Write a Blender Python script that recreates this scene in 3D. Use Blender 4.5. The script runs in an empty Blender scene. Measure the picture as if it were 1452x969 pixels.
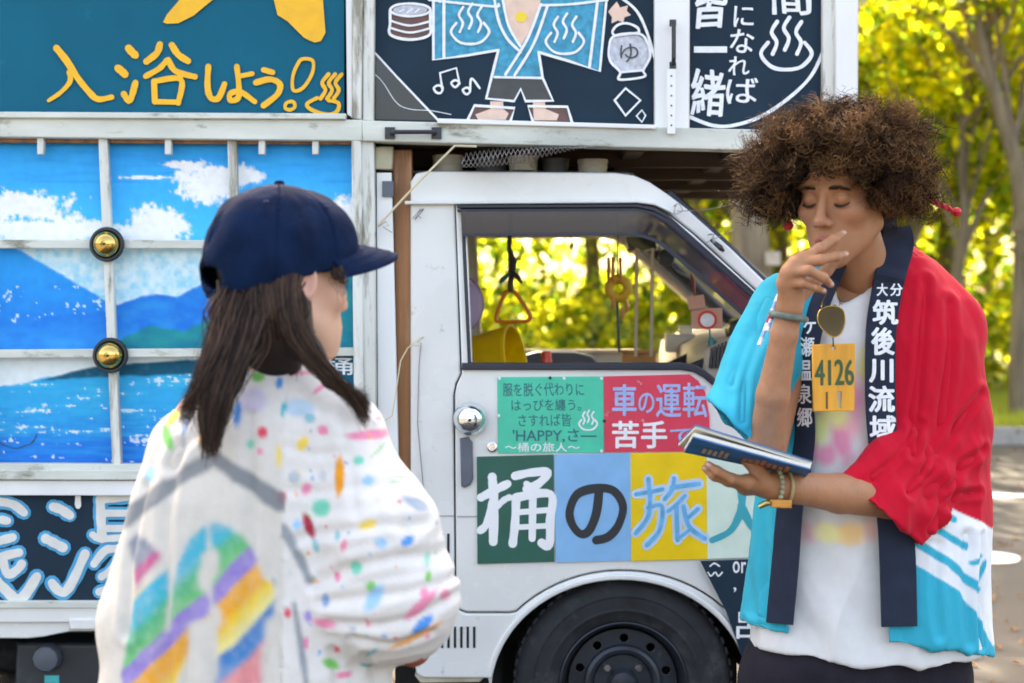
import bpy, bmesh, math, random
import numpy as np
from mathutils import Vector, Matrix

# ---------------------------------------------------------------- camera, sky, sun, exposure
sc = bpy.context.scene
COL = sc.collection
CAM = (0.0, -3.6, 1.20)
FPX = 52.0 / 36.0 * 1452.0
TILT = math.atan(44.5 / FPX)
cam_d = bpy.data.cameras.new('camera')
cam = bpy.data.objects.new('camera', cam_d)
COL.objects.link(cam)
cam.location = CAM
cam.rotation_euler = (math.pi / 2 - TILT, 0, 0)
cam_d.lens = 52.0
cam_d.sensor_width = 36.0
cam_d.clip_start = 0.05
cam_d.clip_end = 1500
cam_d.dof.use_dof = True
cam_d.dof.focus_distance = 2.95
cam_d.dof.aperture_fstop = 3.6
sc.camera = cam

SUN_EL, SUN_AZ = math.radians(36), math.radians(-14)   # azimuth from +Y towards +X
world = bpy.data.worlds.new('World')
sc.world = world
world.use_nodes = True
wn = world.node_tree
sky = wn.nodes.new('ShaderNodeTexSky')
sky.sky_type = 'NISHITA'
sky.sun_disc = False
sky.sun_elevation = SUN_EL
sky.sun_rotation = SUN_AZ
sky.air_density = 0.8
sky.dust_density = 7.0
sky.ozone_density = 0.3
wn.links.new(sky.outputs[0], wn.nodes['Background'].inputs[0])
wn.nodes['Background'].inputs[1].default_value = 0.15
sun_d = bpy.data.lights.new('sun', 'SUN')
sun_d.energy = 4.5
sun_d.angle = math.radians(0.5)
sun_d.color = (1.0, 0.93, 0.80)
sun = bpy.data.objects.new('sun', sun_d)
COL.objects.link(sun)
sdir = Vector((math.sin(SUN_AZ) * math.cos(SUN_EL), math.cos(SUN_AZ) * math.cos(SUN_EL), math.sin(SUN_EL)))
sun.rotation_euler = sdir.to_track_quat('Z', 'Y').to_euler()
sc.view_settings.view_transform = 'Standard'
sc.view_settings.look = 'None'
sc.view_settings.exposure = 3.1
sc.view_settings.use_white_balance = True      # the photographer's balance for open shade
sc.view_settings.white_balance_temperature = 8100
sc.view_settings.white_balance_tint = 12
sc.cycles.use_denoising = True
sc.cycles.max_bounces = 8
sc.cycles.transparent_max_bounces = 12
sc.cycles.sample_clamp_indirect = 6.0
sc.cycles.caustics_reflective = False
sc.cycles.caustics_refractive = False
rnd = random.Random(7)
nrng = np.random.default_rng(7)

# ---------------------------------------------------------------- measuring helper
_ct, _st = math.cos(TILT), math.sin(TILT)
def P(px, py, Y):
    """photograph measurement (px,py) of something standing in the plane Y -> world point"""
    u = (px - 726.0) / FPX; v = (484.5 - py) / FPX
    dy = _ct + _st * v; dz = -_st + _ct * v
    s = (Y - CAM[1]) / dy
    return Vector((CAM[0] + u * s, Y, CAM[2] + dz * s))
def PX(w):
    d = Vector(w) - Vector(CAM)
    f = d.y * _ct - d.z * _st; up = d.y * _st + d.z * _ct
    return (726 + FPX * d.x / f, 484.5 - FPX * up / f)
def SC(Y):
    return FPX / (Y - CAM[1])

# ---------------------------------------------------------------- objects
def tag(o, label=None, cat=None, group=None, kind=None):
    if label: o['label'] = label
    if cat: o['category'] = cat
    if group: o['group'] = group
    if kind: o['kind'] = kind
    return o
def thing(name, loc, label, cat, group=None):
    o = bpy.data.objects.new(name, None)
    o.empty_display_size = 0.1
    COL.objects.link(o); o.location = loc
    return tag(o, label, cat, group)
def link(name, me, mat=None, parent=None):
    o = bpy.data.objects.new(name, me)
    COL.objects.link(o)
    if mat is not None:
        me.materials.clear(); me.materials.append(mat)
    if parent is not None:
        o.parent = parent
        # parts are modelled in world coordinates
        p, off = parent, Vector((0, 0, 0))
        while p is not None:
            off += p.location; p = p.parent
        o.matrix_parent_inverse = Matrix.Identity(4)
        o.location = -off
    return o
def smooth(me, on=True):
    me.polygons.foreach_set('use_smooth', np.full(len(me.polygons), on))
    return me
def mesh_np(name, V, F, sm=True):
    me = bpy.data.meshes.new(name)
    V = np.asarray(V, np.float32).reshape(-1, 3)
    if isinstance(F, np.ndarray):
        n, k = F.shape
        me.vertices.add(len(V)); me.vertices.foreach_set('co', V.ravel())
        me.loops.add(n * k); me.loops.foreach_set('vertex_index', F.astype(np.int32).ravel())
        me.polygons.add(n)
        me.polygons.foreach_set('loop_start', np.arange(0, n * k, k, dtype=np.int32))
        me.update(calc_edges=True); me.validate()
    else:
        me.from_pydata(V.tolist(), [], F); me.update()
    if sm: smooth(me)
    return me
def set_col(me, C, name='col'):
    a = me.color_attributes.new(name, 'FLOAT_COLOR', 'POINT')
    C = np.asarray(C, np.float32)
    if C.shape[1] == 3: C = np.hstack([C, np.ones((len(C), 1), np.float32)])
    a.data.foreach_set('color', C.ravel())
def lin(r, g, b):
    f = lambda c: (c / 255 / 12.92) if c / 255 <= 0.04045 else ((c / 255 + 0.055) / 1.055) ** 2.4
    return (f(r), f(g), f(b))

# ---------------------------------------------------------------- procedural materials
MATS = {}
def M(name, col, rough=0.5, metal=0.0, var=0.12, scale=14.0, bump=0.0, bscale=80.0, stretch=(1, 1, 1),
      worn=None, wornt=0.62, wscale=9.0, spec=0.5, coat=0.0, sss=0.0, attr=None, trans=0.0, emit=0.0, sheen=0.0, rvar=0.12):
    if name in MATS: return MATS[name]
    m = bpy.data.materials.new(name); m.use_nodes = True
    nt = m.node_tree; N = nt.nodes; L = nt.links
    b = N['Principled BSDF']; out = N['Material Output']
    tc = N.new('ShaderNodeTexCoord'); mp = N.new('ShaderNodeMapping')
    mp.inputs['Scale'].default_value = stretch
    L.new(tc.outputs['Object'], mp.inputs[0])
    n1 = N.new('ShaderNodeTexNoise'); n1.inputs['Scale'].default_value = scale; n1.inputs['Detail'].default_value = 6
    L.new(mp.outputs[0], n1.inputs['Vector'])
    mr = N.new('ShaderNodeMapRange'); mr.inputs[1].default_value = 0.28; mr.inputs[2].default_value = 0.72
    mr.inputs[3].default_value = 1 - var; mr.inputs[4].default_value = 1 + var
    L.new(n1.outputs[0], mr.inputs[0])
    mul = N.new('ShaderNodeMix'); mul.data_type = 'RGBA'; mul.blend_type = 'MULTIPLY'; mul.inputs[0].default_value = 1
    if attr:
        at = N.new('ShaderNodeAttribute'); at.attribute_name = attr
        L.new(at.outputs['Color'], mul.inputs[6])
    else:
        mul.inputs[6].default_value = (*col, 1)
    L.new(mr.outputs[0], mul.inputs[7])
    c = mul.outputs[2]
    if worn:
        n2 = N.new('ShaderNodeTexNoise'); n2.inputs['Scale'].default_value = wscale; n2.inputs['Detail'].default_value = 10
        n2.inputs['Roughness'].default_value = 0.7
        L.new(mp.outputs[0], n2.inputs['Vector'])
        m2 = N.new('ShaderNodeMapRange'); m2.inputs[1].default_value = wornt - 0.04; m2.inputs[2].default_value = wornt + 0.06
        L.new(n2.outputs[0], m2.inputs[0])
        mx = N.new('ShaderNodeMix'); mx.data_type = 'RGBA'
        L.new(m2.outputs[0], mx.inputs[0]); L.new(c, mx.inputs[6]); mx.inputs[7].default_value = (*worn, 1)
        c = mx.outputs[2]
    L.new(c, b.inputs['Base Color'])
    b.inputs['Metallic'].default_value = metal
    b.inputs['Specular IOR Level'].default_value = spec
    b.inputs['Coat Weight'].default_value = coat
    if rvar:
        r2 = N.new('ShaderNodeMapRange'); r2.inputs[3].default_value = max(rough - rvar, 0.02); r2.inputs[4].default_value = min(rough + rvar, 1)
        L.new(n1.outputs[0], r2.inputs[0]); L.new(r2.outputs[0], b.inputs['Roughness'])
    else:
        b.inputs['Roughness'].default_value = rough
    if sheen: b.inputs['Sheen Weight'].default_value = sheen
    if sss:
        b.inputs['Subsurface Weight'].default_value = sss
        b.inputs['Subsurface Radius'].default_value = (0.012, 0.004, 0.002)
        b.inputs['Subsurface Scale'].default_value = 0.6
    if bump:
        n3 = N.new('ShaderNodeTexNoise'); n3.inputs['Scale'].default_value = bscale; n3.inputs['Detail'].default_value = 8
        L.new(mp.outputs[0], n3.inputs['Vector'])
        bp = N.new('ShaderNodeBump'); bp.inputs['Strength'].default_value = bump; bp.inputs['Distance'].default_value = 0.004
        L.new(n3.outputs[0], bp.inputs['Height']); L.new(bp.outputs[0], b.inputs['Normal'])
    if trans:
        tr = N.new('ShaderNodeBsdfTranslucent'); ms = N.new('ShaderNodeMixShader'); ms.inputs[0].default_value = trans
        L.new(c, tr.inputs[0]); L.new(b.outputs[0], ms.inputs[1]); L.new(tr.outputs[0], ms.inputs[2]); L.new(ms.outputs[0], out.inputs[0])
    MATS[name] = m
    return m
def glass_mat(name, tint, gloss=0.06, opaque=0.0):
    """thin sheet: clear with a fresnel-like sheen, optionally smoky"""
    m = bpy.data.materials.new(name); m.use_nodes = True
    nt = m.node_tree; N = nt.nodes; L = nt.links
    N.remove(N['Principled BSDF']); out = N['Material Output']
    t = N.new('ShaderNodeBsdfTransparent'); t.inputs[0].default_value = (*tint, 1)
    g = N.new('ShaderNodeBsdfGlossy'); g.inputs['Roughness'].default_value = 0.03
    lw = N.new('ShaderNodeLayerWeight'); lw.inputs[0].default_value = 0.25
    mr = N.new('ShaderNodeMapRange'); mr.inputs[3].default_value = gloss; mr.inputs[4].default_value = 0.5
    L.new(lw.outputs['Fresnel'], mr.inputs[0])
    mx = N.new('ShaderNodeMixShader'); L.new(mr.outputs[0], mx.inputs[0]); L.new(t.outputs[0], mx.inputs[1]); L.new(g.outputs[0], mx.inputs[2])
    res = mx
    if opaque:
        d = N.new('ShaderNodeBsdfPrincipled'); d.inputs['Base Color'].default_value = (0.10, 0.09, 0.12, 1); d.inputs['Roughness'].default_value = 0.15
        m2 = N.new('ShaderNodeMixShader'); m2.inputs[0].default_value = opaque
        L.new(mx.outputs[0], m2.inputs[1]); L.new(d.outputs[0], m2.inputs[2]); res = m2
    L.new(res.outputs[0], out.inputs[0])
    MATS[name] = m
    return m

# ---------------------------------------------------------------- shape helpers
def curve_mesh(loops, thick, bevel=0.0, res=1):
    """2D loops (first outer, rest holes) -> solid mesh, local xy plane, z thickness centred"""
    c = bpy.data.curves.new('tmp', 'CURVE'); c.dimensions = '2D'; c.fill_mode = 'BOTH'
    c.extrude = max(thick / 2 - bevel, 0.0); c.bevel_depth = bevel; c.bevel_resolution = res; c.offset = -bevel
    for Lp in loops:
        s = c.splines.new('POLY'); s.points.add(len(Lp) - 1)
        for q, p in zip(s.points, Lp): q.co = (p[0], p[1], 0, 1)
        s.use_cyclic_u = True
    o = bpy.data.objects.new('tmp', c)
    me = bpy.data.meshes.new_from_object(o)
    bpy.data.objects.remove(o); bpy.data.curves.remove(c)
    return me
def to_xz(me, Yf, thick):
    """local xy -> world xz plane with its front face at Yf, body behind"""
    co = np.empty(len(me.vertices) * 3, np.float32); me.vertices.foreach_get('co', co); co = co.reshape(-1, 3)
    w = np.stack([co[:, 0], Yf + thick / 2 - co[:, 2], co[:, 1]], 1)
    me.vertices.foreach_set('co', w.ravel()); me.update()
    return me
def plate(name, loops, Yf, thick, mat, parent=None, bevel=0.0, res=1, sm=False):
    """loops in photograph measurements at plane Yf"""
    if not isinstance(loops[0][0], (tuple, list)): loops = [loops]
    W = [[(lambda w: (w.x, w.z))(P(p[0], p[1], Yf)) for p in Lp] for Lp in loops]
    me = to_xz(curve_mesh(W, thick, bevel, res), Yf, thick)
    if sm: shade_auto(me)
    return link(name, me, mat, parent)
def shade_auto(me, deg=35):
    smooth(me); 
    try: me.set_sharp_from_angle(angle=math.radians(deg))
    except Exception: pass
    return me
def rect(x0, y0, x1, y1): return [(x0, y0), (x1, y0), (x1, y1), (x0, y1)]
def sheet(name, loops, Yf, mat, parent=None):
    """paint or print: a flat sheet"""
    if not isinstance(loops[0][0], (tuple, list)): loops = [loops]
    W = [[(lambda w: (w.x, w.z))(P(p[0], p[1], Yf)) for p in Lp] for Lp in loops]
    me = to_xz(curve_mesh(W, 0.0), Yf, 0.0)
    return link(name, me, mat, parent)
def catmull(pts, n=6, closed=False):
    p = [np.array(q, float) for q in pts]
    if len(p) < 3: return p
    out = []
    m = len(p)
    rng = range(m if closed else m - 1)
    for i in rng:
        if closed: a, b, c, d = p[(i - 1) % m], p[i], p[(i + 1) % m], p[(i + 2) % m]
        else: a, b, c, d = p[max(i - 1, 0)], p[i], p[i + 1], p[min(i + 2, m - 1)]
        for k in range(n):
            t = k / n
            out.append(0.5 * ((2 * b) + (-a + c) * t + (2 * a - 5 * b + 4 * c - d) * t * t + (-a + 3 * b - 3 * c + d) * t ** 3))
    if not closed: out.append(p[-1])
    return out
def stroke_loop(pts, w, closed=False, taper=0.0, wob=0.06, sm=True):
    """brush stroke outline as a strip: returns verts2d, quads"""
    q = catmull(pts, 6, closed) if sm else [np.array(a, float) for a in pts]
    n = len(q); V = []; F = []
    ph = rnd.random() * 9
    for i in range(n):
        a = q[(i - 1) % n] if (closed or i > 0) else q[0]
        b = q[(i + 1) % n] if (closed or i < n - 1) else q[-1]
        t = b - a; t = t / (np.linalg.norm(t) + 1e-9); nn = np.array([-t[1], t[0]])
        s = i / max(n - 1, 1)
        ww = w / 2 * (1 + wob * math.sin(ph + s * 14) + wob * 0.6 * math.sin(ph * 2 + s * 37))
        if taper: ww *= 1 - taper * s
        V += [q[i] + nn * ww, q[i] - nn * ww]
    m = n if closed else n - 1
    for i in range(m):
        j = (i + 1) % n
        F.append((2 * i, 2 * i + 1, 2 * j + 1, 2 * j))
    if not closed:   # round caps
        for e, sg in ((0, -1), (n - 1, 1)):
            c = q[e]; a = V[2 * e] - c
            base = len(V)
            for k in range(1, 5):
                an = math.pi * k / 5 * (-sg)
                V.append(c + np.array([a[0] * math.cos(an) - a[1] * math.sin(an), a[0] * math.sin(an) + a[1] * math.cos(an)]))
            F.append(tuple([2 * e] + list(range(base, base + 4)) + [2 * e + 1]))
    return V, F
def strokes(name, lines, Y, mat, parent):
    """lines: list of (points_px, width_px, closed) painted on the plane Y, one mesh"""
    V, F = [], []
    for k, ln in enumerate(lines):
        v, f = stroke_loop(*ln)
        o = len(V)
        yy = Y - 0.00003 * k
        V += [tuple(P(a[0], a[1], yy - 0.000006 * min(i_, 90))) for i_, a in enumerate(v)]
        F += [tuple(i + o for i in g) for g in f]
    me = bpy.data.meshes.new(name); me.from_pydata(V, [], F); me.update()
    return link(name, me, mat, parent)
def onsen_lines(cx, cy, w, h, sw):
    """hot-spring mark: three steam curls over a bowl"""
    L = []
    for dx in (-0.24, 0.0, 0.24):
        x = cx + dx * w; top = cy - h * (0.5 if dx == 0 else 0.42)
        L.append(([(x + 0.06 * w, top), (x - 0.05 * w, top + 0.2 * h), (x + 0.05 * w, top + 0.4 * h), (x - 0.03 * w, top + 0.62 * h)], sw, False))
    L.append(([(cx - 0.36 * w, cy - 0.02 * h), (cx - 0.5 * w, cy + 0.2 * h), (cx - 0.3 * w, cy + 0.44 * h), (cx, cy + 0.5 * h),
               (cx + 0.3 * w, cy + 0.44 * h), (cx + 0.5 * w, cy + 0.2 * h), (cx + 0.36 * w, cy - 0.02 * h)], sw, False))
    return L
def text_mesh(s, bold=0.0, res=3):
    c = bpy.data.curves.new('tmp', 'FONT'); c.body = s; c.offset = bold; c.resolution_u = res; c.fill_mode = 'FRONT'
    o = bpy.data.objects.new('tmp', c)
    me = bpy.data.meshes.new_from_object(o)
    bpy.data.objects.remove(o); bpy.data.curves.remove(c)
    co = np.empty(len(me.vertices) * 3, np.float32); me.vertices.foreach_get('co', co)
    return me, co.reshape(-1, 3)
def text_uv(s, box, bold=0.0, slant=0.0, wob=0.0):
    """characters fitted to box (x0,y0,x1,y1; y downwards): 2D verts + faces"""
    me, co = text_mesh(s)
    if len(co) == 0: return np.zeros((0, 3)), []
    lo, hi = co.min(0), co.max(0)
    x0, y0, x1, y1 = box
    b = bold * abs(y1 - y0) if bold else 0.0; b = min(b, .08 * abs(y1 - y0), 2.2)
    x0, x1, y0, y1 = x0 + b, x1 - b, y0 + b * .8, y1 - b * .8
    u = (co[:, 0] - lo[0]) / max(hi[0] - lo[0], 1e-6); v = (co[:, 1] - lo[1]) / max(hi[1] - lo[1], 1e-6)
    x = x0 + u * (x1 - x0) + slant * (v - 0.5) * (y1 - y0); y = y1 - v * (y1 - y0)
    if wob:
        ph = rnd.random() * 20; w = wob * abs(y1 - y0)
        x = x + w * np.sin(ph + y / (abs(y1 - y0)) * 5) ; y = y + w * np.sin(ph * 1.7 + x / max(abs(x1 - x0), 1) * 6)
    F = [tuple(p.vertices) for p in me.polygons]
    bpy.data.meshes.remove(me)
    n = len(x); VV = []; FF = []
    for k in range(9 if b else 1):                      # a broad brush: the glyph laid down with small shifts, one film over the other
        dx, dy = ((0, 0) if k == 0 else (math.cos(k * math.pi / 4) * b, math.sin(k * math.pi / 4) * b * .8))
        VV.append(np.stack([x + dx, y + dy, np.full(n, float(k))], 1)); FF += [tuple(i + k * n for i in f) for f in F]
    return np.vstack(VV), FF
def texts(name, items, Y, mat, parent):
    """items: (string, box, bold[, slant, wob]) painted on the plane Y, one lettering mesh"""
    V, F = [], []
    for it in items:
        v, f = text_uv(*it)
        o = len(V)
        V += [tuple(P(a[0], a[1], Y - 0.00002 * a[2])) for a in v]
        F += [tuple(i + o for i in g) for g in f]
    me = bpy.data.meshes.new(name); me.from_pydata(V, [], F); me.update()
    return link(name, me, mat, parent)

class MB:
    """collects shapes into ONE mesh"""
    def __init__(s): s.V = []; s.F = []
    def add(s, V, F):
        o = len(s.V); s.V += [tuple(v) for v in V]; s.F += [tuple(i + o for i in f) for f in F]; return s
    def box(s, lo, hi):
        (a, b, c), (d, e, f) = lo, hi
        V = [(a, b, c), (d, b, c), (d, e, c), (a, e, c), (a, b, f), (d, b, f), (d, e, f), (a, e, f)]
        return s.add(V, [(0, 3, 2, 1), (4, 5, 6, 7), (0, 1, 5, 4), (1, 2, 6, 5), (2, 3, 7, 6), (3, 0, 4, 7)])
    def tube(s, pts, r, n=8, caps=True, closed=False):
        p = [Vector(q) for q in pts]; m = len(p)
        R = r if isinstance(r, (list, tuple, np.ndarray)) else [r] * m
        up = None; V = []
        for i in range(m):
            a = p[(i - 1) % m] if (closed or i > 0) else p[i]
            b = p[(i + 1) % m] if (closed or i < m - 1) else p[i]
            t = (b - a)
            if t.length < 1e-9: t = Vector((0, 0, 1))
            t.normalize()
            if up is None:
                up = Vector((0, 0, 1)) if abs(t.z) < 0.9 else Vector((1, 0, 0))
            up = (up - t * up.dot(t)); 
            if up.length < 1e-6: up = t.orthogonal()
            up.normalize(); sd = t.cross(up)
            for k in range(n):
                an = 2 * math.pi * k / n
                V.append(p[i] + (up * math.cos(an) + sd * math.sin(an)) * R[i])
        F = []
        for i in range(m if closed else m - 1):
            j = (i + 1) % m
            for k in range(n):
                l = (k + 1) % n
                F.append((i * n + k, i * n + l, j * n + l, j * n + k))
        if caps and not closed:
            F.append(tuple(range(n - 1, -1, -1))); F.append(tuple((m - 1) * n + k for k in range(n)))
        return s.add(V, F)
    def lathe(s, prof, c, axis='Y', n=32, a0=0.0, a1=2 * math.pi):
        """prof: (radius, height along axis)"""
        V = []; full = abs(a1 - a0 - 2 * math.pi) < 1e-6
        m = n if full else n + 1
        for r, h in prof:
            for k in range(m):
                an = a0 + (a1 - a0) * k / n; x, y = r * math.cos(an), r * math.sin(an)
                V.append({'Y': (c[0] + x, c[1] + h, c[2] + y), 'Z': (c[0] + x, c[1] + y, c[2] + h), 'X': (c[0] + h, c[1] + x, c[2] + y)}[axis])
        F = []
        for i in range(len(prof) - 1):
            for k in range(n):
                l = (k + 1) % m
                F.append((i * m + k, i * m + l, (i + 1) * m + l, (i + 1) * m + k))
        return s.add(V, F)
    def grid(s, rows):
        m = len(rows[0]); V = [v for r in rows for v in r]; F = []
        for i in range(len(rows) - 1):
            for k in range(m - 1):
                F.append((i * m + k, i * m + k + 1, (i + 1) * m + k + 1, (i + 1) * m + k))
        return s.add(V, F)
    def mesh(s, name, sm=True, deg=35):
        me = bpy.data.meshes.new(name); me.from_pydata(s.V, [], s.F); me.update()
        bm = bmesh.new(); bm.from_mesh(me); bmesh.ops.recalc_face_normals(bm, faces=bm.faces); bm.to_mesh(me); bm.free()
        if sm: shade_auto(me, deg)
        return me
    def build(s, name, mat, parent=None, sm=True, deg=35):
        return link(name, s.mesh(name, sm, deg), mat, parent)
def bevel_box(name, lo, hi, mat, parent=None, bev=0.004):
    me = bpy.data.meshes.new(name); bm = bmesh.new()
    bmesh.ops.create_cube(bm, size=1)
    for v in bm.verts:
        v.co = Vector([(lo[i] + hi[i]) / 2 + v.co[i] * (hi[i] - lo[i]) for i in range(3)])
    if bev: bmesh.ops.bevel(bm, geom=bm.edges[:], offset=bev, segments=2, affect='EDGES')
    bm.to_mesh(me); bm.free()
    shade_auto(me)
    return link(name, me, mat, parent)

# smooth value noise on numpy arrays
def vnoise(x, y, z, seed=0):
    def h(i, j, k):
        n = (i * 374761393 + j * 668265263 + k * 2147483647 + seed * 1274126177) & 0xffffffff
        n = ((n ^ (n >> 13)) * 1274126177) & 0xffffffff
        return ((n ^ (n >> 16)) & 0xffff) / 65535.0
    x, y, z = np.broadcast_arrays(np.asarray(x, float), np.asarray(y, float), np.asarray(z, float))
    i, j, k = np.floor(x).astype(np.int64), np.floor(y).astype(np.int64), np.floor(z).astype(np.int64)
    f, g, w = x - i, y - j, z - k
    f, g, w = [t * t * t * (t * (t * 6 - 15) + 10) for t in (f, g, w)]
    r = 0
    for a in (0, 1):
        for b in (0, 1):
            for c in (0, 1):
                r = r + h(i + a, j + b, k + c) * (f if a else 1 - f) * (g if b else 1 - g) * (w if c else 1 - w)
    return r * 2 - 1
def fbm(x, y, z, o=4, seed=0):
    r = 0; a = 0.5; s = 1.0
    for q in range(o):
        r = r + a * vnoise(x * s, y * s, z * s, seed + q * 17); a *= 0.5; s *= 2.03
    return r
# ================================================================ setting: road, kerb, lawn, trees
def ground_z(Y):
    return -0.16 * (1 - min(max((Y + 0.85) / 0.7, 0), 1) ** 2 * (3 - 2 * min(max((Y + 0.85) / 0.7, 0), 1)))
FLOOR = -0.16
m_road = M('asphalt', (0.046, 0.044, 0.043), rough=0.9, var=0.28, scale=3.0, bump=0.9, bscale=240, worn=(0.085, 0.075, 0.065), wornt=0.56, wscale=160)
m_lawn = M('lawn_soil', (0.16, 0.17, 0.03), rough=0.95, var=0.4, scale=2.0, bump=0.6, bscale=60, worn=(0.16, 0.12, 0.05), wornt=0.6, wscale=3)
m_paint = M('road_paint', (0.72, 0.72, 0.70), rough=0.8, var=0.12, scale=30, worn=(0.2, 0.19, 0.18), wornt=0.6, wscale=40)
m_kerb = M('kerb_concrete', (0.34, 0.32, 0.29), rough=0.9, var=0.2, scale=12, bump=0.5, worn=(0.18, 0.17, 0.13), wornt=0.6, wscale=6)
KY = 9.55
ys = [-60, -15, -5, -2.5, -1.2] + [-0.9 + 0.06 * i for i in range(16)] + [0.3, 2, 5, KY]
rows = [[(x, y, ground_z(y)) for x in (-90, -20, -6, -2, 0, 2, 6, 20, 90)] for y in ys]
tag(MB().grid(rows).build('road', m_road), kind='structure')
lawn = tag(MB().grid([[(x, y, 0.13 + 0.0 * y) for x in (-400, -60, -20, -6, 0, 6, 20, 60, 400)] for y in (KY + 0.15, 14, 30, 80, 600)]).build('lawn', m_lawn), kind='structure')
kerb = tag(MB().box((-90, KY, -0.3), (90, KY + 0.148, 0.09)).build('kerb', m_kerb), kind='structure')
ks = None
for i in range(26):
    if ks is None:
        ks = bevel_box('kerb_stone', (-0.297, KY - 0.004, -0.02), (0.297, KY + 0.152, 0.15), m_kerb, kerb, 0.012); o = ks
    else:
        o = ks.copy(); COL.objects.link(o)
    o.location.x = -6 + 0.6 * i; o.location.z = rnd.uniform(-0.004, 0.004); o.rotation_euler.z = 0
# painted marks on the road
def mark(name, pts):
    me = bpy.data.meshes.new(name); me.from_pydata([(x, y, 0.004) for x, y in pts], [], [tuple(range(len(pts)))]); me.update()
    return link(name, me, m_paint)
c = P(1420, 705, 5.92)
tag(mark('road_marking', [(c.x - 1.5, 5.85), (40, 5.55), (40, 5.72), (c.x - 1.5, 6.02)]), 'long white painted line along the asphalt road before the kerb', 'road marking', kind='structure')
cx = P(1395, 792, 3.55).x
tag(mark('road_patch', [(cx + 0.17 * math.cos(a) * (1 + 0.05 * math.sin(3 * a)), 3.55 + 0.19 * math.sin(a)) for a in [i * math.pi / 16 for i in range(32)]]), kind='structure')
# fallen leaves on the road
V, F = [], []
for i in range(900):
    x = rnd.uniform(0.2, 7); y = rnd.uniform(0.3, 9.4) if i % 3 else rnd.uniform(0.2, 2.5); a = rnd.uniform(0, 6.3); s = rnd.uniform(0.010, 0.030)
    o = len(V); dx, dy = math.cos(a) * s, math.sin(a) * s
    V += [(x - dx, y - dy, .006), (x + dy * .5, y - dx * .5, .012 + rnd.random() * .01), (x + dx, y + dy, .008), (x - dy * .5, y + dx * .5, .012 + rnd.random() * .012)]
    F.append((o, o + 1, o + 2, o + 3))
m_fall = M('fallen_leaf', (0.22, 0.105, 0.035), rough=0.8, var=0.5, scale=8, trans=0.3)
me = bpy.data.meshes.new('fallen_leaves'); me.from_pydata(V, [], F); me.update()
tag(link('fallen_leaves', me, m_fall), 'dry brown leaves scattered over the asphalt', 'leaves', kind='stuff')
# grass blades on the verge behind the kerb
V, F = [], []
for i in range(26000):
    x = rnd.uniform(2.0, 8.5); y = KY + 0.2 + 7 * rnd.random() ** 1.6; h = rnd.uniform(0.05, 0.13); a = rnd.uniform(0, 6.3); w = 0.006
    o = len(V); lx, ly = rnd.gauss(0, .035), rnd.gauss(0, .035)
    V += [(x - math.cos(a) * w, y - math.sin(a) * w, .12), (x + math.cos(a) * w, y + math.sin(a) * w, .12), (x + lx, y + ly, .12 + h)]
    F.append((o, o + 1, o + 2))
m_grass = M('grass', (0.42, 0.46, 0.05), rough=0.6, var=0.35, scale=3, trans=0.45)
me = bpy.data.meshes.new('grass'); me.from_pydata(V, [], F); me.update()
tag(link('grass', me, m_grass), 'sunlit yellow green grass on the verge behind the kerb', 'grass', kind='stuff')

# ---------------------------------------------------------------- trees
m_bark = M('bark', (0.20, 0.155, 0.105), rough=0.95, var=0.4, scale=7, bump=1.0, bscale=26, stretch=(1, 1, 0.25), worn=(0.27, 0.23, 0.17), wornt=0.6, wscale=5)
m_leaf = M('leaf', (1, 1, 1), rough=0.55, var=0.15, scale=2, attr='col', trans=0.80, spec=0.2)
LEAFC = np.array([(0.44, 0.52, 0.030), (0.58, 0.56, 0.030), (0.20, 0.30, 0.025), (0.64, 0.58, 0.035), (0.09, 0.17, 0.018), (0.36, 0.44, 0.025)])
def leaf_cloud(centres, spread, count, size, g, pal):
    n = count
    ci = g.integers(0, len(centres), n)
    tint = g.random(len(centres))
    c = centres[ci] + g.normal(0, 1, (n, 3)) * spread[ci][:, None] * np.array([1, 1, 0.62])
    d = g.normal(0, 1, (n, 3)); d /= np.linalg.norm(d, axis=1, keepdims=True)
    e = np.cross(d, g.normal(0, 1, (n, 3))); e /= np.linalg.norm(e, axis=1, keepdims=True) + 1e-9
    s = size * g.uniform(0.6, 1.35, (n, 1))
    nn = np.cross(d, e)
    V = np.stack([c - d * s, c + e * s * 0.52 + nn * s * 0.12, c + d * s, c - e * s * 0.52 + nn * s * 0.12], 1).reshape(-1, 3)
    F = np.arange(4 * n).reshape(n, 4)
    pi = np.clip((tint[ci] * 0.65 + g.random(n) * 0.35) * len(pal), 0, len(pal) - 1).astype(int)
    C = pal[pi] * g.uniform(0.75, 1.25, (n, 1))
    return V, F, np.repeat(C, 4, 0)
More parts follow.
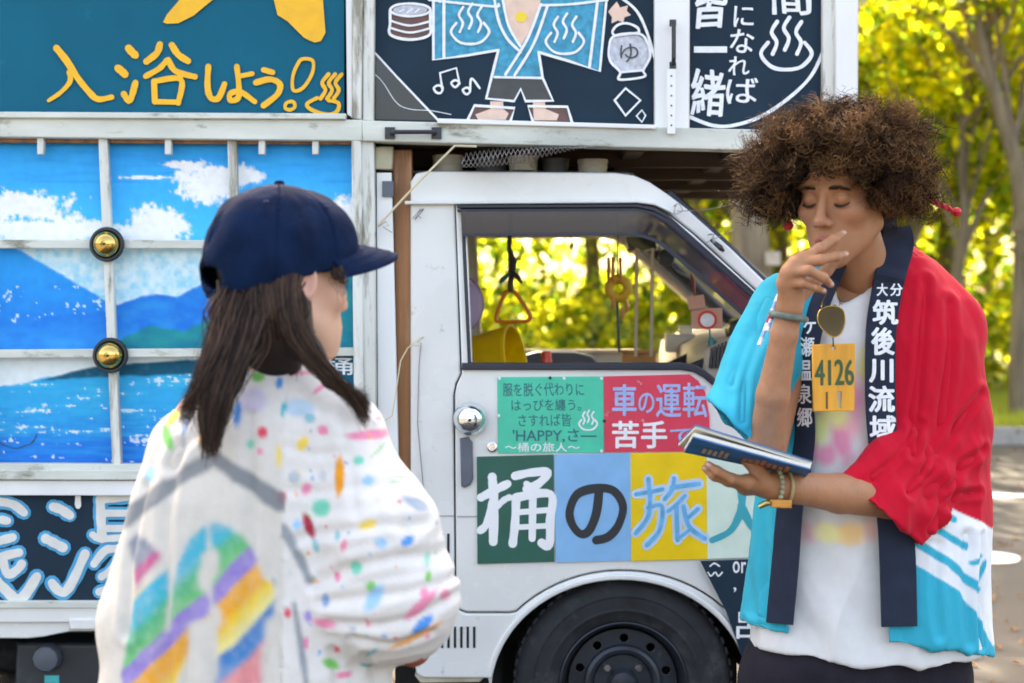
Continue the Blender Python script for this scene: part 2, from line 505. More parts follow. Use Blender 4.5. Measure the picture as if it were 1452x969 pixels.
def make_tree(seed, trunk, r0, limbs, crown_c, crown_r, nleaf, lsize, pal=LEAFC):
    """trunk: list of points from the foot up; limbs: list of paths; returns trunk mesh, crown mesh"""
    g = np.random.default_rng(seed); rr = random.Random(seed)
    mb = MB()
    t = catmull(trunk, 5); n = len(t)
    mb.tube(t, [r0 * (1.25 if i == 0 else 1.0) * (1 - 0.72 * i / n) for i in range(n)], 10)
    cents = []
    for lp, lr in limbs:
        q = catmull(lp, 5); m = len(q)
        mb.tube(q, [lr * (1 - 0.75 * i / m) for i in range(m)], 7)
        cents += [q[-1], q[-1] * 0.5 + q[m // 2] * 0.5]
    top = t[-1]
    cc = np.array(crown_c, float); cr = np.array(crown_r, float)
    for k in range(34):
        d = g.normal(0, 1, 3); d /= np.linalg.norm(d); p = cc + d * cr * g.uniform(0.35, 1.0) ** 0.6
        cents.append(p)
        if k % 2 == 0:
            a = t[int(n * g.uniform(0.4, 0.95))]
            mid = (a + p) / 2 + np.array([0, 0, g.uniform(0, 0.35)])
            q = catmull([a, mid, p], 4)
            mb.tube(q, [r0 * 0.28 * (1 - 0.85 * i / len(q)) for i in range(len(q))], 5)
    cents = np.array(cents)
    spread = g.uniform(0.22, 0.5, len(cents)) * (cr.mean() / 2.2)
    V, F, C = leaf_cloud(cents, spread, nleaf, lsize, g, pal)
    tm = mb.mesh('trunk'); cm = mesh_np('crown', V, F, False); set_col(cm, C)
    return tm, cm
def place_tree(name, loc, meshes, rz, s, label, group='trees beyond the road'):
    t = thing(name, loc, label, 'tree', group)
    t.rotation_euler.z = rz; t.scale = (s, s, s)
    for nm, me, mt in (('trunk', meshes[0], m_bark), ('crown', meshes[1], m_leaf)):
        o = bpy.data.objects.new(nm, me); COL.objects.link(o); o.parent = t
        if not me.materials: me.materials.append(mt)
    return t
def auto_tree(seed, h, r0, cr, nleaf, lsize):
    g = random.Random(seed)
    tr = [(0, 0, -0.1), (g.uniform(-.15, .15), g.uniform(-.15, .15), h * .25), (g.uniform(-.3, .3), g.uniform(-.3, .3), h * .55), (g.uniform(-.4, .4), g.uniform(-.4, .4), h * .85)]
    limbs = []
    for k in range(5):
        a = k * 1.256 + g.uniform(-.4, .4); z0 = h * g.uniform(.28, .6); L = cr * g.uniform(.6, .95)
        limbs.append(([(tr[1][0], tr[1][1], z0), (math.cos(a) * L * .5, math.sin(a) * L * .5, z0 + h * .1), (math.cos(a) * L, math.sin(a) * L, z0 + h * .16)], r0 * .42))
    return make_tree(seed, tr, r0, limbs, (0, 0, h * .62), (cr, cr, h * .42), nleaf, lsize)
TV = [auto_tree(11, 7.0, 0.13, 2.5, 5500, 0.085), auto_tree(12, 8.0, 0.17, 2.9, 6500, 0.09), auto_tree(13, 6.0, 0.09, 2.2, 5000, 0.08)]
spots = [(560, 13.5, 0, .4, 1.0), (632, 16.0, 1, 1.1, 1.0), (612, 12.6, 2, 2.0, 1.05), (838, 18.5, 0, 3.2, 1.1), (1010, 14.4, 2, .9, 1.0),
         (1105, 20.0, 1, 2.5, 1.15), (1210, 16.5, 0, 5.0, 1.0), (1275, 16.8, 2, 4.1, 1.0), (1345, 18.5, 1, 0.2, 1.05), (1480, 21.0, 0, 1.7, 1.2),
         (420, 18.0, 2, 3.0, 1.1), (1560, 15.5, 1, 3.6, 1.0), (620, 21.0, 2, 1.9, 1.3), (980, 22.5, 1, 4.4, 1.2), (1400, 24.0, 2, 2.2, 1.4)]
TL = ['slim sunlit tree of yellow green leaves growing on the verge', 'taller broad tree of yellow green leaves growing on the verge', 'low bushy young tree of yellow green leaves on the verge']
for px, Y, k, rz, s in spots:
    w = P(px, 440, Y)
    place_tree('leafy_tree', (w.x, Y, 0.13), TV[k], rz, s, TL[k], ['slim trees beyond the road', 'broad trees beyond the road', 'young trees beyond the road'][k])
# the thick straight trunk behind the cab's windscreen
w = P(1064, 440, 10.6)
tm, cm = make_tree(31, [(0, 0, -.1), (0.02, 0, 1.2), (-.03, .02, 2.6), (.05, 0, 5.2), (0, 0, 8)], 0.245, [([(0, 0, 3.9), (.8, .2, 5.0), (1.7, .4, 5.9)], .09), ([(0, 0, 4.2), (-.9, .2, 5.2), (-1.8, .3, 6.3)], .1)], (0, 0, 6.9), (3.3, 3.2, 2.3), 7000, .10)
place_tree('leafy_tree', (w.x, 10.6, 0.13), (tm, cm), 0, 1, 'thick straight grey brown trunk rising behind the windscreen with a nailed tag', None)
o = bevel_box('name_tag', (w.x + .10, 10.33, 1.62), (w.x + .24, 10.36, 1.75), M('tag_board', (.45, .38, .30), var=.2)); tag(o, 'small pale board nailed to the thick tree trunk', 'board')
# the forked tree at the verge whose limb leans over the road
w = P(1450, 440, 11.6)
def at(px, py, Y=11.6): return tuple(P(px, py, Y) - Vector((w.x, 11.6, 0.13)))
tm, cm = make_tree(32, [at(1447, 600), at(1446, 520), at(1449, 440), at(1450, 330), at(1444, 250), at(1425, 180), at(1405, 110), at(1390, 50), at(1372, -40), at(1350, -160)], 0.125,
                   [([at(1449, 330), at(1475, 200), at(1500, 60), at(1530, -90)], .13), ([at(1415, 140), at(1360, 60), at(1290, 10), at(1220, -20)], .05), ([at(1446, 430), at(1490, 380), at(1550, 330)], .06)],
                   (.8, .9, 6.8), (3.2, 2.6, 2.3), 5500, .095)
place_tree('leafy_tree', (w.x, 11.6, 0.13), (tm, cm), 0, 1, 'forked tree whose thick bare limb leans up over the verge', None)
for px, Y, lab in ((575, 11.2, 'tall spreading tree added to shade the road, high crown out of view behind the painted box'), (1690, 11.4, 'tall spreading tree with high crown added out of view past the forked tree to shade the road')):  # two trees added with crowns out of view, to shade the road
    w = P(px, 440, Y)
    place_tree('leafy_tree', (w.x, Y, .13), make_tree(50 + px, [(0, 0, -.1), (.05, 0, 2), (-.05, .1, 4.5), (.1, 0, 7.8)], .2, [([(0, 0, 4), (1, .2, 5.2), (2, .4, 6)], .09), ([(0, 0, 4.3), (-1, -.2, 5.4), (-2, -.3, 6.4)], .09)], (0, 0, 7.0), (3.4, 3.2, 2.3), 9000, .10), 0, 1, lab, None)
# two thin bare-stemmed trees
for px, Y, pts, lab in ((1352, 12.4, [(1352, 590), (1350, 480), (1358, 380), (1368, 300), (1362, 200), (1376, 90), (1370, -30)], 'thin crooked tree with forked dark stem among the yellow leaves'),
                        (1296, 15.0, [(1296, 570), (1300, 470), (1294, 360), (1303, 240), (1292, 120), (1296, -20)], 'thin straight tree with dark stem among the yellow leaves')):
    w = P(px, 440, Y); b = Vector((w.x, Y, .13))
    q = [tuple(P(a, c_, Y) - b) for a, c_ in pts]
    k = pts[3]
    lim = [([tuple(P(pts[2][0], pts[2][1], Y) - b), tuple(P(k[0] + 30, k[1] - 20, Y) - b), tuple(P(k[0] + 75, k[1] - 75, Y) - b)], .04),
           ([tuple(P(pts[2][0] - 3, pts[2][1] - 40, Y) - b), tuple(P(k[0] - 35, k[1] - 30, Y) - b), tuple(P(k[0] - 60, k[1] - 110, Y) - b)], .035)]
    place_tree('leafy_tree', tuple(b), make_tree(40 + int(Y), q, .085, lim, (0, .3, 4.4), (1.6, 1.4, 1.5), 2500, .08), 0, 1, lab, None)
# far wood and underbrush: one mass
g = np.random.default_rng(5)
cents = np.stack([g.uniform(-16, 22, 700), g.uniform(24, 34, 700), g.uniform(0.2, 9.5, 700) ** 1.0], 1)
V1, F1, C1 = leaf_cloud(cents, g.uniform(.5, 1.1, 700), 27000, .2, g, LEAFC * np.array([.85, .9, 1]))
cents = np.stack([g.uniform(-8, 11, 260), g.uniform(15.5, 23, 260), g.uniform(0.15, 1.5, 260)], 1)
V2, F2, C2 = leaf_cloud(cents, g.uniform(.25, .55, 260), 17000, .11, g, LEAFC * np.array([.9, .95, 1]))
me = mesh_np('far_wood', np.vstack([V1, V2]), np.vstack([F1, F2 + len(V1)]), False); set_col(me, np.vstack([C1, C2]))
tag(link('far_wood', me, m_leaf), 'far wood and underbrush of sunlit yellow green leaves', 'wood', kind='stuff')
# ================================================================ the painted mini truck
W0 = P(885, 985, 0.02)
truck = thing('mini_truck', (W0.x, 0.7, 0), 'white mini truck with painted wooden bathhouse box and lettered door', 'truck')
wood = M('painted_timber', (0.60, 0.63, 0.56), rough=0.8, spec=.3, var=0.22, scale=9, bump=0.5, bscale=45, stretch=(0.35, 1, 1), worn=(0.26, 0.26, 0.20), wornt=0.57, wscale=14)
woodv = M('painted_timber_upright', (0.66, 0.68, 0.62), rough=0.75, var=0.16, scale=9, bump=0.5, bscale=45, stretch=(1.6, 1, 0.22), worn=(0.27, 0.26, 0.20), wornt=0.57, wscale=12)
white = M('cab_paint', (0.74, 0.76, 0.73), rough=0.28, var=0.07, scale=3.5, coat=0.5, spec=0.5, worn=(0.52, 0.49, 0.42), wornt=0.67, wscale=22, bump=0.06, bscale=6)
plank = M('white_plank', (0.80, 0.82, 0.80), rough=0.55, var=0.07, scale=6, bump=0.15, bscale=40, stretch=(1, 1, 0.3), worn=(0.50, 0.45, 0.36), wornt=0.70, wscale=8)
teal = M('teal_board', (0.000, 0.120, 0.190), rough=0.7, spec=0.10, var=0.10, scale=4, worn=(0.01, 0.16, 0.24), wornt=0.64, wscale=7, bump=0.06)
orange = M('orange_paint', (0.90, 0.47, 0.012), rough=0.5, var=0.08, scale=30, worn=(0.72, 0.42, 0.10), wornt=0.66, wscale=30)
chalk = M('chalkboard', (0.016, 0.036, 0.056), rough=0.7, spec=0.12, var=0.22, scale=4, worn=(0.045, 0.075, 0.10), wornt=0.66, wscale=6)
chalkw = M('white_paint', (0.80, 0.84, 0.85), rough=0.7, var=0.10, scale=60, worn=(0.45, 0.52, 0.56), wornt=0.68, wscale=70)
black = M('black_metal', (0.02, 0.025, 0.03), rough=0.4, var=0.2)
rubber = M('tyre_rubber', (0.026, 0.029, 0.033), rough=0.75, spec=0.3, var=0.35, scale=14, bump=0.5, bscale=60, worn=(0.050, 0.054, 0.058), wornt=0.56, wscale=9)
steel = M('black_steel_rim', (0.028, 0.036, 0.048), rough=0.38, metal=0.35, var=0.25, scale=16, worn=(0.07, 0.075, 0.08), wornt=0.66, wscale=20)
dark = M('underbody', (0.018, 0.018, 0.02), rough=0.85, var=0.4)
trim = M('window_rubber', (0.012, 0.018, 0.032), rough=0.45, var=0.2)
brownw = M('rusty_timber', (0.34, 0.15, 0.06), rough=0.6, var=0.5, scale=11, stretch=(2.5, 1, 0.18), worn=(0.55, 0.33, 0.17), wornt=0.60, wscale=9)
darkw = M('dark_timber', (0.075, 0.052, 0.035), rough=0.85, var=0.45, scale=8, stretch=(0.3, 1, 1))
interior = M('interior_plastic', (0.30, 0.27, 0.23), rough=0.7, var=0.15)
greyp = M('grey_plastic', (0.10, 0.12, 0.15), rough=0.5, var=0.15)

def part(*a, **k): return plate(*a, parent=truck, **k)
# ---- box: boards, posts, beams
TB = part('sign_panel', [(-700, -330), (488, -330), (488, 164), (-700, 158)], 0.004, 0.02, teal)
part('back_board', [(-700, 186), (505, 190), (505, 700), (-700, 690)], 0.030, 0.02, darkw)
part('beam', [(-700, 160), (-50, 163), (514, 170), (514, 200), (-50, 194), (-700, 190)], -0.030, 0.05, wood, bevel=0.003)
part('moulding', [(-700, 155), (490, 161), (490, 169), (-700, 164)], -0.042, 0.03, wood, bevel=0.002)
part('upright', [(487, -330), (500, -330), (500, 168), (492, 162)], -0.022, 0.04, plank, bevel=0.003)
part('upright', [(500, -330), (517, -330), (513, 170), (499, 168)], -0.030, 0.05, woodv, bevel=0.003)
part('upright', [(517, -330), (533, -330), (530, 172), (514, 171)], -0.024, 0.05, woodv, bevel=0.003)
part('upright', [(498, 198), (512, 199), (518, 700), (503, 700)], -0.028, 0.05, woodv, bevel=0.003)
part('upright', [(512, 196), (530, 197), (534, 720), (518, 720)], -0.020, 0.05, woodv, bevel=0.003)
part('beam', [(514, 171), (1218, 187), (1218, 217), (514, 200)], -0.034, 0.06, wood, bevel=0.003)
part('moulding', [(620, 168), (930, 177), (930, 183), (620, 175)], -0.043, 0.03, plank, bevel=0.002)
CB1 = part('chalk_panel', [(532, -330), (929, -330), (929, 180), (532, 172)], 0.004, 0.02, chalk)
CB2 = part('chalk_panel', [(977, -330), (1168, -330), (1168, 187), (977, 182)], 0.004, 0.02, chalk)
part('upright', [(928, -330), (979, -330), (978, 186), (928, 182)], -0.016, 0.03, plank, bevel=0.003)
part('perforated_strip', [(946, 98), (958, 98), (958, 190), (946, 190)], -0.046, 0.004, plank, bevel=0.001)
part('upright', [(1167, -330), (1186, -330), (1184, 190), (1166, 188)], -0.014, 0.04, woodv, bevel=0.003)
part('upright', [(1186, -330), (1219, -330), (1217, 192), (1184, 190)], -0.026, 0.06, plank, bevel=0.004)
# screws on the strip
for k in range(6):
    c = P(952, 108 + 14 * k, -0.046)
    MB().lathe([(0.0001, -0.0016), (0.0022, -0.001), (0.0022, 0.002)], c, 'Y', 8).build('screw', black, truck)
# handles
def handle(a, b):
    a, b = P(a[0], a[1], -0.036), P(b[0], b[1], -0.036)
    d = (b - a).normalized(); o = Vector((0, -0.022, 0))
    h = MB().tube([a + d * .004, a + o * .7 + d * .006, a + o + d * .014, b + o - d * .014, b + o * .7 - d * .006, b - d * .004], 0.0052, 8)
    for q in (a, b):
        h.box((q.x - .008 - .004 * abs(d.x), q.y - .003, q.z - .008 - .006 * abs(d.x)), (q.x + .008 + .004 * abs(d.x), q.y + .002, q.z + .008 + .006 * abs(d.x)))
    h.build('pull_handle', black, truck)
handle((553, 189), (619, 189)); handle((954, 33), (954, 93))
# rest of the box (far side, roof, end walls), seen from elsewhere and shading the street
zt = P(726, -330, 0).z; zo = P(726, 205, 0).z; xl = P(-700, 200, 0).x; xr = P(1216, 100, 0).x; xm = P(533, 200, 0).x; zb = P(0, 870, 0).z
bevel_box('box_roof', (xl - .03, -.03, zt), (xr + .03, 1.45, zt + .03), woodv, truck)
bevel_box('end_wall', (xr - .02, 0.03, zo - .01), (xr, 1.40, zt), plank, truck)
bevel_box('end_wall', (xl, 0.03, zb), (xl + .02, 1.40, zt), plank, truck)
bevel_box('far_wall', (xl, 1.40, zb), (xm, 1.42, zt), wood, truck)
bevel_box('far_wall', (xm, 1.40, zo + .01), (xr, 1.42, zt), wood, truck)
bevel_box('box_floor', (xm, 0.03, zo + 0.01), (xr - .02, 1.40, zo + .03), darkw, truck)
bevel_box('bulkhead', (xm - .02, 0.06, zb), (xm, 1.40, zo + .01), darkw, truck)
for k, y in enumerate((0.25, 0.62, 1.0, 1.36)):
    bevel_box('floor_joist', (xm + .01, y, zo - .03), (xr - .03, y + .045, zo + .012), darkw, truck)
for k in range(4):
    x = xm + .35 + .26 * k
    bevel_box('floor_joist', (x, .06, zo - .012), (x + .05, 1.34, zo + .009), darkw, truck)
# ---- the strip between box and cab
part('white_board', [(534, 245), (555, 245), (567, 720), (536, 720)], 0.012, 0.02, plank, bevel=0.002)
part('timber_block', [(532, 208), (557, 208), (556, 240), (532, 240)], 0.014, 0.06, M('bare_timber', (.50, .47, .33), var=.2, rough=.8), bevel=0.003)
part('latch_plate', [(542, 257), (558, 257), (558, 279), (542, 279)], 0.004, 0.008, greyp, bevel=0.001)
part('corner_timber', [(556, 212), (584, 212), (590, 760), (566, 760)], 0.05, 0.05, brownw, bevel=0.004)
# ---- mural behind the lattice
def soft(e, w): return np.clip(0.5 - e / w, 0, 1)
def poly_y(px, pts):
    xs = [p[0] for p in pts]; yy = [p[1] for p in pts]
    return np.interp(px, xs, yy)
def mural(px, py):
    n1 = fbm(px / 26, py / 14, 0 * px, 4, 3); n2 = fbm(px / 9, py / 9, 0 * px, 3, 5); n3 = fbm(px / 60, py / 6, 0 * px, 3, 9); n4 = fbm(px / 5, py / 7, 0 * px, 3, 21)
    def mix(a, b, t): return a * (1 - t[:, None]) + b * t[:, None]
    c_ = lambda *a: np.array(lin(*a))[None, :]
    t = np.clip((py - 200) / 150, 0, 1)
    C = mix(c_(0, 160, 240) + 0 * n1[:, None], c_(50, 204, 248), t * .75 + .12 * n1 + .1)
    C = mix(C, c_(0, 138, 224), np.clip(0.5 * n3 + .06, 0, .5) * (py < 260))
    for cx, cy, rx, ry in ((40, 292, 62, 20), (70, 328, 92, 16), (-30, 300, 60, 26), (298, 262, 48, 24), (345, 250, 30, 13), (227, 318, 40, 26), (215, 335, 48, 14), (255, 234, 26, 5), (210, 252, 40, 3), (482, 300, 26, 20), (470, 318, 40, 16), (350, 300, 20, 5), (430, 330, 60, 14)):
        e = np.hypot((px - cx) / rx, (py - cy) / ry) - 1 + 0.55 * n1 + 0.5 * n4
        C = mix(C, c_(244, 248, 248) - .10 * np.clip(n2, 0, 1)[:, None], soft(e, .35) * (py < 347))
    m = py >= 347
    pale = mix(c_(212, 238, 244) + 0 * n1[:, None], c_(140, 214, 236), np.clip(.35 + 1.1 * n2 + (py - 390) / 260, 0, 1))
    C = np.where(m[:, None], pale, C)
    y = poly_y(px, [(-600, 200), (0, 346), (30, 356), (150, 426), (260, 480), (300, 500)])          # big left slope
    f = soft((y - py) + 5 * n1, 4) * m
    slope = mix(c_(0, 158, 236) + 0 * n1[:, None], c_(0, 134, 224), np.clip((py - 380) / 90 + .4 * n1, 0, 1))
    fl = soft(.30 - n4 * (np.abs(py - 432) < 26) * np.clip(.55 + n1, 0, 1), .05) * (px < 150)
    C = mix(C, mix(slope, c_(190, 226, 244), fl), f)
    y = poly_y(px, [(150, 440), (168, 433), (200, 421), (222, 418), (250, 422), (275, 408), (300, 397), (340, 384), (400, 372), (470, 352), (520, 345)])
    f = soft((y - py) + 3 * n1, 3) * (px > 150) * m
    C = mix(C, mix(c_(0, 122, 216) + 0 * n1[:, None], c_(22, 150, 226), np.clip(.4 + 1.2 * n1, 0, 1) * .8), f)
    y = poly_y(px, [(-700, 420), (0, 463), (35, 452), (92, 445), (130, 444), (152, 440), (175, 452), (300, 520)])
    f = soft((y - py) + 3 * n1, 3) * (px < 175) * m
    C = mix(C, mix(c_(0, 128, 222) + 0 * n1[:, None], c_(30, 160, 232), np.clip((py - 455) / 50 + .5 * n1, 0, 1)), f)
    y = poly_y(px, [(150, 492), (180, 476), (215, 462), (240, 466), (262, 470), (290, 455), (330, 440), (420, 420), (500, 390)])
    f = soft((y - py) + 3 * n1, 5) * (px > 150) * m
    C = mix(C, mix(c_(0, 128, 150) + 0 * n1[:, None], c_(10, 150, 150), np.clip(.5 + n1, 0, 1)), f)
    m = py >= 506
    shore = c_(226, 238, 238) + 0 * n1[:, None]
    C = np.where(m[:, None], shore, C)
    y = poly_y(px, [(-700, 560), (0, 549), (60, 536), (100, 527), (260, 512), (520, 508)])
    sea = mix(c_(12, 172, 226) + 0 * n1[:, None], c_(0, 116, 210), np.clip((py - 560) / 95 + .55 * n3, 0, 1))
    sea = mix(sea, c_(40, 200, 230), np.clip(.9 * n3 + .3 * n1, 0, .6) * (py < 620))
    sea = mix(sea, c_(222, 240, 246), soft(.36 - n3 * .7 - n4 * .45, .06) * .8)
    C = mix(C, sea, soft(y - py + 4 * n1, 3) * m)
    y0 = poly_y(px, [(60, 540), (100, 527), (130, 520), (170, 516), (260, 511), (520, 509)]); y1 = poly_y(px, [(60, 541), (120, 536), (270, 530), (520, 528)])
    C = mix(C, c_(14, 92, 118) + .05 * np.clip(n2, 0, 1)[:, None], soft(y0 - py + 2 * n1, 3) * soft(py - y1 + 3 * n1, 3) * (px > 58) * m)
    # a small bird scratched into the sea
    return np.clip(C, 0, 1)
nx, ny = 330, 260
gx = np.linspace(-160, 504, nx); gy = np.linspace(196, 662, ny)
GX, GY = np.meshgrid(gx, gy)
px, py = GX.ravel(), GY.ravel()
a = P(0, 0, 0.022)
V = np.array([P(x, y, 0.022) for x, y in zip(px, py)])
ii = (np.arange(ny - 1)[:, None] * nx + np.arange(nx - 1)[None, :]).ravel()
me = mesh_np('mural_panel', V, np.stack([ii, ii + nx, ii + nx + 1, ii + 1], 1)); set_col(me, mural(px, py))
m_mural = M('mural_paint', (1, 1, 1), rough=0.7, spec=.12, var=0.06, scale=40, attr='col', bump=0.15, bscale=120)
MU = link('mural_panel', me, m_mural, truck)
strokes('scratched_bird', [([(-5, 626), (8, 632), (22, 636), (36, 632), (46, 628), (52, 616)], 1.4, False), ([(44, 628), (50, 622)], 1.2, False)], 0.0205, M('bird_paint', (.01, .06, .16)), MU)
part('moulding', [(-160, 194), (498, 198), (498, 205), (-160, 201)], -0.004, 0.02, brownw, bevel=0.002)
for x0, x1 in ((-40, -26), (145, 165), (328, 341)):
    part('lattice_bar', [(x0 - 6, 192), (x0 + 6.5, 192), (x1 + 6.5, 662), (x1 - 6, 662)], -0.018, 0.022, woodv, bevel=0.002)
for y0, y1 in ((346, 347), (503, 499)):
    part('lattice_bar', [(-160, y0 - 6), (508, y1 - 6), (508, y1 + 6), (-160, y0 + 6)], -0.014, 0.02, wood, bevel=0.002)
for x in (57, 238, 371, 447):
    part('peg', rect(x - 4.5, 193, x + 4.5, 219), -0.020, 0.02, woodv, bevel=0.0015)
NP = part('name_panel', [(452, 503), (503, 503), (505, 650), (455, 650)], 0.008, 0.006, teal)
texts('lettering', [('桶', (459, 507, 500, 532), .012), ('の', (467, 538, 494, 558), .012), ('旅', (460, 565, 500, 595), .012), ('人', (462, 602, 500, 630), .012)], 0.0065, chalkw, NP)
# brass bells with rubber rings
brass = M('brass', (0.62, 0.43, 0.13), rough=0.16, metal=1.0, var=0.25, scale=30, worn=(.25, .16, .06), wornt=.64, wscale=20)
def bell(px, py, r, Y=-0.02, mt=brass, name='brass_bell', ring=True):
    c = P(px, py, Y); k = r / SC(Y)
    b = MB().lathe([(k * .80, 0), (k * .78, -.012), (k * .70, -.024), (k * .52, -.034), (k * .30, -.039), (k * .17, -.040), (k * .15, -.036), (k * .05, -.036), (0.0001, -.037)], c, 'Y', 36).build(name, mt, truck)
    MB().lathe([(0.0001, -.043), (k * .07, -.042), (k * .09, -.036)], c, 'Y', 12).build('clapper_hole', black, b)
    if ring:
        p = [(k * .88 + k * .13 * math.cos(t), -.008 + k * .2 * math.sin(t)) for t in [i * math.pi / 5 for i in range(11)]]
        MB().lathe(p, c, 'Y', 36).build('rubber_ring', black, b)
bell(153, 347, 24.5); bell(158, 504, 25)
# lower rails and the lettered side board
part('rail', [(-700, 655), (520, 660), (520, 668), (-700, 664)], -0.022, 0.04, wood, bevel=0.002)
part('rail', [(-700, 664), (520, 668), (520, 682), (-700, 679)], -0.030, 0.05, wood, bevel=0.003)
part('white_rail', [(-700, 680), (560, 683), (560, 704), (-700, 701)], -0.018, 0.03, plank, bevel=0.002)
SB = part('side_board', [(-700, 700), (560, 703), (560, 858), (-700, 858)], 0.004, 0.02, chalk)
skyp = M('sky_blue_paint', (0.03, 0.36, 0.62), rough=.55, var=.1, scale=30)
cream = M('cream_paint', (0.72, 0.72, 0.66), rough=.6, var=.08, scale=30)
E_ = lambda u, v: (u / 2.777, 620 + v / 2.777)
lw0 = [([E_(-70, 250), E_(-20, 252), E_(50, 265), E_(95, 298)], 11, False), ([E_(-60, 400), E_(-20, 330), E_(30, 330)], 10, False), ([E_(-60, 425), E_(0, 408), E_(50, 395)], 11, False), ([E_(-60, 500), E_(10, 470), E_(75, 455)], 11, False),
      ([E_(10, 480), E_(30, 540), E_(70, 520), E_(85, 500)], 11, False), ([E_(-20, 560), E_(20, 600), E_(60, 635), E_(95, 625), E_(145, 550)], 13, False), ([E_(-60, 330), E_(-70, 450), E_(-100, 640)], 11, False),
      ([E_(210, 275), E_(240, 285), E_(275, 308)], 12, False), ([E_(180, 400), E_(210, 415), E_(248, 435)], 12, False), ([E_(205, 575), E_(225, 600), E_(255, 610), E_(290, 560), E_(335, 460)], 12, False),
      ([E_(395, 245), E_(398, 330), E_(402, 400)], 12, False), ([E_(395, 245), E_(470, 240), E_(540, 238), E_(550, 300), E_(545, 370)], 10, False), ([E_(405, 300), E_(545, 300)], 9, False), ([E_(410, 360), E_(545, 360)], 9, False),
      ([E_(365, 385), E_(400, 400), E_(500, 395), E_(580, 390)], 9, False), ([E_(370, 500), E_(410, 450), E_(450, 440), E_(560, 440), E_(545, 570), E_(500, 590)], 10, False), ([E_(400, 550), E_(440, 520), E_(470, 470)], 9, False), ([E_(390, 610), E_(450, 580), E_(500, 500)], 9, False)]
lw = [(p, w + 1.5, c_) for p, w, c_ in lw0]
strokes('letter_outline', [(p, w + 8, c_) for p, w, c_ in lw], 0.0030, skyp, SB)
strokes('lettering', lw, 0.0004, cream, SB)
part('drip', [(107, 700), (114, 700), (115, 718), (112, 722), (108, 721), (106, 716)], 0.0, 0.003, plank)
part('rail', [(-700, 853), (590, 853), (590, 862), (-700, 864)], -0.012, 0.04, wood, bevel=0.002)
part('bed_side', [(-700, 862), (590, 860), (590, 882), (-700, 886)], -0.006, 0.06, white, bevel=0.004)
part('bed_lip', [(-700, 884), (590, 880), (590, 894), (100, 896), (60, 904), (40, 906), (-700, 906)], 0.004, 0.06, white, bevel=0.004)
for x in (98, 139, -120):
    part('side_latch', rect(x, 878, x + (38 if x == 98 else 14), 893), -0.012, 0.02, white, bevel=0.003)
bevel_box('bed_floor', (xl, 0.05, zb - .06), (xm, 1.40, zb - .01), dark, truck)
T_ = part('fuel_tank', [(22, 912), (150, 912), (300, 912), (300, 1000), (18, 1000)], 0.10, 0.5, M('tank_plastic', (.022, .028, .035), rough=.5, var=.4, scale=8, worn=(.06, .07, .075), wornt=.62, wscale=10), bevel=0.012, res=2)
c = P(68, 932, 0.095)
MB().lathe([(0.036, .01), (.036, -.012), (.031, -.022), (.018, -.026), (.0001, -.026)], c, 'Y', 10).build('filler_cap', greyp, T_)
sheet('tank_sticker', rect(63, 958, 84, 969), 0.0985, M('teal_sticker', (.02, .42, .42)), T_)
for y in (0.28, 1.02): bevel_box('chassis_rail', (xl, y, .33), (W0.x + .55, y + .08, .43), dark, truck)

# ---- lettering and pictures on the upper boards
Z1 = lambda *p: [(u / 2.769, v / 2.769) for u, v in p]
yl = -0.0008
strokes('lettering', [(Z1((222, 190), (262, 240), (300, 300), (350, 362), (385, 390), (438, 382)), 10.5, False, .25), (Z1((272, 285), (275, 320), (240, 362), (190, 396)), 8, False, .35),
    (Z1((505, 190), (518, 205), (532, 218)), 11, False), (Z1((463, 268), (478, 280), (490, 292)), 11, False), (Z1((486, 370), (510, 395), (532, 325)), 9, False),
    (Z1((628, 175), (615, 210), (575, 242)), 9.5, False), (Z1((675, 178), (700, 215), (738, 240)), 9.5, False), (Z1((655, 238), (625, 270), (572, 300)), 8, False), (Z1((660, 235), (690, 280), (765, 302)), 8.5, False),
    (Z1((605, 320), (608, 400)), 8, False), (Z1((605, 320), (710, 312), (700, 405)), 8, False), (Z1((610, 400), (700, 402)), 7, False),
    (Z1((818, 262), (815, 340), (828, 385), (858, 385), (882, 330)), 8.5, False), (Z1((930, 262), (938, 340), (935, 385), (905, 395), (905, 368), (945, 362), (1000, 400)), 8, False), (Z1((940, 300), (990, 290)), 7, False),
    (Z1((1035, 275), (1070, 285)), 8, False), (Z1((1005, 325), (1060, 312), (1098, 330), (1090, 370), (1035, 415)), 8.5, False),
    (Z1((1190, 232), (1228, 240), (1225, 290), (1190, 345), (1152, 355), (1150, 300), (1170, 250)), 5, True), (Z1((1125, 405), (1150, 400), (1158, 420), (1140, 432), (1120, 425)), 5, True),
    ] + [(Z1((1290 + d, 292), (1265 + d, 325), (1278 + d, 355), (1258 + d, 388)), 5.5, False) for d in (0, 26, 52)] + [(Z1((1245, 385), (1205, 410), (1230, 435), (1290, 450), (1325, 435), (1328, 405), (1290, 395)), 5.5, False)], yl, orange, TB)
sheet('big_letter', [Z1((640, 88), (655, 58), (705, 0), (850, -200), (960, -200), (835, 0), (760, 62), (700, 92), (655, 94))], yl, orange, TB)
sheet('big_letter', [Z1((1075, 0), (1000, -200), (1250, -200), (1268, 0), (1278, 130), (1260, 162), (1235, 168), (1195, 150), (1130, 85), (1090, 60))], yl, orange, TB)
Z2 = lambda *p: [(500 + u / 3.23, v / 3.23) for u, v in p]
turq = M('turquoise_paint', (0.012, 0.30, 0.46), rough=.55, var=.35, scale=60)
skinp = M('skin_paint', (0.78, 0.56, 0.44), rough=.6, var=.1, scale=40)
brp = M('brown_paint', (0.14, 0.07, 0.06), rough=.6, var=.2, scale=40)
grp = M('dark_grey_paint', (0.055, 0.06, 0.062), rough=.6, var=.2, scale=40)
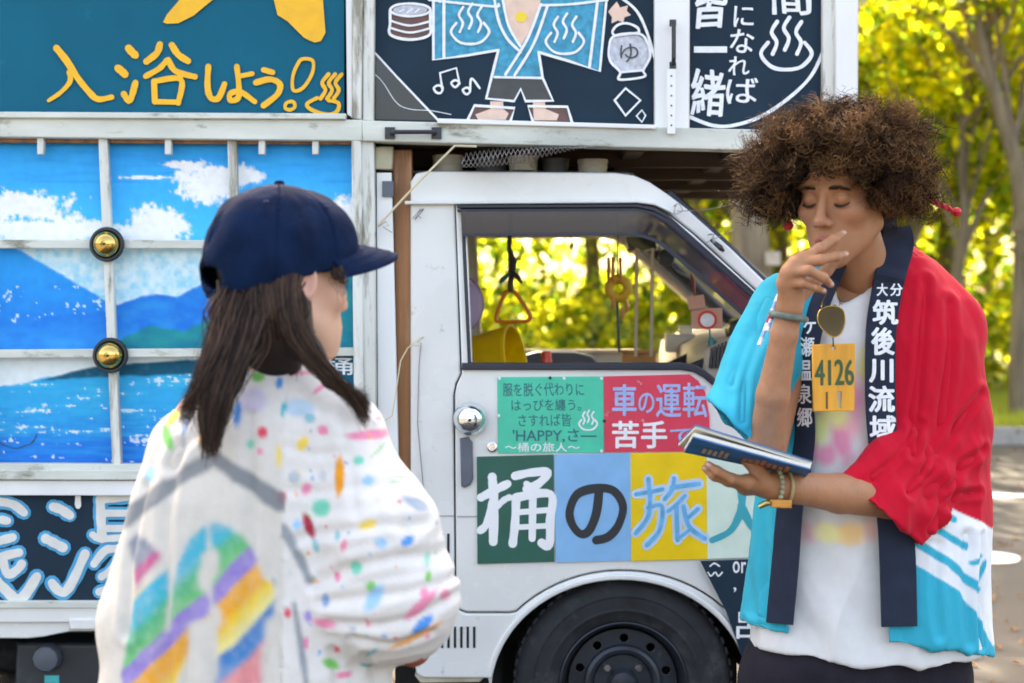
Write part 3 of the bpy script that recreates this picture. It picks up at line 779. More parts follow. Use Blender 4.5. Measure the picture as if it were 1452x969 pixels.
yep = M('yellow_paint', (0.85, 0.62, 0.03), rough=.5, var=.1)
lan = M('lantern_paint', (0.52, 0.56, 0.62), rough=.6, var=.25, scale=90)
def circ(cx, cy, rx, ry, n=24): return [(cx + rx * math.cos(2 * math.pi * i / n), cy + ry * math.sin(2 * math.pi * i / n)) for i in range(n)]
L1, L2, L3 = 0.0030, 0.0020, 0.0008
FIG = sheet('painted_coat', Z2((370, -300), (370, 275), (665, 230), (640, 352), (872, 356), (852, 242), (1132, 328), (1170, -300)), L1, turq, CB1)
sheet('painted_chest', Z2((685, -300), (685, 0), (715, 120), (768, 215), (830, 110), (862, 0), (862, -300)), L2, skinp, CB1)
sheet('painted_navel', Z2(*circ(772, 78, 26, 24)), L3, yep, CB1)
sheet('painted_trousers', Z2((642, 358), (872, 360), (915, 462), (792, 462), (770, 408), (745, 462), (612, 452)), L2, grp, CB1)
sheet('painted_foot', Z2((630, 465), (690, 465), (690, 500), (715, 520), (700, 550), (575, 550), (562, 525), (630, 500)), L2, skinp, CB1)
sheet('painted_foot', Z2((825, 465), (880, 465), (885, 500), (945, 525), (935, 552), (830, 552), (828, 520)), L2, skinp, CB1)
sheet('painted_sandal', Z2((528, 552), (560, 482), (740, 496), (722, 556)), L1, brp, CB1)
sheet('painted_sandal', Z2((1002, 560), (982, 490), (805, 486), (826, 556)), L1, brp, CB1)
sheet('painted_tub', Z2((172, 48), (200, 25), (262, 18), (330, 28), (355, 48), (352, 160), (262, 180), (175, 160)), L1, brp, CB1)
sheet('painted_tub_water', Z2(*circ(264, 46, 78, 22)), L2, lan, CB1)
sheet('painted_hand', Z2((1170, 55), (1185, 35), (1210, 8), (1225, 35), (1262, 25), (1255, 50), (1275, 70), (1245, 80), (1240, 105), (1215, 95), (1185, 108), (1188, 80)), L1, skinp, CB1)
sheet('painted_lantern', Z2((1195, 165), (1300, 155), (1345, 190), (1360, 240), (1345, 300), (1325, 330), (1225, 335), (1185, 290), (1172, 235), (1180, 190)), L1, lan, CB1)
sheet('painted_collar', [Z2((640, 0), (668, 0), (700, 140), (755, 235), (735, 252), (680, 150))], L2 - .0003, turq, CB1)
wl = [(Z2((370, -60), (370, 275), (520, 255), (668, 230)), 4, False, 0, .06, False), (Z2((418, -60), (418, 265)), 4, False, 0, .06, False), (Z2((668, 230), (650, 300), (612, 452), (740, 464), (770, 408), (792, 464), (918, 462), (870, 356), (852, 240)), 4, False, 0, .06, False), (Z2((852, 240), (990, 280), (1132, 328), (1168, -60)), 4, False, 0, .06, False), (Z2((1085, 305), (1130, -60)), 4, False, 0, .06, False),
      (Z2((648, -10), (670, 100), (710, 180), (770, 240)), 4, False), (Z2((688, 0), (715, 120), (768, 212)), 3.5, False), (Z2((862, 20), (800, 180), (700, 342)), 4, False), (Z2((892, 30), (830, 200), (742, 345)), 4, False), (Z2((650, 354), (868, 358)), 3.5, False), (Z2((350, 0), (640, 30), (668, 20)), 3.5, False), (Z2((862, 25), (1000, 20), (1168, 0)), 3.5, False),
      (Z2((525, 555), (558, 484), (742, 496), (722, 558)), 4, False, 0, .06, False), (Z2((1005, 562), (984, 490), (803, 487), (826, 558)), 4, False, 0, .06, False),
      (Z2((172, 46), (200, 24), (264, 17), (330, 26), (356, 46), (330, 66), (264, 75), (200, 66)), 3.5, True), (Z2((172, 48), (172, 105), (174, 160), (262, 182), (350, 162), (356, 105), (356, 48)), 4, False), (Z2((172, 95), (262, 118), (355, 98)), 3, False), (Z2((172, 128), (262, 150), (355, 130)), 3, False), (Z2((215, 55), (235, 45)), 2, False), (Z2((250, 58), (275, 40)), 2, False), (Z2((285, 58), (305, 42)), 2, False),
      (Z2((385, 425), (372, 405), (390, 392), (412, 400), (405, 425)), 3.2, True), (Z2((410, 405), (400, 335), (475, 312), (490, 385)), 3.2, False, 0, .06, False), (Z2((470, 400), (452, 382), (470, 368), (488, 380)), 3.2, True), (Z2((515, 430), (505, 412), (525, 402), (538, 415), (530, 430)), 3.2, True), (Z2((538, 415), (545, 360), (582, 405)), 3.2, False),
      (Z2((1250, 405), (1318, 460), (1250, 530), (1200, 460)), 4, True, 0, .06, False), (Z2((1325, 505), (1342, 530), (1325, 560), (1300, 532)), 2.6, True, 0, .06, False), (Z2((1230, -10), (1300, 50), (1345, 140), (1385, 270)), 4, False),
      (Z2((1200, 165), (1190, 145), (1215, 115), (1260, 108), (1305, 128), (1312, 155)), 3.5, False), (Z2((1200, 165), (1175, 215), (1180, 280), (1225, 330), (1222, 365), (1335, 352), (1332, 322), (1362, 260), (1350, 195), (1310, 155)), 3.5, True), (Z2((1200, 165), (1310, 150)), 3, False), (Z2((1225, 332), (1332, 322)), 3, False),
      (Z2((400, 10), (395, -30)), 3, False), (Z2((100, 240), (200, 350), (300, 455), (395, 555)), 3, False, 0, .06, False), (Z2((100, 340), (140, 380), (200, 470), (260, 500), (360, 508), (450, 525)), 1.0, False)]
for cx, cy in ((538, 110), (972, 155)):
    wl += [(a_, 3.6, False) for a_, _, _ in onsen_lines(500 + cx / 3.23, cy / 3.23, 175 / 3.23, 185 / 3.23, 3)]
strokes('chalk_outline', wl, L3 - .0006, chalkw, CB1)
texts('lettering', [('ゆ', Z2((1225, 200))[0] + Z2((1310, 285))[0], .0)], L3 - .0002, grp, CB1)
V_ = [P(500 + u / 3.23, v / 3.23, 0.0008) for u, v in ((104, 250), (385, 553), (104, 548))]
tri = sheet('corner_pane', Z2((104, 250), (388, 553), (104, 548)), 0.0028, M('smoked_pane', (.012, .016, .018), rough=.12, var=.3), CB1)
def tri_text(items, Y, mat, par): return texts('lettering', items, Y, mat, par)
tri_text([('皆', (984, -22, 1031, 40), .022, 0, .02), ('一', (984, 66, 1031, 75), .03, 0, 0), ('緒', (979, 98, 1028, 165), .018, 0, .02), ('に', (1040, 8, 1069, 38), .014, 0, .02), ('な', (1035, 42, 1069, 76), .014, 0, .02), ('れ', (1033, 80, 1063, 107), .014, 0, .02), ('ば', (1030, 110, 1075, 147), .014, 0, .02), ('間', (1094, -30, 1150, 22), .018, 0, .02)], 0.0016, chalkw, CB2)
strokes('chalk_outline', [(a_, 5.5, False) for a_, _, _ in onsen_lines(1115, 62, 72, 74, 5)] + [([(1168, 72), (1150, 108), (1120, 138), (1080, 165), (1040, 178), (1010, 178), (978, 166)], 5, False)], 0.0014, chalkw, CB2)

# ---- cab
CY = 0.02
def ell(cx, cy, rx, ry, a0, a1, n=22): return [(cx + rx * math.cos(math.radians(a0 + (a1 - a0) * i / n)), cy - ry * math.sin(math.radians(a0 + (a1 - a0) * i / n))) for i in range(n + 1)]
arch = ell(880, 985, 184, 162, 178, 2)
roofline = [(582, 300), (582, 258), (590, 246), (604, 243), (872, 245), (900, 249), (922, 259), (946, 275), (975, 297), (1037, 353), (1091, 406), (1180, 490), (1208, 520), (1219, 560)]
front = [(1224, 700), (1222, 830), (1212, 880), (1206, 1010), (1075, 1010)]
outer = roofline + front + arch[::-1] + [(692, 962), (600, 962), (590, 955), (586, 930), (582, 700)]
doorseam = ell(882, 985, 203, 177, 138, 45, 18)
door_o = [(646, 291), (905, 290), (928, 294), (950, 306), (985, 334), (1112, 450), (1120, 470), (1122, 700), (1108, 800), (1060, 862), (1030, 862)] + doorseam[::-1] + [(722, 868), (662, 868), (652, 864), (647, 856), (645, 560), (648, 545), (655, 530)]
win = [(657, 300), (905, 299), (925, 303), (944, 314), (1068, 424), (1086, 447), (1092, 470), (1085, 510), (1060, 540), (1040, 552), (1020, 545), (1000, 528), (985, 520), (967, 517), (667, 517)]
gap = [(x + (1.6 if False else 0), y) for x, y in door_o]
def grow(poly, d):
    c = np.array(poly, float); n = len(c); out = []
    ar = sum(c[i][0] * c[(i + 1) % n][1] - c[(i + 1) % n][0] * c[i][1] for i in range(n))
    sg = 1 if ar > 0 else -1
    for i in range(n):
        t = c[(i + 1) % n] - c[i - 1]; t /= np.linalg.norm(t) + 1e-9
        out.append(tuple(c[i] + sg * d * np.array([t[1], -t[0]])))
    return out
part('cab_side', [outer, grow(door_o, 2.3)], CY, 0.05, white, bevel=0.005, res=2, sm=True)
DOOR = part('door', [door_o, win], CY - 0.002, 0.045, white, bevel=0.0045, res=2, sm=True)
part('door_jamb', [grow(door_o, 6), grow(win, 3)], CY + 0.047, 0.02, dark)
inner = P(700, 700, CY).x
frame_in = [grow(win, 7), grow(win, -1)]
plate('window_rubber', [grow(win, 6), grow(win, -2.5)], CY - 0.007, 0.03, trim, DOOR, bevel=0.003, res=2)
plate('window_pillar', [(656, 334), (662, 334), (670, 514), (664, 514)], CY - 0.005, 0.03, white, DOOR, bevel=0.002)
plate('sill_strip', [(655, 515), (968, 515), (985, 518), (1001, 526), (1020, 543), (1017, 552), (998, 536), (984, 528), (966, 525), (655, 525)], CY - 0.012, 0.02, trim, DOOR, bevel=0.003)
# smoked rain visor
vis = [(653, 300), (905, 299), (925, 303), (944, 314), (1066, 424), (1086, 446), (1066, 457), (1000, 398), (948, 354), (930, 341), (912, 335), (880, 332), (655, 333)]
smoke = glass_mat('smoked_acrylic', (0.42, 0.40, 0.46), 0.06, 0.22)
me = plate('rain_visor', vis, CY - 0.03, 0.004, smoke, DOOR, bevel=0.001).data
plate('visor_edge', [(655, 331), (880, 330), (912, 333), (931, 339), (950, 352), (1002, 396), (1068, 455), (1065, 459), (998, 400), (946, 356), (929, 343), (911, 337), (880, 334), (655, 335)], CY - 0.033, 0.006, trim, DOOR)
for y in (291, 297): plate('visor_rail', [(648, y), (905, y - 1), (928, y + 4), (949, y + 15), (1080, y + 132), (1078, y + 136), (946, y + 19), (926, y + 8), (904, y + 3), (648, y + 4)], CY - 0.016 - (.01 if y > 295 else 0), 0.015, trim, DOOR, bevel=0.001)
# drip rail along the roof
part('drip_rail', [(574, 285), (905, 284), (930, 287), (955, 300), (953, 303), (928, 291), (904, 288), (574, 290)], CY - 0.018, 0.03, white, bevel=0.003)
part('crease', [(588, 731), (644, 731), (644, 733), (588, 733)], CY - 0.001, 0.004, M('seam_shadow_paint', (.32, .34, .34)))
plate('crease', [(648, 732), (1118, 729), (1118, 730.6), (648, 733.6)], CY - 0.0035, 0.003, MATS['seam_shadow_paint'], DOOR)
# side turning lip of the wheel arch
a1 = ell(880, 985, 192, 170, 172, 8, 30); a2 = ell(880, 985, 184, 162, 8, 172, 30)
part('arch_lip', a1 + a2, CY - 0.012, 0.03, white, bevel=0.004, res=2, sm=True)
# vents
for k in range(7):
    x = 616 + k * 9.1
    if x < 676: part('vent_slot', rect(x, 889, x + 3.6, 919), CY - 0.0012, 0.003, dark)
for k in range(4): part('vent_slot', rect(606 + k * 9.3, 757, 609.6 + k * 9.3, 785), CY - 0.0012, 0.003, dark)
part('sill_trim', [(588, 958), (690, 958), (680, 968), (596, 969)], CY + 0.01, 0.05, M('rusty_cream', (.52, .47, .36), var=.3, worn=(.25, .16, .08)), bevel=0.003)
# far side of the cab
fo = [(x, y) for x, y in outer]
def wpoly(poly, Yref): return [(lambda w: (w.x, w.z))(P(x, y, Yref)) for x, y in poly]
me = to_xz(curve_mesh([wpoly(fo, CY), wpoly(win, CY)], 0.05, 0.004), 1.36, 0.05); link('cab_side', me, white, truck)
me = to_xz(curve_mesh([wpoly(grow(win, 9), CY), wpoly(grow(win, -1), CY)], 0.03, 0.004), 1.335, 0.03); link('window_liner', me, M('cream_liner', (.55, .47, .36), var=.1, rough=.6), truck)
glass = glass_mat('clear_glass', (0.93, 0.96, 0.94), 0.035)
me = to_xz(curve_mesh([wpoly(win, CY)], 0.0), 1.385, 0); link('window_pane', me, glass, truck)
# roof, header, cowl and nose swept across the width
def sweep(name, prof, mat, y0=CY + .03, y1=1.385, crown=0.03, n=18, th=0.0):
    rows = []
    for (x, y) in prof:
        w = P(x, y, CY)
        rows.append([(w.x, y0 + (y1 - y0) * k / n, w.z + crown * (1 - abs(2 * k / n - 1) ** 4)) for k in range(n + 1)])
    return MB().grid(rows).build(name, mat, truck, deg=60)
rl = [tuple(a_) for a_ in catmull(roofline[1:8], 4)]
RF = sweep('roof', rl, white)
sweep('headliner', [(x, y + 9) for x, y in rl[4:]], M('headliner_cloth', (.42, .37, .30), var=.1, rough=.9), crown=0.02)
part('a_pillar_liner', [(930, 285), (1085, 430), (1075, 437), (925, 296)], CY + 0.055, 0.04, interior, bevel=0.004)
a_, b_ = P(948, 280, CY), P(1178, 492, CY)
for y in (0.09, 1.33): MB().tube([(a_.x, y, a_.z + .01), (b_.x, y, b_.z + .01)], 0.022, 8).build('pillar', trim, truck)
MB().grid([[(a_.x, .07 + 1.27 * k / 8, a_.z + .022 * (1 - abs(k / 4 - 1) ** 3)) for k in range(9)], [(b_.x, .07 + 1.27 * k / 8, b_.z + .022 * (1 - abs(k / 4 - 1) ** 3)) for k in range(9)]]).build('windscreen', glass, truck)
sweep('nose', [tuple(q) for q in catmull([(1172, 484), (1208, 520), (1220, 560), (1226, 700), (1222, 850), (1208, 1005)], 4)], white, crown=0.0)
for y in (.14, 1.12): MB().lathe([(.075, .0), (.07, .02), (.04, .03), (.0001, .032)], (P(1224, 0, 0).x, y + .07, P(0, 740, 0).z), 'X', 24).build('headlight', M('lamp_glass', (.7, .72, .72), rough=.1, var=.05), truck)
sweep('rear_wall', [(584, 258), (584, 520)], white, crown=0)
sweep('rear_wall', [(584, 520), (584, 955)], white, crown=0)
x0, x1 = P(590, 0, CY).x, P(1205, 0, CY).x
bevel_box('cab_floor', (x0, .07, P(0, 800, CY).z), (x1, 1.35, P(0, 775, CY).z), dark, truck)
m = MB()
ap = [P(x, y, CY) for x, y in ell(880, 985, 194, 172, 180, 0, 20)]
m.grid([[(q.x, CY + .045, q.z), (q.x, .42, q.z)] for q in ap]).build('wheel_well', dark, truck)
me = to_xz(curve_mesh([wpoly(ell(880, 985, 200, 178, 180, 0, 20) + [(1080, 1090), (680, 1090)], CY)], 0.01), 0.42, .01); link('wheel_well', me, dark, truck)
me = to_xz(curve_mesh([wpoly([(560, 900), (716, 900), (700, 1090), (560, 1090)], .3)], .01), .30, .01); link('underbody_shade_plate', me, dark, truck)  # added black plate standing in for the darkness beneath the cab
# door furniture
plate('door_handle', [(652, 622), (664, 620), (670, 628), (671, 680), (667, 688), (659, 692), (654, 690)], CY - 0.012, 0.016, greyp, DOOR, bevel=0.004, res=2)
c = P(698, 634, CY - 0.002); MB().lathe([(.0125, 0), (.0125, -.005), (.009, -.007), (.007, -.005), (.0001, -.005)], c, 'Y', 20).build('key_lock', M('chrome', (.75, .77, .78), rough=.12, metal=1, var=.1), DOOR)
chr2 = M('mirror_chrome', (.80, .84, .85), rough=.06, metal=1, var=.08, scale=25)
c = P(667, 594, CY - 0.004); k = 24.5 / SC(CY)
b = MB().lathe([(k, 0), (k * .98, -.006), (k * .86, -.024), (k * .66, -.036), (k * .4, -.044), (k * .1, -.046), (.0001, -.046)], c, 'Y', 36).build('chrome_dome', chr2, DOOR)
MB().lathe([(k * .1, -.0455), (k * .08, -.049), (.0001, -.049)], c, 'Y', 12).build('dome_screw', black, b)
# signs on the door
DY = CY - 0.0022
mint = M('green_sign', (.02, .56, .36), rough=.45, var=.08, scale=20, worn=(.35, .75, .6), wornt=.72, wscale=30)
redp = M('red_sign', (.70, .045, .085), rough=.45, var=.08, scale=20, worn=(.85, .72, .70), wornt=.66, wscale=26)
S1 = plate('green_sign', [(705, 535), (855, 534), (856, 642), (706, 643)], DY - .004, .004, mint, DOOR, bevel=.0005)
S2 = plate('red_sign', [(856, 534), (978, 531), (990, 540), (1000, 556), (1006, 590), (1007, 640), (857, 642)], DY - .004, .004, redp, DOOR, bevel=.0005)
tiles = []
for nm, col, q in (('dark_green', (.008, .105, .075), [(676, 648), (785, 645), (786, 797), (677, 800)]), ('light_blue', (.20, .47, .75), [(786, 645), (894, 643), (895, 795), (788, 798)]), ('yellow', (.86, .58, .008), [(894, 643), (1002, 641), (1003, 793), (895, 796)]), ('pale_mint', (.62, .78, .66), [(1002, 641), (1100, 640), (1102, 790), (1003, 793)])):
    tiles.append(plate(nm + '_tile', q, DY - .005, .005, M(nm + '_tile', col, rough=.42, var=.08, scale=18, bump=.05), DOOR, bevel=.0005))
LY = DY - .0046
darkt = M('dark_teal_ink', (.012, .14, .17), rough=.5)
texts('lettering', [('服を脱ぐ代わりに', (713, 543, 828, 562), .004, 0, .02), ('はっぴを纏う。', (725, 566, 824, 583), .004, 0, .02), ('さすれば皆', (735, 587, 810, 605), .004, 0, .02), ("'HAPPY,さ―", (727, 608, 846, 628), .012)], LY, darkt, S1)
texts('lettering', [('〜桶の旅人〜', (716, 628, 822, 641), .012)], LY, chalkw, S1)
strokes('hot_spring_mark', [(a_, 2.4, False) for a_, _, _ in onsen_lines(834, 596, 26, 28, 2)], LY, chalkw, S1)
lil = M('lilac_ink', (.32, .45, .74), rough=.5, var=.15, scale=60)
texts('lettering', [('車', (868, 545, 903, 590), .02), ('の', (905, 557, 928, 586), .016), ('運', (930, 545, 966, 592), .014), ('転', (968, 543, 1003, 592), .014), ('で', (950, 608, 984, 630), .02)], LY, lil, S2)
texts('lettering', [('苦', (868, 597, 906, 636), .026), ('手', (909, 597, 946, 636), .026)], LY, chalkw, S2)
LY = DY - .0056
def ZL(*p): return [(560 + u / 2.066, 500 + v / 2.066) for u, v in p]
brush = M('brush_white', (.84, .87, .87), rough=.5, var=.04)
strokes('lettering', [(ZL((285, 365), (290, 440), (288, 555)), 13, False), (ZL((252, 425), (300, 400), (330, 385)), 12, False), (ZL((285, 440), (270, 500), (250, 522)), 11, False), (ZL((300, 450), (320, 432), (335, 425)), 9, False),
    (ZL((352, 362), (400, 352), (448, 352), (420, 385), (385, 400)), 12, False), (ZL((385, 385), (415, 402)), 9, False), (ZL((355, 425), (352, 500), (345, 560)), 12, False), (ZL((355, 425), (455, 415), (455, 490), (452, 565), (430, 558)), 12, False), (ZL((365, 468), (445, 462)), 8, False), (ZL((362, 512), (445, 508)), 8, False), (ZL((404, 425), (402, 545)), 11, False)], LY, brush, tiles[0])
ink = M('charcoal_ink', (.020, .025, .028), rough=.5)
strokes('lettering', [(ZL((598, 405), (590, 470), (570, 520), (545, 532), (520, 505), (512, 465), (535, 415), (590, 398), (640, 405), (668, 450), (655, 505), (625, 540), (590, 550)), 12, False)], LY, ink, tiles[1])
blu = M('azure_ink', (.10, .42, .72), rough=.5, var=.2, scale=50)
tabi = [(ZL((742, 370), (745, 402)), 10, False), (ZL((706, 415), (750, 408), (785, 400)), 10, False), (ZL((748, 415), (742, 480), (705, 530)), 10, False), (ZL((742, 455), (782, 450), (775, 520), (738, 565)), 10, False),
    (ZL((818, 368), (812, 400), (790, 430)), 10, False), (ZL((810, 395), (890, 385)), 11, False), (ZL((850, 420), (820, 450), (800, 465)), 9, False), (ZL((825, 450), (828, 550)), 10, False), (ZL((830, 545), (862, 520)), 8, False), (ZL((888, 458), (852, 490)), 9, False), (ZL((845, 450), (862, 510), (908, 545)), 11, False)]
strokes('letter_outline', [(a_, w_ + 4, c_) for a_, w_, c_ in tabi], LY + .0003, M('pale_blue_ink', (.45, .66, .82), rough=.5), tiles[2])
strokes('lettering', [(a_, w_ * .55, c_) for a_, w_, c_ in tabi], LY - .0008, blu, tiles[2])
tealink = M('teal_ink', (.01, .36, .43), rough=.5)
strokes('lettering', [(ZL((1015, 400), (1015, 455), (985, 520), (930, 550)), 12, False, .3), (ZL((1015, 450), (1040, 500), (1090, 555)), 12, False)], LY, tealink, tiles[3])
# pins on the signs
for x, y, mt in ((708, 537, plank), (780, 536, black), (853, 537, plank), (857, 597, black), (707, 590, plank), (853, 640, plank), (800, 537, plank)):
    c = P(x, y, DY - .004); MB().lathe([(.004, 0), (.0035, -.002), (.0001, -.003)], c, 'Y', 10).build('pin', mt, DOOR)
NV = plate('navy_board', [(993, 796), (1106, 792), (1110, 900), (1100, 1005), (1064, 1005), (1052, 930), (1030, 868)], CY - .016, .005, chalk, truck, bevel=.0005)
texts('lettering', [('o', (1039, 796, 1049, 813), .02), ('r', (1051, 797, 1058, 813), .02), ('o', (1060, 796, 1070, 813), .02), ('呂', (1044, 868, 1082, 906), .012), (',', (1040, 833, 1044, 840), .01)], CY - .0167, chalkw, NV)
strokes('doodle_smile', [([(1004, 812), (1008, 817), (1013, 812)], 2.2, False), ([(1015, 812), (1019, 817), (1024, 812)], 2.2, False), ([(1007, 803), (1013, 799), (1020, 803)], 2.2, False)], CY - .0167, chalkw, NV)

# ---- wheels
r = 156.5 / SC(CY)
def wheel(cx, cy, cz, far=False):
    s = -1 if far else 1
    prof = [(.156, .014), (.160, .002), (.172, -.006), (.186, -.011), (.188, -.013), (.192, -.013), (.194, -.0115), (.222, -.013), (.224, -.015), (.227, -.015), (.229, -.0125), (.246, -.007), (.257, .002), (.262, .010), (r - .003, .018), (r, .024), (r, .047), (r - .006, .049), (r - .006, .053), (r, .055), (r, .078), (r - .006, .08), (r - .006, .084), (r, .086), (r, .11), (r - .003, .118), (.262, .126), (.245, .144), (.19, .150), (.156, .13)]
    ty = MB().lathe([(a_, h * s) for a_, h in prof], (cx, cy, cz), 'Y', 72).build('tyre', rubber, truck)
    lugs = MB()
    for k in range(60):
        an = 2 * math.pi * k / 60
        for (u0, u1) in ((.012, .030), (.104, .122)):
            q = []
            for da, rr in ((-.030, r - .004), (.030, r - .004), (.030, r + .003), (-.030, r + .003)):
                q.append((cx + rr * math.cos(an + da), cz + rr * math.sin(an + da)))
            V = [(x, cy + u0 * s, z) for x, z in q] + [(x, cy + u1 * s, z) for x, z in q]
            lugs.add(V, [(0, 1, 2, 3), (7, 6, 5, 4), (0, 4, 5, 1), (1, 5, 6, 2), (2, 6, 7, 3), (3, 7, 4, 0)])
    tag(lugs.build('tread_lugs', rubber, ty), kind='stuff')
    rim = MB().lathe([(a_, h * s) for a_, h in [(.157, .002), (.159, -.001), (.156, -.003), (.150, .002), (.146, .014), (.142, .03), (.136, .045), (.134, .13)]], (cx, cy, cz), 'Y', 64).build('rim', steel, truck)
    holes = []
    for k in range(10):
        an = 2 * math.pi * (k + .45) / 10
        holes.append([(cx + .113 * math.cos(an) + .0105 * math.cos(t), cz + .113 * math.sin(an) + .0105 * math.sin(t)) for t in [i * math.pi / 7 for i in range(14)]])
    disc = [(cx + .1365 * math.cos(t), cz + .1365 * math.sin(t)) for t in [i * math.pi / 32 for i in range(64)]]
    me = to_xz(curve_mesh([disc] + holes, .006, .0015), cy + .028 * s - (.006 if far else 0), .006); link('wheel_disc', me, steel, rim)
    MB().lathe([(a_, h * s) for a_, h in [(.098, .028), (.094, .020), (.086, .016), (.078, .018), (.072, .026), (.066, .034), (.055, .036), (.042, .034), (.036, .020), (.030, .008), (.012, .004), (.0001, .004)]], (cx, cy, cz), 'Y', 48).build('hub', steel, rim)
    for k in range(4):
        an = math.pi / 4 + k * math.pi / 2
        MB().lathe([(a_, h * s) for a_, h in [(.0105, .036), (.0100, .016), (.007, .013), (.0001, .013)]], (cx + .055 * math.cos(an), cy, cz + .055 * math.sin(an)), 'Y', 6).build('wheel_nut', M('nut_steel', (.20, .20, .20), rough=.35, metal=.8, var=.3), rim)
for dx in (0, -1.90):
    wheel(W0.x + dx, CY + .022, r); wheel(W0.x + dx, 1.36, r, True)
MB().tube([(W0.x, .15, r), (W0.x, 1.25, r)], .03, 10).build('axle', dark, truck)
MB().tube([(W0.x - 1.9, .15, r), (W0.x - 1.9, 1.25, r)], .035, 10).build('axle', dark, truck)

# ---- cab interior
dash = [(1098, 470), (1035, 482), (1005, 497), (1000, 530), (1010, 640), (1100, 760), (1200, 760), (1205, 560)]
me = to_xz(curve_mesh([wpoly(dash, .1)], 1.2, .012, 2), .10, 1.2); link('dashboard', me, M('dash_plastic', (.40, .34, .27), rough=.6, var=.15), truck)
for k in range(5): plate('dash_vent', [(1008 + 5 * k, 494 - 2.4 * k), (1011 + 5 * k, 493 - 2.4 * k), (1008 + 5 * k, 522), (1005 + 5 * k, 522)], .088, .012, black, truck)
for y in (.12, .78):
    xs = P(612, 0, y + .25).x
    me = to_xz(curve_mesh([wpoly([(590, 560), (600, 545), (640, 545), (655, 600), (672, 690), (800, 690), (815, 705), (815, 745), (590, 745)], CY)], .5, .03, 3), y, .5); shade_auto(me); link('seat', me, M('seat_vinyl', (.09, .09, .10), rough=.5, var=.15), truck)
sw = P(985, 512, .36); ax = Vector((-.42, 0, .9)).normalized(); e1 = Vector((0, 1, 0)); e2 = ax.cross(e1)
ST = MB().tube([sw + (e1 * math.cos(t) + e2 * math.sin(t)) * .185 for t in [i * math.pi / 20 for i in range(40)]], .0135, 10, closed=True).build('steering_wheel', M('wheel_vinyl', (.02, .02, .022), rough=.4), truck)
for t in (0.5, math.pi - .5, -math.pi / 2): MB().tube([sw - ax * .03, sw + (e1 * math.cos(t) + e2 * math.sin(t)) * .18], [.02, .011], 8).build('spoke', MATS['wheel_vinyl'], ST)
MB().tube([sw - ax * .02, sw - ax * .35 + Vector((.12, 0, 0))], .025, 10).build('steering_column', MATS['wheel_vinyl'], ST)
plate('mirror', [(888, 336), (932, 333), (933, 355), (889, 358)], .62, .012, M('mirror_glass', (.8, .78, .55), rough=.03, metal=1, var=.02), truck, bevel=.004)
MB().tube([P(912, 334, .625), P(925, 318, .65)], .006, 6).build('mirror_arm', black, truck)
plate('far_armrest', [(740, 505), (760, 499), (815, 499), (840, 505), (852, 520), (738, 520)], 1.28, .05, greyp, truck, bevel=.006)
MB().lathe([(.0001, -.02), (.018, -.018), (.024, 0), (.020, .02), (.0001, .026)], P(945, 366, .3), 'Y', 16).build('clip_mount', black, truck)
MB().tube([P(945, 368, .31), P(958, 385, .33), P(985, 400, .4)], .006, 6).build('clip_arm', black, truck)
MB().lathe([(.0001, -.03), (.03, -.02), (.035, .02), (.0001, .03)], P(1048, 468, .3), 'Y', 14).build('dash_camera', black, truck)
# wires, cord and net fixed to the box
cord = M('cream_cord', (.66, .58, .38), rough=.7)
MB().tube([P(676, 208, -.05), P(645, 207, -.052), P(600, 252, -.04), P(536, 320, -.02)], .0028, 7).build('tie_cord', cord, truck)
wire = M('galvanised_wire', (.30, .28, .27), rough=.4, metal=.6)
for pts in ([(536, 322), (548, 314), (551, 320), (543, 322), (556, 330)], [(532, 330), (530, 350), (531, 372)]): MB().tube([P(a_, b_, -.012) for a_, b_ in pts], .0012, 5).build('wire', wire, truck)
MB().tube([P(a_, b_, -.008 - .01 * (i % 2)) for i, (a_, b_) in enumerate([(540, 600), (556, 590), (561, 560), (568, 512), (578, 494), (588, 485), (595, 480), (601, 478), (592, 486), (598, 490), (584, 490)])], .0016, 5).build('wire', cord, truck)
MB().tube([P(a_, b_, CY - .006) for a_, b_ in [(597, 486), (594, 520), (592, 600), (600, 690), (604, 716), (597, 722), (606, 724)]], .0013, 5).build('wire', wire, truck)
MB().tube([P(960, 300, .0), P(1000, 298, -.02), P(1060, 285, -.03), P(1120, 270, -.03)], .0012, 5).build('wire', wire, truck)
MB().tube([P(1000, 345, .0), P(1060, 318, -.03), P(1120, 290, -.03)], .0010, 5).build('wire', wire, truck)
net = MB()
def netp(u, v):
    x = 655 + 190 * u; y = 238 - 26 * u - (20 - 12 * u) * v + 4 * math.sin(v * 3 + u * 5)
    return P(x, y, -.05 + .06 * math.cos(v * 5.5 + u * 2) * (1 - .5 * u))
for k in range(30):
    for s in (1, -1):
        pts = [netp(k / 30 + s * .07 * (v - .5) * (1 if i_ % 2 else .9), v) for i_, v in enumerate([j / 6 for j in range(7)]) if 0 <= k / 30 + s * .07 * (v - .5) <= 1]
        if len(pts) > 2: net.tube(pts, .0011, 4)
net.build('chicken_wire', wire, truck)
for (x, y), n_ in (((960, 297), 5), ((1012, 338), 4), ((594, 305), 4)):
    m = MB(); rr = random.Random(x)
    m.tube(catmull([P(x + rr.uniform(-9, 9), y + rr.uniform(-9, 9), -.004 - .012 * rr.random()) for _ in range(7)], 5), .0012, 5); m.build('wire', wire, truck)
MB().tube([P(1008, 340, -.002), P(1022, 352, -.012), P(1026, 356, -.006)], [.004, .007, .004], 8).build('wiper_nozzle', black, truck)

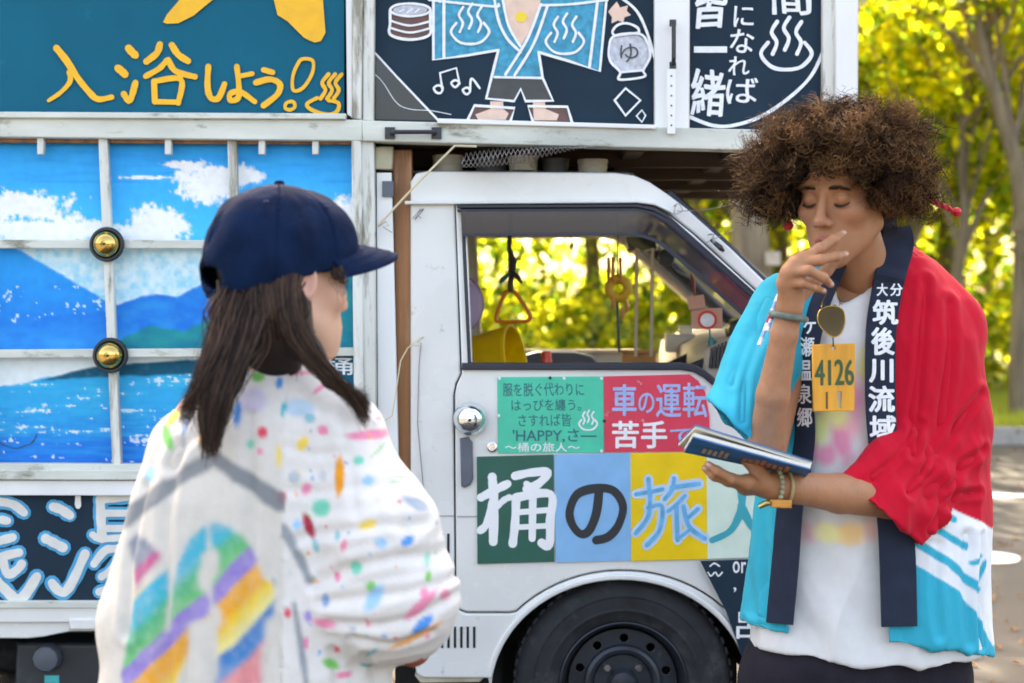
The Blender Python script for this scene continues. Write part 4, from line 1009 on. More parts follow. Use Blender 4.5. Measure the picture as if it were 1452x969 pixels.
# ================================================================ loose things on and in the truck
def tub(px0, px1, py0, py1, Y, mat, label, name='washtub'):
    a_, b_ = P(px0, py1, Y), P(px1, py0, Y); R = (b_.x - a_.x) / 2; H = b_.z - a_.z; c = ((a_.x + b_.x) / 2, Y + R, a_.z)
    t = thing(name, c, label, 'tub', None)
    MB().lathe([(.0001, 0), (R * .93, 0), (R * .95, .003), (R * .985, H * .75), (R * .985, H * .76), (R * 1.02, H * .77), (R * 1.02, H), (R * .95, H), (R * .9, H * .2), (.0001, H * .18)], c, 'Z', 32).build('wall', mat, t)
    MB().lathe([(R * .965, H * .35), (R * .985, H * .37), (R * .985, H * .47), (R * .97, H * .49)], c, 'Z', 32).build('hoop', mat, t)
wt = M('tub_white', (.62, .60, .50), rough=.5, var=.12); gt = M('tub_grey', (.14, .15, .17), rough=.5, var=.2)
tub(612, 656, 219, 244, .13, wt, 'off white washtub on the cab roof beside the curled chicken wire')
tub(674, 718, 222, 245, .16, gt, 'wide dark grey basin on the cab roof behind the chicken wire')
tub(721, 763, 220, 241, .12, wt, 'cream washtub on the cab roof between two grey tubs')
tub(768, 808, 224, 243, .16, gt, 'small dark grey tub on the cab roof between cream tubs')
tub(820, 863, 225, 244, .12, wt, 'cream washtub on the cab roof at the end of the row')
# hand strap
oc = M('orange_plastic', (.80, .22, .02), rough=.35, var=.08)
h0 = P(724, 333, .45)
hs = thing('hand_strap', P(724, 455, .45), 'orange triangular hand strap hanging in the cab window', 'hand strap')
tr_ = [(716, 417), (724, 413), (732, 417), (751, 446), (750, 453), (744, 456), (710, 457), (704, 454), (704, 446)]
MB().tube(catmull([P(a_, b_, .45) for a_, b_ in tr_], 4, True), .0055, 8, closed=True).build('grip', oc, hs)
MB().tube([P(724, 300, .45), P(722, 352, .452), P(727, 372, .448), P(724, 400, .45), P(724, 414, .45)], [.006, .006, .012, .007, .010], 8).build('strap', M('strap_webbing', (.07, .055, .04), var=.4, rough=.8), hs)
MB().tube([P(722, 388, .44), P(712, 397, .43), P(708, 402, .43)], [.004, .008, .003], 7).build('tassel', M('green_thread', (.02, .20, .12)), hs)
MB().tube([P(727, 386, .44), P(735, 394, .43), P(740, 402, .43)], [.004, .008, .003], 7).build('tassel', M('dark_thread', (.04, .04, .05)), hs)
# hanging charms
ch = thing('hanging_charm', P(876, 500, .55), 'yellow ring charm with small orange rods hanging in the cab', 'charm')
c = P(877, 409, .55); MB().lathe([(.026 + .013 * math.cos(t), .012 * math.sin(t)) for t in [i * math.pi / 5 for i in range(11)]], c, 'Y', 22).build('ring', M('yellow_wood', (.80, .48, .03), rough=.4), ch)
MB().tube([P(876, 300, .55), P(876, 395, .55)], .002, 5).build('cord', black, ch)
MB().tube([P(875, 420, .55), P(878, 500, .55)], .0035, 6).build('cord', black, ch)
for x in (863, 869, 880): MB().tube([P(x, 365, .54), P(x, 401, .54)], .0045, 8).build('rod', M('amber_rod', (.70, .25, .06), rough=.2), ch)
for x, y in ((868, 432), (888, 436), (882, 446)): MB().tube([P(x, y - 12, .54), P(x + 2, y, .54), P(x, y + 8, .54)], [.002, .007, .002], 6).build('bead', M('amber_rod', (.7, .25, .06)), ch)
for x, lab in ((903, 'long pale ribbon hanging in the cab beside the ring charm'), (925, 'long pale ribbon hanging in the cab under the mirror')):
    tag(plate('ribbon', [(x - 2.5, 352), (x + 2.5, 352), (x + 1, 506), (x - 4, 506)], .58, .002, M('ribbon_cloth', (.62, .50, .30), rough=.8)), lab, 'ribbon')
pk = M('pink_board', (.62, .33, .23), rough=.6, var=.1)
sg = thing('hanging_plaque', P(1003, 465, .22), 'pinkish wooden plaque with red ring hanging behind the windscreen', 'plaque')
pl = plate('board', [(981, 437), (1024, 437), (1025, 466), (980, 467)], .22, .006, pk, sg, bevel=.001)
plate('board', [(974, 421), (998, 418), (1001, 437), (977, 440)], .214, .005, pk, sg, bevel=.001)
sheet('red_ring', [circ(1003, 454, 14, 13.5), circ(1003, 454, 10.5, 10)], .2185, M('red_ink', (.72, .05, .04)), pl)
sheet('white_disc', circ(1003, 454, 10, 9.6), .2187, chalkw, pl)
MB().tube([P(985, 420, .215), P(983, 398, .22), P(980, 388, .23)], [.002, .006, .002], 6).build('knot', M('maroon_thread', (.2, .04, .03)), sg)
tg = thing('tassel_charm', P(1010, 495, .2), 'dark teal tassel charm hanging above the dashboard', 'charm')
MB().tube([P(1006, 466, .21), P(1007, 478, .2), P(1010, 484, .2), P(1010, 496, .2)], [.002, .003, .012, .011], 8).build('tassel', M('teal_thread', (.01, .16, .17)), tg)
# yellow bucket, red bottle, wooden box, paper boxes, lavender cushion
yb = M('yellow_plastic', (.90, .68, .01), rough=.3, var=.05, trans=.5)
a_ = P(700, 545, .5); bk = thing('yellow_bucket', a_, 'bright yellow plastic wash bucket tipped on the cab seat', 'bucket')
m = MB(); m.lathe([(.0001, 0), (.078, 0), (.082, .006), (.094, .125), (.100, .128), (.100, .138), (.091, .138), (.080, .012), (.0001, .010)], (0, 0, 0), 'Z', 36)
Rm = Matrix.Translation(P(664, 522, .50)) @ Matrix.Scale(1.02, 4) @ Matrix.Rotation(math.radians(80), 4, 'Y') @ Matrix.Rotation(.3, 4, 'X')
m.V = [tuple(Rm @ Vector(v)) for v in m.V]; m.build('wall', yb, bk)
rb = thing('red_bottle', P(775, 560, .4), 'small red capped bottle standing behind the window sill', 'bottle')
c = P(775, 540, .4); MB().lathe([(.0001, 0), (.016, 0), (.0165, .05), (.013, .062), (.0001, .062)], c, 'Z', 18).build('bottle_body', M('red_plastic', (.72, .05, .015), rough=.3), rb)
MB().lathe([(.0135, .058), (.0135, .075), (.011, .079), (.0001, .079)], c, 'Z', 18).build('cap', MATS['red_plastic'], rb)
a_, b_ = P(884, 530, .6), P(930, 499, .6)
wb = thing('wooden_box', a_, 'small orange brown wooden box lying behind the window sill', 'box')
ob = M('orange_wood', (.50, .22, .06), rough=.6, var=.3, scale=20)
bevel_box('box_body', (a_.x, .6, a_.z), (b_.x, .68, b_.z - .006), ob, wb, .003); bevel_box('lid', (a_.x - .004, .596, b_.z - .005), (b_.x + .004, .684, b_.z + .004), ob, wb, .002)
for x0_, y0_, x1_, y1_, Y_, lab in ((945, 474, 985, 500, .75, 'cream paper box lying on the dashboard top'), (965, 462, 982, 474, .78, 'small white paper cup box on the cream box')):
    a_, b_ = P(x0_, y1_, Y_), P(x1_, y0_, Y_); pb = thing('paper_box', a_, lab, 'box')
    bevel_box('carton', (a_.x, Y_, a_.z), (b_.x, Y_ + .06, b_.z - .004), M('cream_card', (.66, .58, .44), rough=.7), pb, .002); bevel_box('flap', (a_.x - .002, Y_ - .002, b_.z - .0035), (b_.x + .002, Y_ + .062, b_.z), MATS['cream_card'], pb, .001)
lv = thing('round_cushion', P(655, 560, .5), 'round lavender cushion on the seat back behind the door pillar', 'cushion')
c = P(640, 432, .42)
MB().lathe([(.0001, -.045), (.05, -.042), (.075, -.028), (.086, 0), (.075, .028), (.05, .042), (.0001, .045)], c, 'Y', 36).build('pad', M('lavender_cloth', (.52, .42, .62), rough=.8, var=.08, bump=.2), lv)
MB().tube([c + Vector((.0865 * math.cos(t), 0, .0865 * math.sin(t))) for t in [i * math.pi / 18 for i in range(36)]], .003, 6, closed=True).build('piping', M('plum_piping', (.3, .2, .36)), lv)
# ================================================================ modelling soft bodies as distance fields
def vec(v): return np.array([v[0], v[1], v[2]], float)
def cone(a, b, ra, rb):
    a, b = vec(a), vec(b); ab = b - a; L2 = max(ab @ ab, 1e-12)
    lo = np.minimum(a - ra, b - rb); hi = np.maximum(a + ra, b + rb)
    def f(x, y, z):
        px, py, pz = x - a[0], y - a[1], z - a[2]
        t = np.clip((px * ab[0] + py * ab[1] + pz * ab[2]) / L2, 0, 1)
        return np.sqrt((px - t * ab[0]) ** 2 + (py - t * ab[1]) ** 2 + (pz - t * ab[2]) ** 2) - (ra + (rb - ra) * t)
    return f, lo, hi
def flatcone(a, b, ra, rb, n, fl):
    """cone squashed along n by factor fl (<1 thinner)"""
    a, b, n = vec(a), vec(b), vec(n); n = n / np.linalg.norm(n)
    ab = b - a; ab2 = ab + n * (ab @ n) * (1 / fl - 1); L2 = max(ab2 @ ab2, 1e-12)
    R = max(ra, rb) * 1.05; lo = np.minimum(a, b) - R; hi = np.maximum(a, b) + R
    def f(x, y, z):
        px, py, pz = x - a[0], y - a[1], z - a[2]
        s = (px * n[0] + py * n[1] + pz * n[2]) * (1 / fl - 1)
        px, py, pz = px + s * n[0], py + s * n[1], pz + s * n[2]
        t = np.clip((px * ab2[0] + py * ab2[1] + pz * ab2[2]) / L2, 0, 1)
        return (np.sqrt((px - t * ab2[0]) ** 2 + (py - t * ab2[1]) ** 2 + (pz - t * ab2[2]) ** 2) - (ra + (rb - ra) * t)) * (fl ** 0.5)
    return f, lo, hi
def ellip(c, r, R=None):
    c, r = vec(c), vec(r)
    if R is None: lo, hi = c - r, c + r
    else: lo, hi = c - r.max(), c + r.max()
    def f(x, y, z):
        px, py, pz = x - c[0], y - c[1], z - c[2]
        if R is not None:
            px, py, pz = (R[0][0] * px + R[1][0] * py + R[2][0] * pz, R[0][1] * px + R[1][1] * py + R[2][1] * pz, R[0][2] * px + R[1][2] * py + R[2][2] * pz)
        k0 = np.sqrt((px / r[0]) ** 2 + (py / r[1]) ** 2 + (pz / r[2]) ** 2)
        k1 = np.sqrt((px / r[0] ** 2) ** 2 + (py / r[1] ** 2) ** 2 + (pz / r[2] ** 2) ** 2) + 1e-9
        return k0 * (k0 - 1) / k1
    return f, lo, hi
def loft(rows, p=2.3):
    """rows: (z, cx, cy, rx, ry) from bottom to top"""
    A = np.array(sorted(rows), float)
    lo = np.array([(A[:, 1] - A[:, 3]).min(), (A[:, 2] - A[:, 4]).min(), A[0, 0]]); hi = np.array([(A[:, 1] + A[:, 3]).max(), (A[:, 2] + A[:, 4]).max(), A[-1, 0]])
    def f(x, y, z):
        zz = np.clip(z, A[0, 0], A[-1, 0])
        cx, cy, rx, ry = [np.interp(zz, A[:, 0], A[:, i]) for i in (1, 2, 3, 4)]
        k = (np.abs((x - cx) / rx) ** p + np.abs((y - cy) / ry) ** p) ** (1 / p)
        return np.maximum((k - 1) * np.minimum(rx, ry), np.maximum(A[0, 0] - z, z - A[-1, 0]))
    return f, lo, hi
def loft_front(rows, x, z, p=2.3):
    A = np.array(sorted(rows), float)
    cx, cy, rx, ry = [np.interp(z, A[:, 0], A[:, i]) for i in (1, 2, 3, 4)]
    u = np.clip(np.abs((x - cx) / rx), 0, 0.985)
    return cy - ry * (1 - u ** p) ** (1 / p)
class Field:
    def __init__(s, lo, hi, vox):
        s.lo = vec(lo); s.v = vox
        s.n = np.ceil((vec(hi) - s.lo) / vox).astype(int) + 1
        s.A = np.full(tuple(s.n), 1.0, np.float32)
        s.ax = [s.lo[i] + vox * np.arange(s.n[i]) for i in range(3)]
    def _sl(s, lo, hi, pad):
        i0 = np.clip(np.floor((lo - pad - s.lo) / s.v).astype(int), 0, s.n - 1); i1 = np.clip(np.ceil((hi + pad - s.lo) / s.v).astype(int) + 1, 0, s.n)
        if np.any(i1 <= i0): return None, None
        sl = tuple(slice(i0[i], i1[i]) for i in range(3))
        X = s.ax[0][sl[0]][:, None, None]; Y = s.ax[1][sl[1]][None, :, None]; Z = s.ax[2][sl[2]][None, None, :]
        return sl, (X, Y, Z)
    def add(s, prim, k=0.0):
        f, lo, hi = prim; sl, c = s._sl(lo, hi, k + 3 * s.v)
        if sl is None: return s
        d = f(*c); a = s.A[sl]
        if k > 0:
            h = np.maximum(k - np.abs(a - d), 0) / k; s.A[sl] = np.minimum(a, d) - h * h * k * 0.25
        else: s.A[sl] = np.minimum(a, d)
        return s
    def sub(s, prim, k=0.0):
        f, lo, hi = prim; sl, c = s._sl(lo, hi, k + 3 * s.v)
        if sl is None: return s
        d = -f(*c); a = s.A[sl]
        if k > 0:
            h = np.maximum(k - np.abs(a - d), 0) / k; s.A[sl] = np.maximum(a, d) + h * h * k * 0.25
        else: s.A[sl] = np.maximum(a, d)
        return s
    def grids(s): return s.ax[0][:, None, None], s.ax[1][None, :, None], s.ax[2][None, None, :]
    def mesh(s):
        """surface nets"""
        A = s.A; S = A < 0
        c = S[:-1, :-1, :-1].astype(np.int8)
        for dx, dy, dz in ((1, 0, 0), (0, 1, 0), (0, 0, 1), (1, 1, 0), (1, 0, 1), (0, 1, 1), (1, 1, 1)):
            c = c + S[dx:A.shape[0] - 1 + dx, dy:A.shape[1] - 1 + dy, dz:A.shape[2] - 1 + dz]
        act = (c > 0) & (c < 8)
        I = np.argwhere(act); n = len(I)
        idx = np.full(act.shape, -1, np.int32); idx[act] = np.arange(n)
        acc = np.zeros((n, 3)); cnt = np.zeros(n)
        cor = [(0, 0, 0), (1, 0, 0), (0, 1, 0), (1, 1, 0), (0, 0, 1), (1, 0, 1), (0, 1, 1), (1, 1, 1)]
        val = [A[I[:, 0] + o[0], I[:, 1] + o[1], I[:, 2] + o[2]] for o in cor]
        for i, j in ((0, 1), (2, 3), (4, 5), (6, 7), (0, 2), (1, 3), (4, 6), (5, 7), (0, 4), (1, 5), (2, 6), (3, 7)):
            a, b = val[i], val[j]; m = (a < 0) != (b < 0)
            t = np.where(m, a / np.where(m, a - b, 1), 0)
            p = np.array(cor[i])[None, :] + t[:, None] * (np.array(cor[j]) - np.array(cor[i]))[None, :]
            acc[m] += p[m]; cnt[m] += 1
        V = s.lo + s.v * (I + acc / cnt[:, None])
        Q = []
        for ax in range(3):
            u, w = [(1, 2), (2, 0), (0, 1)][ax]
            sa = [slice(1, -1)] * 3; sa[ax] = slice(0, -1); sb = [slice(1, -1)] * 3; sb[ax] = slice(1, None)
            a, b = S[tuple(sa)], S[tuple(sb)]
            for flip, m in ((False, a & ~b), (True, ~a & b)):
                E = np.argwhere(m)
                if len(E) == 0: continue
                off = np.array([1, 1, 1]); off[ax] = 0; E = E + off
                def cell(du, dw):
                    q = E.copy(); q[:, u] += du; q[:, w] += dw
                    return idx[q[:, 0], q[:, 1], q[:, 2]]
                q = np.stack([cell(-1, -1), cell(0, -1), cell(0, 0), cell(-1, 0)], 1)
                Q.append(q[:, ::-1] if flip else q)
        return V, np.vstack(Q)
def v_normals(V, F):
    n = np.zeros_like(V)
    fn = np.cross(V[F[:, 2]] - V[F[:, 0]], V[F[:, 3]] - V[F[:, 1]])
    for k in range(4): np.add.at(n, F[:, k], fn)
    return n / (np.linalg.norm(n, axis=1, keepdims=True) + 1e-12)
def relax(V, F, it=2, lam=0.5):
    E = np.vstack([F[:, [0, 1]], F[:, [1, 2]], F[:, [2, 3]], F[:, [3, 0]]])
    for _ in range(it):
        s = np.zeros_like(V); c = np.zeros(len(V))
        np.add.at(s, E[:, 0], V[E[:, 1]]); np.add.at(c, E[:, 0], 1); np.add.at(s, E[:, 1], V[E[:, 0]]); np.add.at(c, E[:, 1], 1)
        V = V + lam * (s / np.maximum(c, 1)[:, None] - V)
    return V
def join(parts):
    V = []; F = []; o = 0
    for v, f in parts: V.append(v); F.append(f + o); o += len(v)
    return np.vstack(V), np.vstack(F)
def drop_hidden(V, F, keep):
    """drop quads none of whose corners is kept"""
    f = F[keep[F].any(1)]; u, inv = np.unique(f, return_inverse=True)
    return V[u], inv.reshape(f.shape)
def ramp(t, stops):
    xs = [s_[0] for s_ in stops]
    return np.stack([np.interp(t, xs, [s_[1][i] for s_ in stops]) for i in range(3)], 1)
def pxs(V, Y):
    """garment coordinates: upright plane through the wearer, in picture units"""
    s = SC(Y); return 726 + V[:, 0] * s, 440 - (V[:, 2] - CAM[2]) * s
def mixc(C, col, t):
    t = np.clip(t, 0, 1)[:, None]; return C * (1 - t) + np.asarray(col)[None, :] * t
def seg_d(x, y, pts):
    """distance to a polyline"""
    d = np.full(len(x), 1e9)
    for (ax_, ay), (bx, by) in zip(pts[:-1], pts[1:]):
        L = (bx - ax_) ** 2 + (by - ay) ** 2 + 1e-9
        t = np.clip(((x - ax_) * (bx - ax_) + (y - ay) * (by - ay)) / L, 0, 1)
        d = np.minimum(d, np.hypot(x - ax_ - t * (bx - ax_), y - ay - t * (by - ay)))
    return d
def in_poly(x, y, pts):
    r = np.zeros(len(x), bool); n = len(pts)
    for i in range(n):
        (x1, y1), (x2, y2) = pts[i], pts[(i + 1) % n]
        if y1 == y2: continue
        c = ((y1 > y) != (y2 > y)) & (x < (x2 - x1) * (y - y1) / (y2 - y1) + x1)
        r ^= c
    return r
def ribbons(paths, radii, sides=3):
    """many thin strands as one mesh; paths: (n, m, 3)"""
    n, m, _ = paths.shape
    T = np.gradient(paths, axis=1); T /= np.linalg.norm(T, axis=2, keepdims=True) + 1e-12
    ref = np.array([0.3, 0.5, 0.81]); U = np.cross(T, ref); U /= np.linalg.norm(U, axis=2, keepdims=True) + 1e-12; W = np.cross(T, U)
    an = 2 * np.pi * np.arange(sides) / sides
    V = paths[:, :, None, :] + (U[:, :, None, :] * np.cos(an)[None, None, :, None] + W[:, :, None, :] * np.sin(an)[None, None, :, None]) * radii[:, :, None, None]
    base = (np.arange(n)[:, None, None] * m + np.arange(m - 1)[None, :, None]) * sides
    k = np.arange(sides)[None, None, :]; l = (k + 1) % sides
    F = np.stack([base + k, base + l, base + l + sides, base + k + sides], -1).reshape(-1, 4)
    return V.reshape(-1, 3), F
def rot_frame(f, up=(0, 0, 1)):
    """columns: side (person's left), forward, up"""
    f = Vector(f).normalized(); s = Vector(up).cross(f).normalized(); u = f.cross(s)
    return np.array([[s.x, f.x, u.x], [s.y, f.y, u.y], [s.z, f.z, u.z]])
def head_field(vox, jaw=1.0, lo=(-.12, -.135, -.26), hi=(.12, .15, .15), neck=(0, -.05, -.22), eyes=True, ny=0.0):
    """adult head around the ear axis: x to the person's left, y forward, z up"""
    H = Field(lo, hi, vox)
    H.add(ellip((0, -.014, .036), (.073, .094, .086)))
    H.add(ellip((0, .030, -.022), (.060, .056, .082)), .03)
    H.add(ellip((0, .060, .045), (.052, .026, .035)), .03)
    for s in (-1, 1):
        H.add(cone((s * .056, -.002, -.050), (s * .016, .066, -.093), .017 * jaw, .015 * jaw), .035)
        H.add(ellip((s * .042, .058, -.018), (.022, .020, .017)), .022)
        H.add(ellip((s * .030, .0825, .0255), (.024, .0085, .006)), .014)
    H.add(ellip((0, .069, -.096), (.019, .016, .014)), .022)
    H.add(ellip((0, .070, -.062), (.030, .020, .026)), .022)
    for s in (-1, 1):
        H.sub(ellip((s * .0315, .102, .007), (.019, .017, .0105)), .020)
    # nose
    H.add(cone((0, .088 - ny * .4, .014), (0, .1065 - ny, -.024), .0065, .0095), .012)
    H.add(ellip((0, .1085 - ny, -.0285), (.0115, .0105, .0095)), .008)
    for s in (-1, 1):
        H.add(ellip((s * .0135, .0985 - ny * .6, -.0325), (.0075, .0095, .0075)), .006)
        H.sub(ellip((s * .0068, .1045, -.0405), (.0036, .0058, .0035)), .004)
    # mouth
    for s in (-1, 1):
        H.add(cone((0, .0945, -.0600), (s * .021, .0840, -.0640), .0052, .0028), .006)
        H.add(cone((0, .0930, -.0705), (s * .017, .0845, -.0672), .0062, .0032), .006)
    H.sub(ellip((0, .1015, -.0652), (.021, .0095, .0013)), .004)
    H.sub(cone((0, .1015, -.046), (0, .0985, -.054), .0024, .0030), .006)
    if eyes:
        for s in (-1, 1):
            H.add(ellip((s * .0315, .0735, .0065), (.0135, .0125, .0120)), .004)
    # ears
    for s in (-1, 1):
        R = np.array(Matrix.Rotation(s * math.radians(-22), 3, 'Z') @ Matrix.Rotation(math.radians(-10), 3, 'X'))
        H.add(ellip((s * .0790, -.008, -.004), (.0085, .0175, .0300), R), .008)
        H.sub(ellip((s * .0885, -.005, .002), (.0075, .0105, .0185), R), .005)
        H.add(ellip((s * .0795, .0035, -.006), (.004, .004, .006), R), .004)
    H.add(cone((0, -.022, -.055), neck, .050, .056), .025)
    return H
# ================================================================ person in the red and turquoise festival coat
m_skin = M('brown_skin', (1, 1, 1), rough=0.48, var=0.07, scale=28, attr='col', sss=0.10, bump=0.30, bscale=520, spec=0.4)
MBASE = P(1232, 900, -.88)
man = thing('person', (MBASE.x, -.88, FLOOR), 'person with curly afro in red and turquoise festival coat reading a booklet', 'person')
HC = P(1196, 278, -1.0)
yaw, pit = math.radians(35), math.radians(12)
HR = rot_frame((-math.sin(yaw) * math.cos(pit), -math.cos(yaw) * math.cos(pit), -math.sin(pit)), (0.03, 0, 1))
HS = HR @ np.diag([.92, 1.0, 1.0])
def hl(p): return vec(HC) + HS @ vec(p)                 # head-local -> world
def to_local(V): return (V - vec(HC)[None, :]) @ HR
nb = to_local(np.array([P(1236, 432, -.86)]))[0]
H = head_field(.0019, neck=tuple(nb), lo=(-.12, -.16, -.27))
hV, hF = H.mesh(); hV = relax(hV, hF, 1, .4)
x, y, z = hV.T
SK = np.array([.43, .200, .100])
C = np.tile(SK, (len(hV), 1)) * (1 + .05 * fbm(x * 60, y * 60, z * 60, 3, 4))[:, None]
C = mixc(C, (.50, .20, .12), np.exp(-((np.abs(x) - .042) ** 2 + (z + .022) ** 2) / .0004) * (y > .03) * .5)     # cheeks
C = mixc(C, (.46, .19, .12), np.exp(-(x ** 2 + (z + .028) ** 2) / .0003) * (y > .09) * .5)
lip = (np.abs(x) < .0235) & (y > .078) & (z < -.0555 + .1 * np.abs(x) * 0) & (z > -.0775 + 10 * x ** 2)
C = mixc(C, (.36, .12, .095), soft(np.hypot(x / .0225, (z + .0655) / .0098) - 1, .35) * (y > .078))
C = mixc(C, (.12, .05, .035), np.exp(-((z + .0652 - 2.5 * x ** 2 * 0) ** 2) / 2.2e-6) * (np.abs(x) < .021) * (y > .078) * .75)
for s in (-1, 1):
    ex = (x - s * .0315)
    lash = -.0010 - 20 * ex ** 2 * 0 - .0035 * np.clip(1 - (ex / .0135) ** 2, 0, 1)
    C = mixc(C, (.03, .016, .012), np.exp(-((z - lash) ** 2) / 2.0e-6) * (np.abs(ex) < .0145) * (y > .066))
    C = mixc(C, (.26, .115, .07), np.exp(-((z - .0135) ** 2) / 5e-6) * (np.abs(ex) < .015) * (y > .066) * .45)
    C = mixc(C, (.34, .15, .09), np.exp(-((z + .008) ** 2) / 1.2e-5) * (np.abs(ex) < .015) * (y > .06) * .35)
    brow = .0285 - 6 * (np.abs(ex + s * -.004) ** 2) * 1.0
    C = mixc(C, (.05, .028, .02), np.exp(-((z - brow) ** 2) / 1.1e-5) * soft(np.abs(ex - s * .004) / .0205 - 1, .4) * (y > .055) * .45)
hW = hV @ HS.T + vec(HC)[None, :]
headC = C
# arms and hands
def pp(a): return P(a[0], a[1], a[2])
def chain(Fd, pts, rad, k=.006):
    for i in range(len(pts) - 1): Fd.add(cone(pp(pts[i]), pp(pts[i + 1]), rad[i], rad[i + 1]), k)
def bbox(pts, pad):
    A = np.array([pp(p) for p in pts]); return A.min(0) - pad, A.max(0) + pad
def hand(arm, armr, wrist, mcp, fingers, frad, thumb, vox, pad=.06):
    """one limb from the sleeve to the fingertips as a single surface"""
    allp = arm + [wrist] + mcp + sum(fingers, []) + thumb
    lo, hi = bbox(allp, pad); A = Field(lo, hi, vox)
    for i in range(len(arm) - 1): A.add(cone(pp(arm[i]), pp(arm[i + 1]), armr[i], armr[i + 1]), .008)
    # palm: a slab of cones from the wrist to each knuckle, webbed together
    for q in mcp: A.add(cone(pp(wrist), pp(q), .0155, .0115), .012)
    for a, b in zip(mcp[:-1], mcp[1:]): A.add(cone(pp(a), pp(b), .0118, .0118), .010)
    B = Field(lo, hi, vox)
    for j, fg in enumerate(fingers):
        G = Field(*bbox([mcp[j]] + fg, .022), vox)
        pts = [mcp[j]] + fg; rr = [r_ * frad[j] for r_ in (.0100, .0088, .0078, .0060)]
        chain(G, pts, rr, .004)
        for q, r_ in zip(pts[:3], rr[:3]): G.add(ellip(pp(q), (r_ * 1.06,) * 3), .004)
        o = np.round((G.lo - A.lo) / vox).astype(int)
        # resample the finger onto the limb's grid (same spacing) by adding its primitives
        for i in range(3): A.add(cone(pp(pts[i]), pp(pts[i + 1]), rr[i], rr[i + 1]), .0028 if i else .006)
        for q, r_ in zip(pts[1:3], rr[1:3]): A.add(ellip(pp(q), (r_ * 1.07,) * 3), .0025)
    tr = [.0165, .0128, .0108, .0078]
    for i in range(len(thumb) - 1): A.add(cone(pp(thumb[i]), pp(thumb[i + 1]), tr[i], tr[i + 1]), .006 if i == 0 else .003)
    V, F = A.mesh()
    return relax(V, F, 1, .4), F
vx = .0019
R_mcp = [(1139, 368, -1.148), (1129, 375, -1.158), (1119, 387, -1.158), (1113, 402, -1.150)]
R_f = [[(1162, 353, -1.150), (1182, 340, -1.135), (1196, 331, -1.117)], [(1163, 369, -1.166), (1185, 364, -1.152), (1199, 361, -1.136)],
       [(1147, 384, -1.182), (1168, 394, -1.178), (1178, 404, -1.164)], [(1139, 402, -1.172), (1157, 408, -1.170), (1168, 413, -1.158)]]
R_th = [(1126, 424, -1.128), (1150, 404, -1.108), (1172, 384, -1.104), (1188, 367, -1.106)]
rV, rF = hand([(1088, 652, -1.03), (1086, 628, -1.065), (1096, 560, -1.10), (1112, 475, -1.127), (1119, 442, -1.130)], [.0295, .0300, .0275, .0220, .0210], (1120, 432, -1.132), R_mcp, R_f, [1, 1.02, .97, .86], R_th, vx)
L_mcp = [(1060, 684, -1.175), (1057, 688, -1.155), (1058, 690, -1.133), (1062, 690, -1.113)]
L_f = [[(1037, 679, -1.192), (1017, 668, -1.196), (1004, 659, -1.192)], [(1032, 682, -1.172), (1012, 674, -1.176), (1000, 664, -1.172)], [(1034, 683, -1.148), (1014, 676, -1.15), (1002, 667, -1.146)], [(1042, 682, -1.124), (1026, 677, -1.126), (1016, 670, -1.122)]]
L_th = [(1086, 684, -1.150), (1074, 668, -1.160), (1062, 655, -1.150), (1050, 646, -1.140)]
lV, lF = hand([(1304, 702, -.985), (1260, 706, -1.02), (1190, 700, -1.075), (1128, 692, -1.125), (1100, 690, -1.135)], [.032, .036, .0335, .0262, .0245], (1090, 689, -1.14), L_mcp, L_f, [1, 1.03, .98, .86], L_th, vx)
def limb_col(V, tips):
    n = fbm(V[:, 0] * 60, V[:, 1] * 60, V[:, 2] * 60, 3, 8)
    C = np.tile(SK, (len(V), 1)) * (1 + .10 * n)[:, None]
    for t in tips:
        d = np.linalg.norm(V - vec(pp(t))[None, :], axis=1); C = mixc(C, (.52, .25, .16), np.exp(-(d / .011) ** 2) * .6)
        dn = np.linalg.norm((V - (vec(pp(t)) + np.array([-.001, -.0055, .001]))[None, :]) / np.array([1.25, 1, .8]), axis=1); C = mixc(C, (.66, .42, .33), soft(dn - .0042, .0016) * .9)
    C = C * (1 - .16 * np.clip(fbm(V[:, 0] * 210, V[:, 1] * 210, V[:, 2] * 210, 2, 18), 0, 1))[:, None]
    return C
# upper arms, chest, legs: one coarse surface under the clothes
lo, hi = (MBASE.x - .32, -1.10, FLOOR - .01), (MBASE.x + .34, -.70, 1.40)
T = Field(lo, hi, .007)
ch_ = P(1236, 470, -.87)
T.add(ellip((ch_.x, -.87, ch_.z), (.155, .085, .13))); T.add(ellip((MBASE.x, -.87, .98), (.135, .085, .16)), .05); T.add(ellip((MBASE.x, -.87, .74), (.15, .095, .12)), .05)
T.add(cone(P(1236, 432, -.86), P(1236, 470, -.87), .058, .09), .04)
for s, sh in ((-1, (1124, 458, -.88)), (1, (1338, 462, -.865))):
    e_ = (1090, 645, -1.03) if s < 0 else (1304, 700, -.985)
    T.add(cone(pp(sh), pp(e_), .042, .029), .03)
    hx = MBASE.x + s * .085
    T.add(cone((hx, -.87, .70), (hx + s * .03, -.89, .30), .085, .056), .03); T.add(cone((hx + s * .03, -.89, .30), (hx + s * .045, -.86, -.08), .056, .038), .02)
    T.add(cone((hx + s * .045, -.85, -.115), (hx + s * .06, -.99, -.13), .035, .026), .02)
tV, tF = T.mesh()
V, F = join([(hW, hF), (rV, rF), (lV, lF), (tV, tF)])
me = mesh_np('body', V, F)
set_col(me, np.vstack([headC, limb_col(rV, [f[-1] for f in R_f]), limb_col(lV, [f[-1] for f in L_f]), np.tile(SK, (len(tV), 1))]))
body = link('body', me, m_skin, man)
